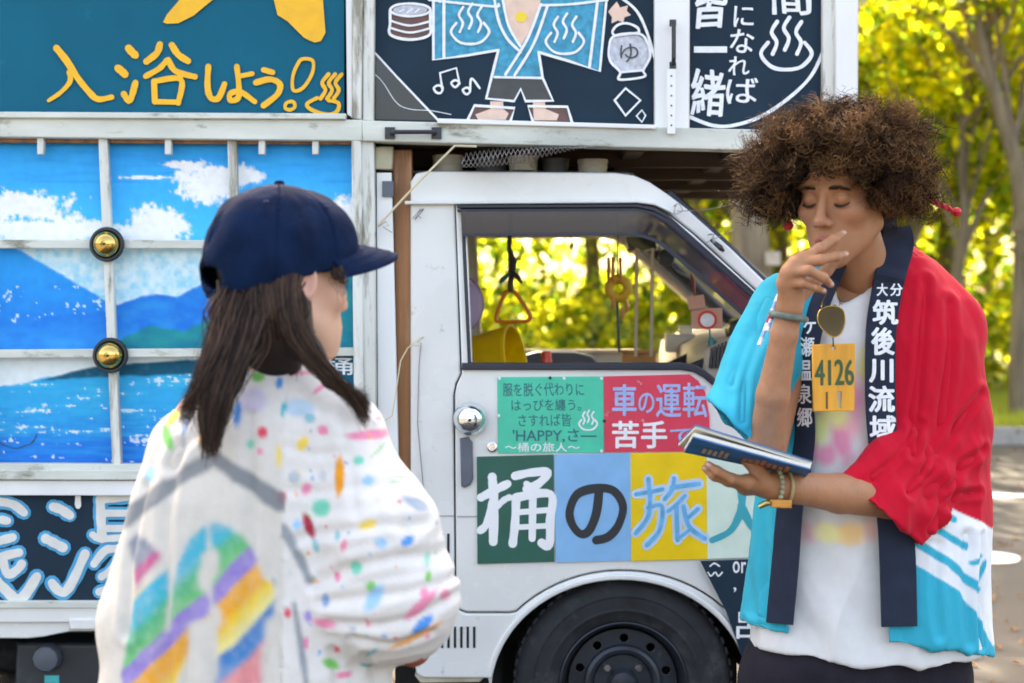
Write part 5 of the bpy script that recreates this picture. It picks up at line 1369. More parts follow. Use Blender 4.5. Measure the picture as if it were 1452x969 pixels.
# brows and lashes of fine hairs, finger nails
hairm = M('dark_brown_hair', (1, 1, 1), rough=0.6, var=0.2, scale=60, attr='col', spec=0.15)
pa = []; ra = []
for s in (-1, 1):
    for k in range(230):
        u = rnd.random(); ex = s * (.012 + .037 * u); z0 = .0255 + .0030 * math.sin(min(u * 1.1, 1) * 2.4) - .0035 * u + rnd.gauss(0, .0017)
        fv = hV[(np.abs(hV[:, 0] - ex) < .003) & (np.abs(hV[:, 2] - z0) < .003)]; y0 = fv[:, 1].max() if len(fv) else .08
        p0 = np.array([ex, y0, z0]); d = np.array([s * .85, -.15, .32 - .6 * u]); d /= np.linalg.norm(d)
        pa.append([hl(p0 + d * t * .0070 + np.array([0, .0004 + .001 * t - .004 * t * u, 0])) for t in (0, .33, .66, 1)]); ra.append([.00028, .00028, .0002, .0001])
    for k in range(70):
        u = k / 69 - .5; ex = s * .0315 + u * .026; yz = .0735 + .0128 * math.sqrt(max(1 - (u * 2 * .93) ** 2, .02)); z0 = -.0008 - .0040 * (1 - (2 * u) ** 2)
        p0 = np.array([ex, yz - .001, z0]); d = np.array([u * .8, .8, -.55]); d /= np.linalg.norm(d)
        pa.append([hl(p0 + d * t * .0062 + np.array([0, 0, .0014 * t * t])) for t in (0, .33, .66, 1)]); ra.append([.00035, .0003, .00022, .0001])
V, F = ribbons(np.array(pa), np.array(ra)); me = mesh_np('brows_and_lashes', V, F); set_col(me, np.tile((.045, .026, .018), (len(V), 1)))
tag(link('brows_and_lashes', me, hairm, man), kind='stuff')
# ---------------- afro
OC = vec(P(1186, 228, -.985))
def outer_r(d, g):
    return .98 + .06 * g
hg = np.random.default_rng(77)
N = 8200
d = hg.normal(0, 1, (N * 2, 3)); d /= np.linalg.norm(d, axis=1, keepdims=True)
NC = 520
dc = hg.normal(0, 1, (NC, 3)); dc /= np.linalg.norm(dc, axis=1, keepdims=True)
cid = np.argmax(d @ dc.T, axis=1)
d = d * .42 + dc[cid] * .58; d /= np.linalg.norm(d, axis=1, keepdims=True)
clen = hg.normal(0, .085, NC)[cid]; ctone = hg.normal(0, .16, NC)
lump = fbm(d[:, 0] * 2.4, d[:, 1] * 2.4, d[:, 2] * 2.4, 3, 31)
rad = np.array([.172, .160, .104])
tgt = OC + d * rad * (1.01 + .30 * lump + clen + hg.normal(0, .05, N * 2) + .16 * (hg.random(N * 2) > .95) * hg.random(N * 2))[:, None]
# the sides hang lower than the crown
side = np.clip(np.abs(d[:, 0]) * 1.4 - .35, 0, 1) * np.clip(.55 - d[:, 2], 0, 1)
tgt[:, 2] -= .034 * side
q = np.array([PX(t) for t in tgt]); face = in_poly(q[:, 0], q[:, 1], [(1112, 252), (1140, 256), (1185, 250), (1214, 246), (1226, 262), (1240, 300), (1262, 330), (1262, 420), (1105, 420), (1112, 300)])
keep = ~(face & (tgt[:, 1] < -.985)) & (tgt[:, 2] > P(1200, 322, -1).z)
tgt = tgt[keep][:N]; d = d[keep][:N]; cid = cid[keep][:N]; N = len(tgt)
sc_c = hl((0, -.014, .036)); dl = (tgt - sc_c); dl /= np.linalg.norm(dl, axis=1, keepdims=True)
loc = dl @ HR; rs = 1 / np.sqrt((loc[:, 0] / .073) ** 2 + (loc[:, 1] / .094) ** 2 + (loc[:, 2] / .086) ** 2)
root = sc_c + dl * rs[:, None]
st = hg.uniform(.10, .55, N)[:, None]; root = root + (tgt - root) * st * .8
m_ = 15; t = np.linspace(0, 1, m_)
U = np.cross(dl, np.array([.2, .4, .9])); U /= np.linalg.norm(U, axis=1, keepdims=True); Wd = np.cross(dl, U)
turn = (hg.uniform(1.4, 3.4, NC)[cid] + hg.normal(0, .25, N)) * hg.choice([-1, 1], NC)[cid]; ph = hg.uniform(0, 6.3, NC)[cid] + hg.normal(0, .7, N); hr_ = hg.uniform(.004, .012, NC)[cid] * hg.uniform(.7, 1.2, N)
ang = ph[:, None] + 2 * np.pi * turn[:, None] * t[None, :]
wig = hg.normal(0, .012, (N, 2))
paths = root[:, None, :] + (tgt - root)[:, None, :] * t[None, :, None] + (U[:, None, :] * np.cos(ang)[:, :, None] + Wd[:, None, :] * np.sin(ang)[:, :, None]) * (hr_[:, None] * np.clip(t * 3, 0, 1)[None, :])[:, :, None]
paths += (U[:, None, :] * wig[:, 0][:, None, None] + Wd[:, None, :] * wig[:, 1][:, None, None]) * (t ** 2)[None, :, None]
radii = (.00085 * hg.uniform(.7, 1.3, N))[:, None] * (1 - .6 * t)[None, :]
V, F = ribbons(paths, radii)
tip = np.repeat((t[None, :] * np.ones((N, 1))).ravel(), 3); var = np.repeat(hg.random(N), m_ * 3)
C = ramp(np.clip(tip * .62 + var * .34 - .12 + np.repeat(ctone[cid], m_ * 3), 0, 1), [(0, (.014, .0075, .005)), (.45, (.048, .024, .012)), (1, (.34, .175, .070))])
# solid inner mass that the curls grow from
K = Field(OC - .24, OC + .24, .006)
K.add(ellip(OC, rad * .70)); K.add(ellip(OC + np.array([-.085, .0, -.030]), (.045, .06, .042)), .03); K.add(ellip(OC + np.array([.09, .01, -.035]), (.045, .06, .045)), .03)
K.add(ellip(hl((0, -.03, .01)), (.082, .09, .085)), .02)
K.sub(ellip(hl((0, .115, -.05)), (.073, .115, .098), HR), .012)
K.sub(ellip(hl((.088, .012, -.018)), (.03, .030, .034), HR), .01)
kV, kF = K.mesh(); nn = v_normals(kV, kF); kV = kV + nn * (.007 * fbm(kV[:, 0] * 90, kV[:, 1] * 90, kV[:, 2] * 90, 3, 2))[:, None]
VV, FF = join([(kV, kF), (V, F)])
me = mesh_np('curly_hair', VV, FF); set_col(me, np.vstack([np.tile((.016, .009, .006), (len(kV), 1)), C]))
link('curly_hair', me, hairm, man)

# ---------------- clothes
def Wz(py, Y=-.88): return P(726, py, Y).z
def Wx(px, Y=-.88): return P(px, 440, Y).x
SX = SC(-.88)
shirt_rows = [(Wz(py), Wx(cx), -.875, hw / SX, ry) for py, cx, hw, ry in ((392, 1238, 60, .060), (405, 1240, 85, .075), (430, 1240, 118, .095), (480, 1238, 128, .112), (600, 1236, 128, .118), (750, 1236, 140, .126), (880, 1234, 166, .138), (925, 1234, 172, .140))]
coat_rows = [(Wz(py), Wx(cx), -.87, hw / SX, ry) for py, cx, hw, ry in ((352, 1238, 45, .055), (368, 1240, 78, .072), (392, 1243, 100, .088), (425, 1246, 126, .106), (480, 1247, 143, .126), (600, 1245, 153, .138), (720, 1241, 165, .148), (885, 1230, 178, .160), (950, 1228, 182, .162))]
# t-shirt
S = Field((Wx(1040), -1.06, Wz(960)), (Wx(1430), -.70, Wz(370)), .005)
S.add(loft(shirt_rows, 2.4))
for s, sh in ((-1, (1150, 440, -.87)), (1, (1325, 440, -.86))): S.add(cone(pp(sh), (pp(sh).x + s * .015, -.88, pp(sh).z - .08), .052, .05), .04)
S.A = np.maximum(S.A, -(S.A + .012))
gx_, gy_, gz_ = S.grids()
S.A = np.maximum(S.A, (Wz(921) + .012 * np.sin(gx_ * 16)) - gz_)
S.sub(cone(P(1236, 360, -.87), P(1236, 415, -.88), .07, .062), .008)
vb, vl, vr = P(1192, 440, -1.0), P(1180, 372, -.96), P(1246, 372, -.96)
S.sub(cone(vb + Vector((0, .03, .006)), (P(1218, 380, -.97)) + Vector((0, .03, 0)), .004, .048), .006)
sV, sF = S.mesh(); sV = relax(sV, sF, 2, .5); nn = v_normals(sV, sF)
x, y, z = sV.T
sV = sV + nn * (.0060 * ((1 - np.abs(np.sin(x * 27 + 3.5 * fbm(x * 5, y * 5, z * 2.4, 2, 65)))) ** 1.6 - .35) * np.clip((1.08 - z) * 2.6, .1, 1) + .0065 * fbm(x * 13 + z * 5, y * 9, z * 4.5, 4, 51) + .0035 * np.sin(x * 55 + 2.5 * np.sin(z * 9) + z * 14) * np.clip((1.0 - z) * 2.2, 0, 1))[:, None]
qx, qy = pxs(sV, -1.0)
C = np.tile((.70, .71, .70), (len(sV), 1)); nz = fbm(x * 30, y * 30, z * 30, 3, 3)
for cx, cy, rx, ry, col in ((1165, 608, 16, 26, (.72, .78, .25)), (1152, 590, 10, 22, (.42, .72, .62)), (1198, 622, 14, 30, (.80, .22, .38)), (1178, 648, 12, 14, (.80, .25, .40)), (1158, 640, 9, 12, (.82, .35, .5)), (1214, 600, 12, 22, (.88, .45, .5)), (1192, 590, 14, 16, (.78, .80, .28)), (1226, 520, 8, 22, (.75, .75, .25)), (1150, 760, 18, 16, (.85, .52, .55)), (1208, 758, 26, 15, (.93, .60, .22)), (1178, 758, 16, 14, (.88, .86, .40)), (1238, 758, 12, 14, (.90, .55, .50)), (1165, 545, 12, 30, (.85, .5, .55)), (1216, 560, 12, 26, (.8, .3, .45))):
    C = mixc(C, col, soft(np.hypot((qx - cx) / rx, (qy - cy) / ry) - 1 + .7 * nz, .9) * .85 * (y < -.9))
me = mesh_np('t_shirt', sV, sF); set_col(me, C)
cotton = M('cotton', (1, 1, 1), rough=.9, var=.04, scale=40, attr='col', bump=.12, bscale=500, spec=.2, sheen=.2)
link('t_shirt', me, cotton, man)
# festival coat
K = Field((Wx(985), -1.20, Wz(965)), (Wx(1445), -.66, Wz(335)), .0036)
K.add(loft(coat_rows, 2.3))
K.add(cone(P(1285, 388, -.85), P(1346, 462, -.86), .046, .066), .035)
K.add(cone(P(1190, 385, -.85), P(1120, 445, -.87), .045, .072), .035)
# far sleeve bent at the elbow, wide at the hand
Xg, Yg, Zg = K.grids()
def like(): 
    q_ = Field((0, 0, 0), (.01, .01, .01), .0036); q_.lo, q_.n, q_.ax = K.lo, K.n, K.ax; q_.A = np.full(tuple(K.n), 1.0, np.float32); return q_
def halfspace(px, py, nx, nz, Y):
    w = P(px, py, Y); return (Xg - w.x) * nx + (Zg - w.z) * nz
FS = like()
FS.add(cone(P(1338, 460, -.86), P(1342, 620, -.90), .064, .070))
FS.add(flatcone(P(1345, 600, -.90), P(1222, 742, -1.05), .076, .072, (.1, -.9, .5), .85), .035)
FS.add(cone(P(1342, 650, -.93), P(1296, 735, -1.02), .060, .034), .03)
FS.add(flatcone(P(1325, 690, -.98), P(1296, 768, -1.045), .045, .016, (0, 1, 0), .7), .02)
FS.add(flatcone(P(1280, 640, -1.0), P(1190, 690, -1.085), .050, .016, (0, 1, 0), .7), .02)
FS.A = np.maximum(FS.A, -(FS.A + .0072))
FS.A = np.maximum(FS.A, halfspace(1245, 724, -.62, -.78, -1.05) + 0 * Yg)
# near sleeve hanging from the raised arm
NS = like()
NS.add(flatcone(P(1112, 440, -.88), P(1046, 612, -1.02), .068, .076, (.5, -.85, 0), .85), .03)
NS.A = np.maximum(NS.A, -(NS.A + .0072))
NS.A = np.maximum(NS.A, halfspace(1034, 600, -.72, -.69, -1.0) + 0 * Yg)
K.A = np.maximum(K.A, -(K.A + .0075))
K.A = np.maximum(K.A, np.interp(Xg, [Wx(1040), Wx(1250), Wx(1330), Wx(1410)], [Wz(881), Wz(889), Wz(898), Wz(926)]) - Zg)      # hem
# front opening between the collar bands
lft = np.interp(Zg, [Wz(p_, -1.0) for p_ in (900, 720, 620, 560, 440, 400, 370)], [Wx(p_, -1.0) for p_ in (1122, 1132, 1150, 1150, 1164, 1180, 1190)])
rgt = np.interp(Zg, [Wz(p_, -1.0) for p_ in (900, 720, 640, 560, 500, 400, 340)], [Wx(p_, -1.0) for p_ in (1254, 1250, 1240, 1234, 1234, 1244, 1252)])
bodyzone = Yg > np.interp(Xg, [Wx(1100), Wx(1200), Wx(1250), Wx(1300)], [-1.06, -1.06, -1.045, -1.02])
open_ = np.minimum(np.minimum(Xg - lft, rgt - Xg), (-.90 - Yg))
K.A = np.maximum(K.A, np.broadcast_to(open_, K.A.shape))
K.sub(cone(P(1236, 330, -.86), P(1230, 420, -.89), .066, .060), .008)
for q_ in (FS, NS):
    h_ = np.maximum(.012 - np.abs(K.A - q_.A), 0) / .012; K.A = np.minimum(K.A, q_.A) - h_ * h_ * .003
cV, cF = K.mesh(); cV = relax(cV, cF, 2, .5); nn = v_normals(cV, cF)
x, y, z = cV.T
qx, qy = pxs(cV, -.98)
sleeve = ((qx > 1190) & (y < -.98)) | (qx < 1085)
wv = x * 30 + 4.0 * fbm(x * 4, y * 4, z * 2.2, 2, 64) + y * 12
fold = .0080 * fbm(x * 11 + 4 * z, y * 9, z * 3.2, 4, 61) + .0060 * ((1 - np.abs(np.sin(wv))) ** 1.6 - .35) * np.clip((1.18 - z) * 3.2, .15, 1) + .0026 * np.sin((x * 34 + 3 * np.sin(z * 7 + x * 5)) + y * 20) * np.clip((1.02 - z) * 2.5, 0, 1)
w = P(1330, 690, -.98); dd = np.sqrt((x - w.x) ** 2 + (z - w.z) ** 2)
fold = fold + .0055 * np.sin(((x - w.x) * .45 + (z - w.z) * .9) * 95 + 3 * fbm(x * 9, y * 9, z * 9, 2, 6)) * np.exp(-(((x - w.x) * .9 - (z - w.z) * .45) / .09) ** 2 - (dd / .10) ** 2)
w = P(1092, 470, -.95); dd = np.sqrt((x - w.x) ** 2 + (z - w.z) ** 2)
fold = fold + .0055 * np.sin(((x - w.x) * .8 - (z - w.z) * .55) * 88 + 3 * fbm(x * 9, y * 9, z * 9, 2, 7)) * np.exp(-(dd / .14) ** 2) * .6
def crease_at(pts, A_, w_):
    d_ = seg_d(qx, qy, pts); return A_ * (-np.exp(-(d_ / w_) ** 2) + .55 * np.exp(-((d_ - 2.1 * w_) / w_) ** 2))
front_ = (y < -.88)
for pts, A_, w_ in (([(1318, 400), (1306, 470), (1296, 560), (1284, 640)], .0055, 6), ([(1350, 430), (1344, 520), (1330, 600), (1300, 660)], .006, 7), ([(1398, 560), (1360, 600), (1320, 650), (1270, 690)], .007, 6), ([(1400, 640), (1362, 660), (1330, 700), (1310, 745)], .007, 6), ([(1390, 700), (1355, 700), (1335, 715)], .006, 5), ([(1300, 600), (1262, 640), (1222, 670)], .005, 5), ([(1370, 760), (1365, 830), (1372, 910)], .006, 7), ([(1325, 770), (1318, 840), (1322, 895)], .005, 6), ([(1392, 760), (1388, 850), (1396, 920)], .005, 5),
                     ([(1120, 420), (1080, 470), (1050, 530), (1040, 590)], .0042, 5), ([(1096, 430), (1062, 480), (1030, 540)], .0035, 5), ([(1110, 470), (1085, 530), (1070, 600)], .004, 5), ([(1080, 720), (1072, 800), (1074, 880)], .005, 5), ([(1098, 700), (1092, 790), (1088, 880)], .004, 4)):
    fold = fold + crease_at(pts, A_, w_) * front_
cV = cV + nn * fold[:, None]
RED, TUR, WHI = np.array(lin(198, 8, 40)), np.array(lin(0, 168, 192)), np.array((.76, .79, .80))
isred = (qx > 1232) & (qy < 770)
C = np.where((qx > 1192)[:, None], WHI[None, :], TUR[None, :])
def band_t(dist, hwid): return soft(np.abs(dist) - hwid, 3)
right = (qx > 1192)
for pts, hw in (([(1321, 747), (1368, 775)], 5), ([(1290, 764), (1340, 795), (1388, 838)], 6), ([(1382, 838), (1400, 800)], 4), ([(1376, 798), (1392, 790)], 3.5), ([(1335, 728), (1350, 735)], 5)):
    C = mixc(C, TUR, soft(seg_d(qx, qy, pts) - hw, 2.5) * right)
yb_ = np.interp(qx, [1290, 1303, 1354, 1400, 1420], [796, 803, 835, 893, 925])
C = mixc(C, TUR, soft(yb_ - qy, 3) * right )
rb_ = np.interp(qx, [1190, 1345, 1346, 1402, 1420], [775, 722, 719, 746, 756])
redm = soft(qy - rb_, 3) * right
fs = (y < -1.022) & (qx > 1170) & (qy > 560) & (qy < 800) & (qx < 1345)
redm = np.maximum(redm, fs * 1.0)
C = mixc(C, RED, redm)
C = C * (1 + .06 * fbm(x * 25, y * 25, z * 25, 3, 5))[:, None]
me = mesh_np('festival_coat', cV, cF); set_col(me, C)
coatm = M('coat_cotton', (1, 1, 1), rough=.85, var=.05, scale=30, attr='col', bump=.15, bscale=420, spec=.25, sheen=.05)
coat = link('festival_coat', me, coatm, man)
# collar bands
navy = M('navy_cotton', (.022, .030, .052), rough=.85, var=.15, scale=30, bump=.2, bscale=400, spec=.15)
def coat_Y(px, py, off):
    Y = -1.0
    for _ in range(4):
        w = P(px, py, Y); Y = float(loft_front(coat_rows, w.x, w.z)) - off
    return Y
def band(path, off=.011):
    q = catmull(path, 8); rows_ = []
    for i, a in enumerate(q):
        b = q[min(i + 1, len(q) - 1)]; c_ = q[max(i - 1, 0)]
        t = np.array([b[0] - c_[0], b[1] - c_[1]]); t /= np.linalg.norm(t) + 1e-9; n_ = np.array([-t[1], t[0]])
        r_ = []
        for s in (-1, -.6, -.2, .2, .6, 1):
            px_, py_ = a[0] + n_[0] * s * a[2], a[1] + n_[1] * s * a[2]
            Y = a[3] if a[3] < 0 and a[1] < 372 else coat_Y(px_, py_, off)
            if a[1] < 400 and a[3] < 0:
                f_ = min(max((a[1] - 345) / 55, 0), 1); Y = a[3] * (1 - f_) + coat_Y(px_, py_, off) * f_
            r_.append(P(px_, py_, Y))
        rows_.append(r_)
    fr = MB(); fr.grid(rows_); n = len(fr.V); W = len(rows_[0]); H_ = len(rows_)
    bk = [(v[0], v[1] + .008, v[2]) for v in fr.V]
    fr.add(bk, [tuple(reversed(f)) for f in fr.F])
    for i in range(H_ - 1):
        for e in (0, W - 1): fr.F.append((i * W + e, (i + 1) * W + e, n + (i + 1) * W + e, n + i * W + e))
    for i in (0, H_ - 1):
        for e in range(W - 1): fr.F.append((i * W + e, i * W + e + 1, n + i * W + e + 1, n + i * W + e))
    return fr
bR = band([(1272, 322, 19, -.90), (1274, 345, 22, -.93), (1266, 378, 22, -.955), (1259, 410, 21, -.97), (1251, 460, 21, 0), (1249, 520, 21, 0), (1250, 580, 21, 0), (1254, 640, 20, 0), (1266, 715, 23, 0), (1273, 780, 25, 0), (1276, 889, 25, 0)]).build('collar_band', navy, coat)
bL = band([(1196, 352, 14, -.92), (1178, 395, 14, -.95), (1160, 440, 14, 0), (1146, 500, 14, 0), (1140, 560, 14, 0), (1142, 620, 14, 0), (1132, 680, 16, 0), (1121, 719, 18, 0), (1114, 800, 19, 0), (1106, 885, 19, 0)]).build('collar_band', navy, coat)
nk = catmull([(1272, 322, -.905), (1266, 318, -.85), (1240, 322, -.80), (1208, 326, -.82), (1192, 352, -.90)], 6)
rows_ = [[P(a[0], a[1] - 16, a[2]), P(a[0], a[1] + 26, a[2] - .004)] for a in nk]
MB().grid(rows_).build('collar_back', navy, coat)
def band_text(items, name, par, off=.0122):
    V, F = [], []
    for it in items:
        v, f = text_uv(*it); o = len(V)
        V += [tuple(P(a[0], a[1], coat_Y(a[0], a[1], off + .00003 * a[2]))) for a in v]; F += [tuple(i + o for i in g_) for g_ in f]
    me = bpy.data.meshes.new(name); me.from_pydata(V, [], F); me.update(); return link(name, me, chalkw, par)
band_text([('大', (1243, 402, 1259, 420), .03), ('分', (1262, 402, 1280, 420), .03), ('筑', (1237, 425, 1274, 461), .035), ('後', (1235, 464, 1269, 504), .035), ('川', (1232, 509, 1267, 543), .04), ('流', (1231, 547, 1269, 585), .035), ('域', (1233, 589, 1271, 625), .035), ('温', (1236, 629, 1272, 664), .035)], 'lettering', coat)
band_text([('ケ', (1139, 452, 1157, 474), .03), ('瀬', (1134, 478, 1155, 506), .02), ('温', (1130, 510, 1151, 540), .02), ('泉', (1129, 545, 1151, 573), .02), ('郷', (1130, 578, 1152, 606), .02)], 'lettering', coat)
# trousers and shoes
Tf = Field((MBASE.x - .34, -1.16, FLOOR), (MBASE.x + .36, -.66, Wz(860)), .007)
hz = Wz(960)
Tf.add(loft([(hz - .02, Wx(1212), -.87, 154 / SX, .125), (Wz(900), Wx(1222), -.87, 150 / SX, .125), (Wz(865), Wx(1226), -.87, 138 / SX, .118)], 2.3))
for s in (-1, 1):
    hx = MBASE.x - .02 + s * .095
    Tf.add(cone((hx, -.87, hz), (hx + s * .02, -.885, .28), .105, .088), .04); Tf.add(cone((hx + s * .02, -.885, .28), (hx + s * .035, -.87, -.09), .088, .075), .02)
pV, pF = Tf.mesh(); pV = relax(pV, pF, 2); nn = v_normals(pV, pF); x, y, z = pV.T
pV = pV + nn * (.007 * fbm(x * 11, y * 9, z * 6, 4, 71) + .004 * np.sin(z * 42 + 8 * x + 2 * np.sin(x * 20)) * np.exp(-((z - .56) / .12) ** 2))[:, None]
link('trousers', mesh_np('trousers', pV, pF), M('charcoal_twill', (.020, .018, .026), rough=.9, var=.2, scale=24, bump=.2, bscale=380, spec=.15), man)
for s in (-1, 1):
    hx = MBASE.x - .02 + s * .13
    Fd = Field((hx - .07, -1.10, FLOOR), (hx + .07, -.76, FLOOR + .13), .004)
    Fd.add(cone((hx, -.83, FLOOR + .045), (hx + s * .012, -1.02, FLOOR + .035), .042, .036)); Fd.add(cone((hx, -.85, FLOOR + .06), (hx, -.86, FLOOR + .10), .042, .045), .03)
    gx_, gy_, gz_ = Fd.grids(); Fd.A = np.maximum(Fd.A, (FLOOR + .004) - gz_ + 0 * gx_ + 0 * gy_)
    a, b = Fd.mesh(); so = link('shoe', mesh_np('shoe', a, b), M('shoe_canvas', (.05, .05, .055), rough=.8, var=.2), man)
# ---------------- things the person wears loose or holds
def torus(name, c, ax_, R_, r_, mat, label, cat, sq=1.0):
    ax_ = Vector(ax_).normalized(); u = ax_.orthogonal().normalized(); v = ax_.cross(u)
    o = MB().tube([Vector(c) + (u * math.cos(t_) + v * math.sin(t_)) * R_ for t_ in [i * math.pi / 20 for i in range(40)]], r_, 10, closed=True).build(name, mat)
    return tag(o, label, cat)
a, b = P(1115, 462, -1.13), P(1119, 440, -1.131)
torus('bracelet', P(1118, 449, -1.1295), b - a, .0285, .0055, M('green_grey_cord', (.13, .17, .14), rough=.7, var=.3, scale=90, bump=.6, bscale=300), 'grey green braided bracelet on the wrist raised to the mouth', 'bracelet')
a, b = P(1128, 692, -1.125), P(1100, 690, -1.135)
be = thing('beaded_bracelet', P(1101, 691, -1.135), 'pale green beaded bracelet on the wrist under the booklet', 'bracelet')
ax_ = (b - a).normalized(); u_ = ax_.orthogonal().normalized(); v_ = ax_.cross(u_)
bead = M('jade_bead', (.38, .42, .26), rough=.25, var=.2)
for k in range(22):
    t_ = k * 2 * math.pi / 22; c = P(1098, 690, -1.136) + (u_ * math.cos(t_) + v_ * math.sin(t_)) * .0305
    MB().lathe([(.0001, -.0042), (.0030, -.003), (.0043, 0), (.0030, .003), (.0001, .0042)], c, 'Z', 8).build('bead', bead, be)
wb2 = thing('wooden_bracelet', P(1108, 712, -1.16), 'orange wooden locker key band hanging from the wrist', 'wristband')
MB().tube([P(1112, 692, -1.128) + (u_ * math.cos(t_) + v_ * math.sin(t_)) * .032 for t_ in [i * math.pi / 16 for i in range(32)]], .003, 7, closed=True).build('cord', M('gold_cord', (.45, .34, .14), rough=.5), wb2)
plate('wooden_tag', [(1092, 709), (1123, 710), (1123, 721), (1093, 720)], -1.172, .008, M('orange_wood2', (.70, .30, .05), rough=.5, var=.2), wb2, bevel=.002)
MB().tube([P(1076, 719, -1.172), P(1086, 714, -1.174), P(1094, 714, -1.174)], [.004, .005, .003], 8).build('key', brass, wb2)
# numbered wooden tag
tg = thing('wooden_locker_tag', P(1182, 584, -1.035), 'orange wooden locker tag with number 4126 hanging on the chest', 'tag')
tw = M('orange_tag_wood', (.80, .36, .03), rough=.5, var=.22, scale=14, stretch=(3, 1, .4))
TY = -1.052
bd = plate('board', [[(1152, 489), (1213, 487), (1212, 583), (1153, 584)], circ(1182, 494, 2.5, 2.5, 10), [(1188, 556), (1193, 556), (1193, 579), (1188, 579)]], TY, .008, tw, tg, bevel=.0015)
gin = M('green_ink', (.03, .10, .035), rough=.6)
texts('number', [('4126', (1155, 510, 1211, 547), .022, 0, .01)], TY - .0006, gin, bd)
sheet('slot_mark', [(1171, 556), (1174, 556), (1174, 580), (1171, 580)], TY - .0005, M('slot_ink', (.16, .06, .01)), bd)
MB().tube([P(1182, 492, TY - .002), P(1181, 478, TY - .004), P(1176, 455, -1.045), P(1166, 425, -1.0)], .0012, 6).build('string', black, tg)
# sunglasses hooked on the neckline
sg = thing('sunglasses', P(1180, 480, -1.04), 'gold framed aviator sunglasses hooked on the shirt neckline', 'sunglasses')
lens = M('brown_lens', (.10, .075, .035), rough=.05, var=.2, spec=.9, coat=1)
LY_ = -1.062
lp = [tuple(a) for a in catmull([(1163, 440), (1180, 434), (1195, 440), (1198, 456), (1193, 472), (1182, 478), (1169, 470), (1160, 456)], 5, True)]
plate('lens', lp, LY_, .003, lens, sg, bevel=.001, sm=True)
MB().tube([P(a_, b_, LY_) for a_, b_ in lp], .0011, 6, closed=True).build('lens_rim', brass, sg)
MB().tube([P(1190, 436, LY_), P(1191, 428, LY_ + .004), P(1186, 412, LY_ + .03)], .0011, 6).build('temple', brass, sg)
lp2 = [(x_ + 24 + (x_ - 1180) * -.3, y_ + 2) for x_, y_ in lp]
plate('lens', [(1184 + (x_ - 1180) * .35, y_ - 2) for x_, y_ in lp], LY_ + .016, .003, lens, sg, bevel=.001, sm=True)
MB().tube([P(1196, 446, LY_), P(1192, 440, LY_ + .01), P(1186, 441, LY_ + .016)], .0012, 6).build('bridge', brass, sg)
MB().tube([P(1165, 436, -1.04), P(1166, 428, -1.03), P(1172, 416, -1.01)], .0011, 6).build('temple', brass, sg)
# hair cords with red bobbles
redb = M('red_cord', (.55, .012, .03), rough=.6, var=.25, scale=80)
hc = thing('hair_stick', P(1335, 292, -.93), 'red braided hair stick with round bobble poking out of the afro', 'hair stick')
pts = [P(1290 + 66 * i / 24, 270 + 31 * i / 24, -.93) for i in range(25)]
for s in (0, math.pi): MB().tube([p_ + Vector((0, .003 * math.cos(i * .9 + s), .003 * math.sin(i * .9 + s))) for i, p_ in enumerate(pts)], .0032, 6).build('braid', redb, hc)
c = P(1357, 301, -.93); MB().lathe([(.0001, -.0085), (.005, -.007), (.0085, 0), (.005, .007), (.0001, .0085)], c, 'Z', 14).build('bobble', redb, hc)
hb = thing('red_bobble', P(1118, 320, -.98), 'dark red bobble hanging below the curls beside the cheek', 'bobble')
c = P(1118, 320, -.985); MB().lathe([(.0001, -.0095), (.006, -.0075), (.0095, 0), (.006, .0075), (.0001, .0095)], c, 'Z', 14).build('bobble', redb, hb)
MB().tube([c, P(1122, 300, -.985), P(1128, 280, -.98)], .0015, 6).build('cord', redb, hb)
# striped cord on the near sleeve
tc = thing('striped_cord', P(1086, 480, -1.12), 'white striped cord hanging over the turquoise sleeve at the wrist', 'cord')
for (p0, p1) in (((1104, 418), (1076, 490)), ((1100, 432), (1088, 470))):
    q = [P(p0[0] + (p1[0] - p0[0]) * t_, p0[1] + (p1[1] - p0[1]) * t_, -1.09 - .03 * t_) for t_ in np.linspace(0, 1, 8)]
    for i in range(7): MB().tube([q[i], q[i + 1]], .0034, 7).build('cord_length', (chalkw, lil, chalkw, redb)[i % 4] if i % 2 else chalkw, tc)
# booklet
bk = thing('booklet', P(1060, 670, -1.17), 'open booklet with blue cover held in one hand', 'booklet')
blue = M('blue_cover', (.03, .17, .42), rough=.6, spec=.25, var=.25, scale=20)
page = M('cream_pages', (.72, .70, .60), rough=.8, var=.1, scale=200, stretch=(1, 1, 6))
def slab(name, c4, th, mat):
    """c4: near-left, near-right, far-right, far-left corners; thickness along the slab normal (upwards)"""
    q = [Vector(v) for v in c4]; n = (q[1] - q[0]).cross(q[3] - q[0]).normalized()
    if n.z < 0: n = -n
    m = MB(); V = q + [v + n * th for v in q]
    m.add(V, [(0, 1, 2, 3), (7, 6, 5, 4), (0, 4, 5, 1), (1, 5, 6, 2), (2, 6, 7, 3), (3, 7, 4, 0)])
    return m.build(name, mat, bk, sm=False)
A = [P(983, 621, -1.255), P(1150, 667, -1.235), P(1142, 678, -1.12), P(970, 642, -1.14)]
slab('front_cover', A, .0018, blue)
up = Vector((0, 0, .0022)); A2 = [v + up + (Vector((0, .004, 0))) for v in A]; slab('pages', A2, .006, page)
B = [P(986, 603, -1.25), P(1151, 655, -1.23), P(1147, 664, -1.10), P(962, 628, -1.12)]
slab('back_cover', B, .0016, blue)
B2 = [v - up * 2.6 + Vector((0, .003, 0)) for v in B]; slab('pages', B2, .0055, page)
def on_cover(u, v): return A[3] * (1 - u) * (1 - v) + A[2] * u * (1 - v) + A[1] * u * v + A[0] * (1 - u) * v + Vector((0, -.0012, -.0012))
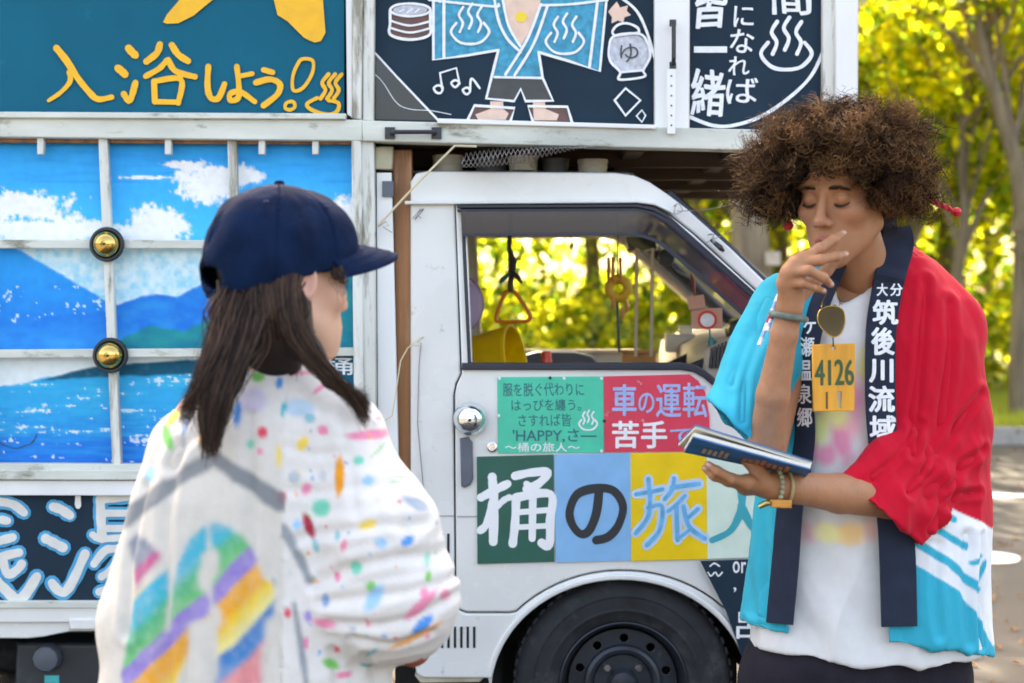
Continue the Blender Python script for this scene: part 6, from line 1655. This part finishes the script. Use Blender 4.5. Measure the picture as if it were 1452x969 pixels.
def cover_print(name, boxes, mat):
    V, F = [], []
    for u0, v0, u1, v1 in boxes:
        o = len(V); V += [tuple(on_cover(u, v)) for u, v in ((u0, v0), (u1, v0), (u1, v1), (u0, v1))]; F.append((o, o + 1, o + 2, o + 3))
    me = bpy.data.meshes.new(name); me.from_pydata(V, [], F); me.update(); link(name, me, mat, bk)
rr = random.Random(4)
cover_print('cover_picture', [(.45 + .05 * k, .2 + .1 * rr.random(), .485 + .05 * k, .6 + .25 * rr.random()) for k in range(8)], M('cover_orange', (.55, .22, .10), rough=.4, var=.6, scale=60))
cover_print('cover_title', [(.12 + .045 * k, .25, .15 + .045 * k, .75 - .2 * rr.random()) for k in range(5)], M('cover_cream', (.5, .45, .32), rough=.4, var=.5, scale=80))
# ================================================================ person in the navy cap and painted white coat
WY = -1.46
WB = P(370, 900, WY)
wom = thing('person', (WB.x, WY, FLOOR), 'person in navy cap and paint splashed white coat seen from behind', 'person')
m_skin2 = M('fair_skin', (1, 1, 1), rough=0.5, var=0.05, scale=28, attr='col', sss=0.16, bump=0.08, bscale=420, spec=0.4)
WC = P(403, 402, WY)
ph_ = math.radians(37)
WR = rot_frame((math.cos(ph_), math.sin(ph_), -.03)) * .97
def wl_(p): return vec(WC) + WR @ vec(p)
WRi = np.linalg.inv(WR)
nb = (np.array(P(380, 540, WY)) - vec(WC)) @ WRi.T
H = head_field(.0026, jaw=.9, ny=.011, neck=tuple(nb), lo=(-.13, -.17, -.27))
hV, hF = H.mesh(); hV = relax(hV, hF, 2, .4); x, y, z = hV.T
SK2 = np.array([.66, .40, .28])
C = np.tile(SK2, (len(hV), 1)) * (1 + .03 * fbm(x * 60, y * 60, z * 60, 3, 4))[:, None]
C = mixc(C, (.70, .32, .24), np.exp(-((np.abs(x) - .045) ** 2 + (z + .02) ** 2) / .0006) * (y > .02) * .5)
C = mixc(C, (.62, .28, .22), np.exp(-((z + .005) ** 2 + (y + .005) ** 2) / .0009) * (np.abs(x) > .07) * .5)
C = mixc(C, (.55, .18, .17), soft(np.hypot(x / .0215, (z + .0655) / .0095) - 1, .35) * (y > .078))
for s in (-1, 1):
    ex = x - s * .0315
    C = mixc(C, (.03, .02, .02), soft(np.hypot(ex / .009, (z - .006) / .0022) - 1, .4) * (y > .07))
    C = mixc(C, (.05, .035, .03), np.exp(-((z - .028 + 6 * ex ** 2) ** 2) / 1.0e-5) * soft(np.abs(ex) / .02 - 1, .3) * (y > .055) * .8)
scalp = soft(.25 * (y + .02) * -1 - (z - .02) * 0 + (y + .012 - .25 * np.clip(z, -.1, .1)) * 1.25, .02) * (z > -.10)
C = mixc(C, (.016, .012, .012), scalp * (np.abs(x) < .079))
hW = hV @ WR.T + vec(WC)[None, :]
T = Field((WB.x - .34, WY - .16, FLOOR - .01), (WB.x + .36, WY + .30, 1.16), .008)
T.add(ellip((WB.x + .01, WY, P(0, 640, WY).z), (.15, .085, .13))); T.add(ellip((WB.x, WY, .72), (.13, .09, .16)), .05); T.add(ellip((WB.x, WY, .56), (.155, .105, .11)), .05)
T.add(cone(P(380, 540, WY), P(380, 600, WY), .052, .08), .04)
T.add(cone(P(285, 640, WY), P(222, 880, WY - .01), .040, .035), .03); T.add(cone(P(222, 880, WY - .01), P(235, 1000, WY + .16), .034, .024), .02)
T.add(cone(P(475, 630, WY), P(560, 850, WY - .06), .040, .036), .03); T.add(cone(P(560, 850, WY - .06), P(535, 910, WY + .10), .034, .024), .02)
for base in (P(235, 1000, WY + .16), P(530, 912, WY + .10)):                       # hands: palm, four fingers and thumb
    T.add(ellip((base.x + .02, base.y + .05, base.z), (.036, .045, .016)), .012)
    for j in range(4):
        a = Vector((base.x + .045 - .022 * j, base.y + .08, base.z)); T.add(cone(a, a + Vector((.01, .045 - .006 * abs(j - 1), -.012)), .0105, .0088), .004)
    T.add(cone((base.x + .045, base.y + .03, base.z), (base.x + .075, base.y + .07, base.z - .01), .012, .009), .006)
for s in (-1, 1):
    hx = WB.x + s * .08
    T.add(cone((hx, WY, .52), (hx, WY, .22), .082, .052), .03); T.add(cone((hx, WY, .22), (hx, WY - .02, -.09), .052, .036), .02)
tV, tF = T.mesh()
V, F = join([(hW, hF), (tV, tF)])
me = mesh_np('body', V, F); set_col(me, np.vstack([C, np.tile(SK2, (len(tV), 1))])); link('body', me, m_skin2, wom)
# ---------------- cap
navyc = M('navy_cap_cloth', (.003, .013, .042), rough=.95, var=.3, scale=20, bump=.4, bscale=300, spec=.1)
Kf = Field((-.12, -.14, -.05), (.12, .14, .19), .0030)
Kf.add(ellip((0, -.012, .044), (.0895, .114, .104)))
Kf.add(ellip((0, -.04, .01), (.080, .082, .055)), .03)
Kf.add(ellip((0, .055, .060), (.070, .050, .066)), .03)
Kf.A = np.maximum(Kf.A, -(Kf.A + .006))
Xg, Yg, Zg = Kf.grids()
Kf.A = np.maximum(Kf.A, (.010 + .27 * Yg) - Zg)
Kf.sub(ellip((0, -.122, .004), (.032, .05, .018)), .003)
kV, kF = Kf.mesh(); kV = relax(kV, kF, 2, .5); x, y, z = kV.T
an = np.arctan2(x, y + .01); seam = np.abs(((an / (math.pi / 3)) + 20) % 1 - .5) * 2
nn = v_normals(kV, kF)
kV = kV + nn * (-.0030 * np.exp(-((1 - seam) / .035) ** 2) + .0065 * fbm(x * 17, y * 17, z * 13, 3, 14) + .002 * np.sin(z * 60 + 3 * np.sin(an * 3)) * np.clip((.10 - z) * 12, 0, 1))[:, None]
cap = link('cap', mesh_np('cap', kV @ WR.T + vec(WC)[None, :], kF), navyc, wom)
rows = []; nA = 26; nR = 10
def brim_pt(a, r_, th):
    ca, sa = math.sin(a), math.cos(a)
    L = .092 * (1 - .62 * (abs(a) / 1.22) ** 2.6)
    x_ = .086 * ca * (1 + .10 * r_); y_ = -.004 + .101 * sa + L * r_ * (.55 + .45 * sa) ; z_ = .014 + .25 * (-.01 + .10 * sa) + .026 - .027 * (abs(ca) ** 2.0) * (.30 + .70 * r_) - .010 * r_ * r_ + th
    return tuple(wl_((x_, y_, z_)))
m = MB()
top = [[brim_pt(-1.22 + 2.44 * i / nA, j / nR, .003) for i in range(nA + 1)] for j in range(nR + 1)]
bot = [[brim_pt(-1.22 + 2.44 * i / nA, j / nR, -.003) for i in range(nA + 1)] for j in range(nR + 1)]
m.grid(top); n0 = len(m.V); m.add([v for r_ in bot for v in r_], [tuple(reversed(f)) for f in m.F]); W_ = nA + 1
edge = [j * W_ for j in range(nR + 1)] + [nR * W_ + i for i in range(1, W_)] + [j * W_ + nA for j in range(nR - 1, -1, -1)]
m.F += [(edge[i], edge[i + 1], n0 + edge[i + 1], n0 + edge[i]) for i in range(len(edge) - 1)]
m.build('brim', navyc, cap, deg=50)
for rr_ in (.35, .6, .85): MB().tube([brim_pt(-1.1 + 2.2 * i / 24, rr_, .0032) for i in range(25)], .0007, 4).build('stitching', navyc, cap)
MB().lathe([(.0001, .006), (.006, .005), (.008, .001), (.008, -.002)], tuple(wl_((0, -.012, .1465))), 'Z', 14).build('cap_button', navyc, cap)
for a in (-2.2, -1.05, 0, 1.05, 2.2):
    e_ = np.array([.0885 * .80 * math.sin(a), -.010 + .112 * .80 * math.cos(a), .050 + .104 * .61])
    MB().lathe([(.0001, 0), (.0015, .001), (.003, .0012), (.0038, -.001)], tuple(wl_(e_ + np.array([math.sin(a), math.cos(a), .8]) * .0015)), 'Z', 10).build('eyelet', M('eyelet_thread', (.02, .05, .13), rough=.7), cap)
MB().tube([wl_((.045 * math.cos(t_), -.112 + .012 * math.cos(t_) ** 2, -.018 - .004 * math.sin(t_))) for t_ in np.linspace(math.pi, 0, 15)], .0055, 8).build('strap', navyc, cap)
MB().lathe([(.0001, -.0015), (.004, -.0015), (.004, .0015), (.0001, .0015)], tuple(wl_((-.024, -.1165, -.020))), 'Y', 12).build('buckle', M('chrome', (.75, .77, .78)), cap)
# ---------------- coat
SW = SC(WY)
def Zw(py): return P(726, py, WY).z
def Xw(px): return P(px, 440, WY).x
crow = [(Zw(py), Xw(cx), WY - .002, hw / SW, ry) for py, cx, hw, ry in ((498, 379, 42, .050), (512, 380, 52, .062), (530, 382, 76, .072), (556, 384, 98, .084), (600, 382, 116, .104), (700, 350, 146, .122), (850, 338, 180, .135), (1000, 352, 212, .145), (1240, 356, 224, .150))]
K = Field((Xw(95), WY - .22, Zw(1250)), (Xw(690), WY + .20, Zw(485)), .0042)
K.add(loft(crow, 2.25))
K.add(cone(P(315, 582, WY), P(276, 640, WY), .044, .056), .03); K.add(cone(P(446, 580, WY), P(488, 628, WY - .01), .044, .056), .03)
K.add(cone(P(272, 640, WY), P(213, 880, WY - .01), .056, .067), .03); K.add(cone(P(212, 880, WY - .01), P(232, 1000, WY + .12), .066, .060), .03)
K.add(cone(P(486, 624, WY - .01), P(535, 760, WY - .05), .058, .084), .03); K.add(cone(P(535, 760, WY - .05), P(556, 850, WY - .065), .084, .084), .03)
K.add(flatcone(P(562, 852, WY - .065), P(500, 862, WY - .08), .080, .060, (0, 1, .2), .9), .03)
K.add(cone(P(560, 850, WY - .05), P(575, 880, WY + .08), .078, .066), .03)
# deep creases: armhole seam, sleeve fold, under-arm
def crease(pts, r_, Yo=0.0, k=.012):
    for a, b in zip(pts[:-1], pts[1:]):
        K.sub(cone(P(a[0], a[1], a[2]), P(b[0], b[1], b[2]), r_, r_), k)
crease([(404, 545, -1.560), (398, 600, -1.583), (397, 680, -1.592), (402, 740, -1.604), (420, 790, -1.622), (448, 838, -1.640)], .007)
crease([(448, 838, -1.635), (478, 880, -1.625), (530, 915, -1.62)], .010)
crease([(440, 870, -1.612), (452, 930, -1.606), (462, 990, -1.60)], .008)
K.A = np.maximum(K.A, -(K.A + .010))
Xg, Yg, Zg = K.grids()
K.A = np.maximum(K.A, Zw(1225) - Zg)
K.sub(cone(P(384, 470, WY + .01), P(384, 535, WY + .03), .052, .046), .006)
w = P(585, 930, WY - .03)
K.A = np.maximum(K.A, np.where((Xg > Xw(452)) & (Yg > WY + .12), Yg - (WY + .145), -1))
cV, cF = K.mesh(); cV = relax(cV, cF, 2, .5); nn = v_normals(cV, cF); x, y, z = cV.T
qx, qy = pxs(cV, WY - .12)
slv = qx > 400
ff = .0055 * fbm(x * 9 + 3 * z, y * 8, z * 3.2, 4, 81) + .0065 * np.sin(x * 40 + 2.5 * np.sin(z * 6) + 1.5 * np.sin(x * 17)) * np.clip((1.02 - z) * 3, 0, 1) * (~slv)
wv = (x * .50 - z * .87) * 46 + 5 * fbm(x * 6, y * 6, z * 6, 2, 85)
ff = ff * (1 - .4 * slv) + slv * (.0026 * (1 - np.abs(np.sin(wv)) ** .7 - .4) * np.clip((qy - 620) / 180, 0, 1) + .0045 * np.sin((x * .9 - z * .25) * 52 + 4 * fbm(x * 7, y * 7, z * 7, 2, 87)) * np.clip((760 - qy) / 160, 0, 1))
for pts, A_, w_ in (([(470, 590), (492, 660), (505, 730)], .005, 6), ([(520, 620), (548, 690), (575, 760)], .006, 7), ([(446, 836), (500, 806), (560, 790), (618, 792)], .010, 7), ([(455, 858), (520, 846), (580, 838), (640, 828)], .009, 6), ([(470, 884), (540, 884), (600, 872), (640, 852)], .009, 6), ([(425, 770), (480, 756), (540, 742), (596, 748)], .009, 7), ([(412, 700), (450, 706), (500, 694), (550, 690)], .007, 7), ([(408, 640), (440, 652), (480, 650)], .005, 6), ([(500, 905), (560, 915), (610, 900)], .008, 5),
                     ([(240, 640), (232, 740), (236, 850), (240, 990)], .006, 8), ([(350, 600), (356, 720), (352, 840), (360, 990)], .005, 8), ([(190, 700), (178, 800), (180, 900)], .006, 7), ([(300, 560), (270, 620), (230, 670)], .005, 7), ([(420, 560), (450, 590), (490, 610)], .005, 6), ([(470, 930), (478, 990)], .008, 6), ([(520, 935), (528, 990)], .008, 6)):
    d_ = seg_d(qx + 9 * fbm(x * 7, y * 7, z * 7, 2, 97), qy + 9 * fbm(x * 7, y * 7, z * 7, 2, 98), pts); ff = ff + (.42 if pts[0][0] > 400 else .9) * A_ * (-np.exp(-(d_ / w_) ** 2) + .6 * np.exp(-((d_ - 2.2 * w_) / (1.2 * w_)) ** 2)) * (y < WY + .02)
cV = cV + nn * ff[:, None]
x, y, z = cV.T; qx, qy = pxs(cV, WY - .12)
nz = fbm(x * 22, y * 22, z * 22, 4, 91); nf = fbm(x * 90, y * 90, z * 90, 2, 93)
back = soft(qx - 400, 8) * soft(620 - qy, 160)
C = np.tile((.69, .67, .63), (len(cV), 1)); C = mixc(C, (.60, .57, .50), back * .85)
u, v = (qx - 130) * 1.981, (qy - 480) * 1.981
PAL = dict(o=(.90, .45, .06), g=(.28, .66, .22), b=(.12, .38, .72), p=(.48, .40, .75), r=(.85, .16, .22), k=(.90, .38, .52), y=(.92, .74, .22), t=(.10, .55, .62), l=(.42, .66, .85), s=(.42, .50, .58), m=(.25, .70, .55), c=(.55, .08, .14))
cam_side = y < WY + .03
def blob(cu, cv, ru, rv, col, rot=0.0, a=.9):
    global C
    c_, s_ = math.cos(rot), math.sin(rot); du, dv = u - cu, v - cv
    e = np.hypot((du * c_ + dv * s_) / ru, (-du * s_ + dv * c_) / rv) - 1 + .45 * nz
    C = mixc(C, np.array(PAL[col]) ** 1.35 * .92, soft(e, .5) * min(a * 1.12, 1) * cam_side)
for bb in ((300, 265, 14, 38, 'o'), (435, 72, 15, 24, 'o'), (452, 112, 20, 15, 'g'), (512, 130, 11, 18, 'b'), (400, 215, 14, 36, 'b'), (445, 180, 42, 40, 'p', 0, .35), (475, 265, 17, 18, 'r'), (440, 300, 10, 14, 'm'), (468, 320, 8, 10, 'k'), (190, 230, 14, 34, 'y', .5), (180, 288, 13, 38, 'g', -.5), (235, 250, 8, 26, 'b', 0, .6), (235, 300, 9, 18, 's', 0, .5),
           (128, 397, 18, 20, 'l'), (335, 298, 11, 10, 't'), (570, 200, 44, 26, 'l', 0, .55), (600, 230, 14, 12, 't', 0, .6), (640, 265, 13, 12, 'k'), (620, 150, 26, 9, 'k', -.7), (560, 104, 45, 5, 'k'), (755, 282, 54, 13, 'k'), (583, 300, 13, 20, 'y', .5), (690, 390, 13, 56, 'o'), (742, 350, 17, 14, 'm'), (772, 405, 16, 14, 'l'), (563, 395, 17, 17, 's', 0, .6), (640, 482, 25, 22, 'm'),
           (595, 430, 14, 18, 'k', .5), (530, 452, 12, 17, 'r'), (604, 535, 12, 34, 'c', -.35), (572, 528, 11, 12, 'l'), (780, 520, 24, 13, 'y', -.3), (710, 580, 10, 18, 'k', .3), (815, 570, 20, 18, 'l'), (887, 568, 21, 15, 'b', -.4), (745, 640, 20, 22, 'm'), (788, 690, 17, 17, 'g'), (795, 722, 22, 48, 'l', .6), (690, 670, 10, 13, 'k'), (657, 735, 13, 22, 'b', 0, .7), (930, 742, 54, 13, 'k', -.7), (990, 725, 14, 16, 'k'),
           (930, 800, 30, 13, 'b', -.7), (655, 800, 42, 16, 'k'), (605, 785, 12, 20, 'p'), (550, 772, 10, 18, 'r'), (685, 880, 8, 14, 'r'), (668, 925, 28, 12, 'g', .6), (785, 885, 30, 6, 't', -.8), (760, 940, 20, 6, 't', .5), (860, 400, 22, 4, 'g', .2, .5), (790, 330, 26, 5, 'g', -.8, .6), (848, 412, 24, 4, 'g', 0, .5), (905, 470, 36, 12, 's', .5), (935, 712, 12, 12, 'k'), (780, 795, 8, 10, 'k'), (825, 828, 8, 10, 'b', 0, .6), (735, 810, 12, 10, 's', 0, .6),
           (690, 555, 8, 12, 't', 0, .6), (520, 335, 8, 30, 'y', 0, .7), (640, 395, 12, 16, 's', 0, .35), (940, 625, 8, 20, 'm', 0, .6), (945, 668, 8, 14, 'g'), (625, 590, 10, 20, 't', -.3, .6), (528, 205, 8, 26, 't', .2), (510, 690, 8, 20, 'b', 0, .5), (900, 840, 80, 8, 'o', -.45, .7), (620, 690, 14, 6, 'o', 0, .6), (700, 960, 24, 12, 'k'), (600, 860, 8, 20, 'k')):
    blob(*bb)
for k in range(70):                                                             # fine spatter
    blob(rnd.uniform(540, 980), rnd.uniform(120, 950), rnd.uniform(2.5, 6), rnd.uniform(2.5, 6), rnd.choice('ogbkrylmts'), 0, .8)
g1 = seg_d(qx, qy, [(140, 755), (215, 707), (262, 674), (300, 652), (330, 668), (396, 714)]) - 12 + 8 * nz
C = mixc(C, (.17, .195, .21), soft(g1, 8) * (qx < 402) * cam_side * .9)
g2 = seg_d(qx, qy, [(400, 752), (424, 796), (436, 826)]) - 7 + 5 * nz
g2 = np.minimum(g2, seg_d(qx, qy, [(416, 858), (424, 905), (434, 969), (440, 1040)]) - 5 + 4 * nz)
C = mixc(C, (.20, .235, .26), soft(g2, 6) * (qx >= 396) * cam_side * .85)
polys = [[(68, 590), (100, 565), (140, 572), (190, 612), (165, 645), (110, 705), (98, 650)], [(110, 715), (208, 652), (214, 700), (206, 830), (150, 900), (78, 975), (70, 960), (92, 850)], [(228, 735), (240, 640), (270, 570), (305, 532), (326, 524), (326, 590), (312, 610), (302, 660), (300, 705), (326, 708), (328, 775), (275, 800), (272, 890), (215, 1010), (80, 1010), (78, 960), (150, 900), (222, 820)],
         [(336, 520), (385, 526), (430, 560), (468, 622), (482, 675), (515, 690), (516, 770), (486, 800), (476, 1010), (352, 1010), (358, 880), (362, 760), (338, 740), (336, 680), (358, 660), (356, 600), (336, 585)]]
lm = np.zeros(len(u), bool)
uu, vv = u + 4 * nz, v + 4 * nz
for pl_ in polys: lm |= in_poly(uu, vv, pl_)
lm = relax(np.repeat(lm.astype(float)[:, None], 3, 1), cF, 3, .5)[:, 0]
sd = v + .96 * (u - 300) + 16 * nz
RB = [(440, (.30, .34, .40)), (462, (.36, .34, .42)), (484, (.62, .12, .30)), (528, (.62, .12, .30)), (546, (.82, .74, .45)), (568, (.05, .50, .66)), (625, (.05, .52, .62)), (660, (.10, .52, .30)), (720, (.18, .58, .24)), (735, (.34, .26, .62)), (785, (.36, .28, .66)), (800, (.90, .48, .08)), (850, (.90, .46, .06)), (890, (.90, .68, .10)), (940, (.86, .80, .40)), (960, (.06, .26, .56)), (1010, (.08, .32, .62)), (1040, (.86, .36, .36)), (1200, (.86, .34, .40))]
sd = np.where(u > 218, np.maximum(sd, 592), sd)
R_ = ramp(sd, RB) ** 1.2 * .9
lt = lm * cam_side * (qx < 402) * (.92 + .25 * nf)
C = C * (1 - np.clip(lt, 0, 1)[:, None]) + R_ * np.clip(lt, 0, 1)[:, None]
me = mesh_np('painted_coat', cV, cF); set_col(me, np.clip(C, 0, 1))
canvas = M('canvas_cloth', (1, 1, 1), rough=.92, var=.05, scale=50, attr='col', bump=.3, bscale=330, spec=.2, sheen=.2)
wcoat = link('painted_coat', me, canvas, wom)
# stand collar
cb = []
for t_ in np.linspace(-2.6, 2.6, 30):
    p0 = P(383, 520, WY + .005); cx_, cy_ = math.sin(t_), -math.cos(t_)
    cb.append([(p0.x + .066 * cx_ * 1.0, p0.y + .062 * cy_, p0.z - .030 + .012 * cy_), (p0.x + .060 * cx_, p0.y + .056 * cy_, p0.z - .004 + .010 * cy_), (p0.x + .053 * cx_, p0.y + .050 * cy_, p0.z + .018 + .010 * cy_)])
m = MB(); m.grid(cb); n0 = len(m.V); f0 = list(m.F); ctr = P(383, 520, WY + .005)
m.add([(ctr.x + (v_[0] - ctr.x) * .93, ctr.y + (v_[1] - ctr.y) * .93, v_[2]) for v_ in m.V], [tuple(reversed(f)) for f in f0])
for i in range(29): m.F.append((i * 3 + 2, (i + 1) * 3 + 2, n0 + (i + 1) * 3 + 2, n0 + i * 3 + 2))
me = m.mesh('collar'); co = np.array([v_.co for v_ in me.vertices]); nzc = fbm(co[:, 0] * 40, co[:, 1] * 40, co[:, 2] * 40, 3, 5); cq = pxs(co, WY - .06)
Cc = np.tile((.83, .82, .79), (len(co), 1)); Cc = mixc(Cc, PAL['o'], soft(np.hypot((cq[0] - 350) / 9, (cq[1] - 515) / 12) - 1, .5)); Cc = mixc(Cc, PAL['y'], soft(np.hypot((cq[0] - 395) / 16, (cq[1] - 520) / 6) - 1, .5) * .5)
set_col(me, Cc); link('collar', me, canvas, wcoat)
MB().tube([P(560, 895, WY - .05), P(572, 908, WY + .00), P(585, 918, WY + .10)], [.028, .030, .030], 16).build('inner_cuff', M('rust_knit', (.40, .09, .05), rough=.9, var=.2, bump=.4, bscale=200), wom)
# trousers and shoes
Tf = Field((WB.x - .26, WY - .20, FLOOR), (WB.x + .26, WY + .20, .62), .008)
for s in (-1, 1):
    hx = WB.x - .02 + s * .085
    Tf.add(cone((hx, WY, .55), (hx + s * .01, WY, .2), .10, .08), .04); Tf.add(cone((hx + s * .01, WY, .2), (hx + s * .015, WY, -.09), .08, .07), .02)
pV, pF = Tf.mesh(); link('trousers', mesh_np('trousers', relax(pV, pF, 2), pF), M('blue_denim', (.05, .08, .15), rough=.9, var=.2, bump=.2, bscale=300), wom)
for s in (-1, 1):
    hx = WB.x - .02 + s * .10; Fd = Field((hx - .07, WY - .08, FLOOR), (hx + .14, WY + .20, FLOOR + .12), .005)
    Fd.add(cone((hx, WY, FLOOR + .045), (hx + .06, WY + .13, FLOOR + .032), .04, .034)); Fd.add(cone((hx, WY, FLOOR + .05), (hx, WY, FLOOR + .10), .042, .044), .02)
    a, b = Fd.mesh(); link('shoe', mesh_np('shoe', a, b), M('white_shoe', (.7, .7, .68), rough=.7), wom)
# ---------------- long hair
hg = np.random.default_rng(99)
hair2 = M('straight_dark_hair', (1, 1, 1), rough=.5, var=.15, scale=40, attr='col', spec=.18)
def strand_set(n, roots, ways, jr=6, spread_tip=1.0):
    """roots/ways: lists of (px, py, Y, spread px across) control stations"""
    st = [roots] + ways; out = []
    for i in range(n):
        a = hg.uniform(-1, 1); b = hg.normal(0, .35); pts = []
        for j, (px_, py_, Y_, sp, dY) in enumerate(st):
            f_ = j / (len(st) - 1)
            lim = 1 if j < len(st) - 1 else 1 - .25 * hg.random()
            pts.append(vec(P(px_ + a * sp * (1 + .7 * (hg.random() > .93)) + hg.normal(0, 1.2 + 2.6 * f_), py_ + hg.normal(0, 2 + 10 * (j == len(st) - 1)), Y_ + b * dY)))
        c_ = np.array(catmull(pts, 4)); tt = np.linspace(0, len(c_) - 1, 15)
        out.append(np.stack([np.interp(tt, np.arange(len(c_)), c_[:, q_]) for q_ in range(3)], 1))
    return out
P1 = strand_set(1300, (352, 398, -1.545, 26, .006), [(344, 440, -1.566, 34, .010), (334, 490, -1.584, 28, .012), (316, 545, -1.606, 21, .010), (304, 585, -1.614, 19, .008), (298, 628, -1.614, 9, .006)])
P1 += strand_set(320, (345, 400, -1.545, 18, .006), [(326, 440, -1.566, 20, .010), (308, 490, -1.588, 18, .012), (282, 550, -1.610, 12, .008), (262, 588, -1.612, 8, .006)])
P2 = strand_set(850, (408, 392, -1.555, 14, .005), [(408, 430, -1.566, 13, .008), (424, 478, -1.572, 13, .010), (458, 524, -1.574, 12, .008), (488, 553, -1.562, 11, .006), (518, 580, -1.548, 4, .003)])
P3 = strand_set(900, (384, 400, -1.555, 30, .005), [(386, 435, -1.566, 32, .008), (390, 470, -1.560, 34, .008), (390, 490, -1.548, 34, .008), (390, 512, -1.520, 30, .006)])
P4 = strand_set(60, (478, 380, -1.50, 8, .004), [(480, 390, -1.505, 8, .004), (484, 398, -1.505, 7, .003), (488, 405, -1.50, 5, .002)])
paths = np.array(P1 + P2 + P3 + P4); N = len(paths)
rad_ = (.00085 * hg.uniform(.6, 1.3, N))[:, None] * np.clip(1.15 - np.linspace(0, 1, 15), .25, 1)[None, :]
V, F = ribbons(paths, rad_)
tone = np.repeat(hg.random(N), 45); C = ramp(tone, [(0, (.012, .009, .010)), (.5, (.034, .021, .017)), (1, (.13, .078, .052))])
Kc = Field(P(250, 620, -1.64), vec(P(520, 380, -1.38)) + np.array([.02, 0, .03]), .005)
for st_, rr_ in (([(385, 395, -1.49), (384, 440, -1.512), (388, 480, -1.510), (390, 520, -1.50)], (.055, .052, .046, .036)), ([(350, 405, -1.515), (340, 450, -1.538), (334, 500, -1.566), (312, 560, -1.600), (303, 600, -1.608)], (.026, .025, .020, .012, .004)), ([(402, 405, -1.515), (414, 450, -1.530), (440, 500, -1.545), (470, 538, -1.552), (500, 562, -1.548)], (.022, .019, .015, .010, .004))):
    for i in range(len(st_) - 1): Kc.add(cone(pp(st_[i]), pp(st_[i + 1]), rr_[i], rr_[i + 1]), .02)
kV, kF = Kc.mesh(); VV, FF = join([(kV, kF), (V, F)])
me = mesh_np('long_hair', VV, FF); set_col(me, np.vstack([np.tile((.022, .014, .012), (len(kV), 1)), C])); link('long_hair', me, hair2, wom)
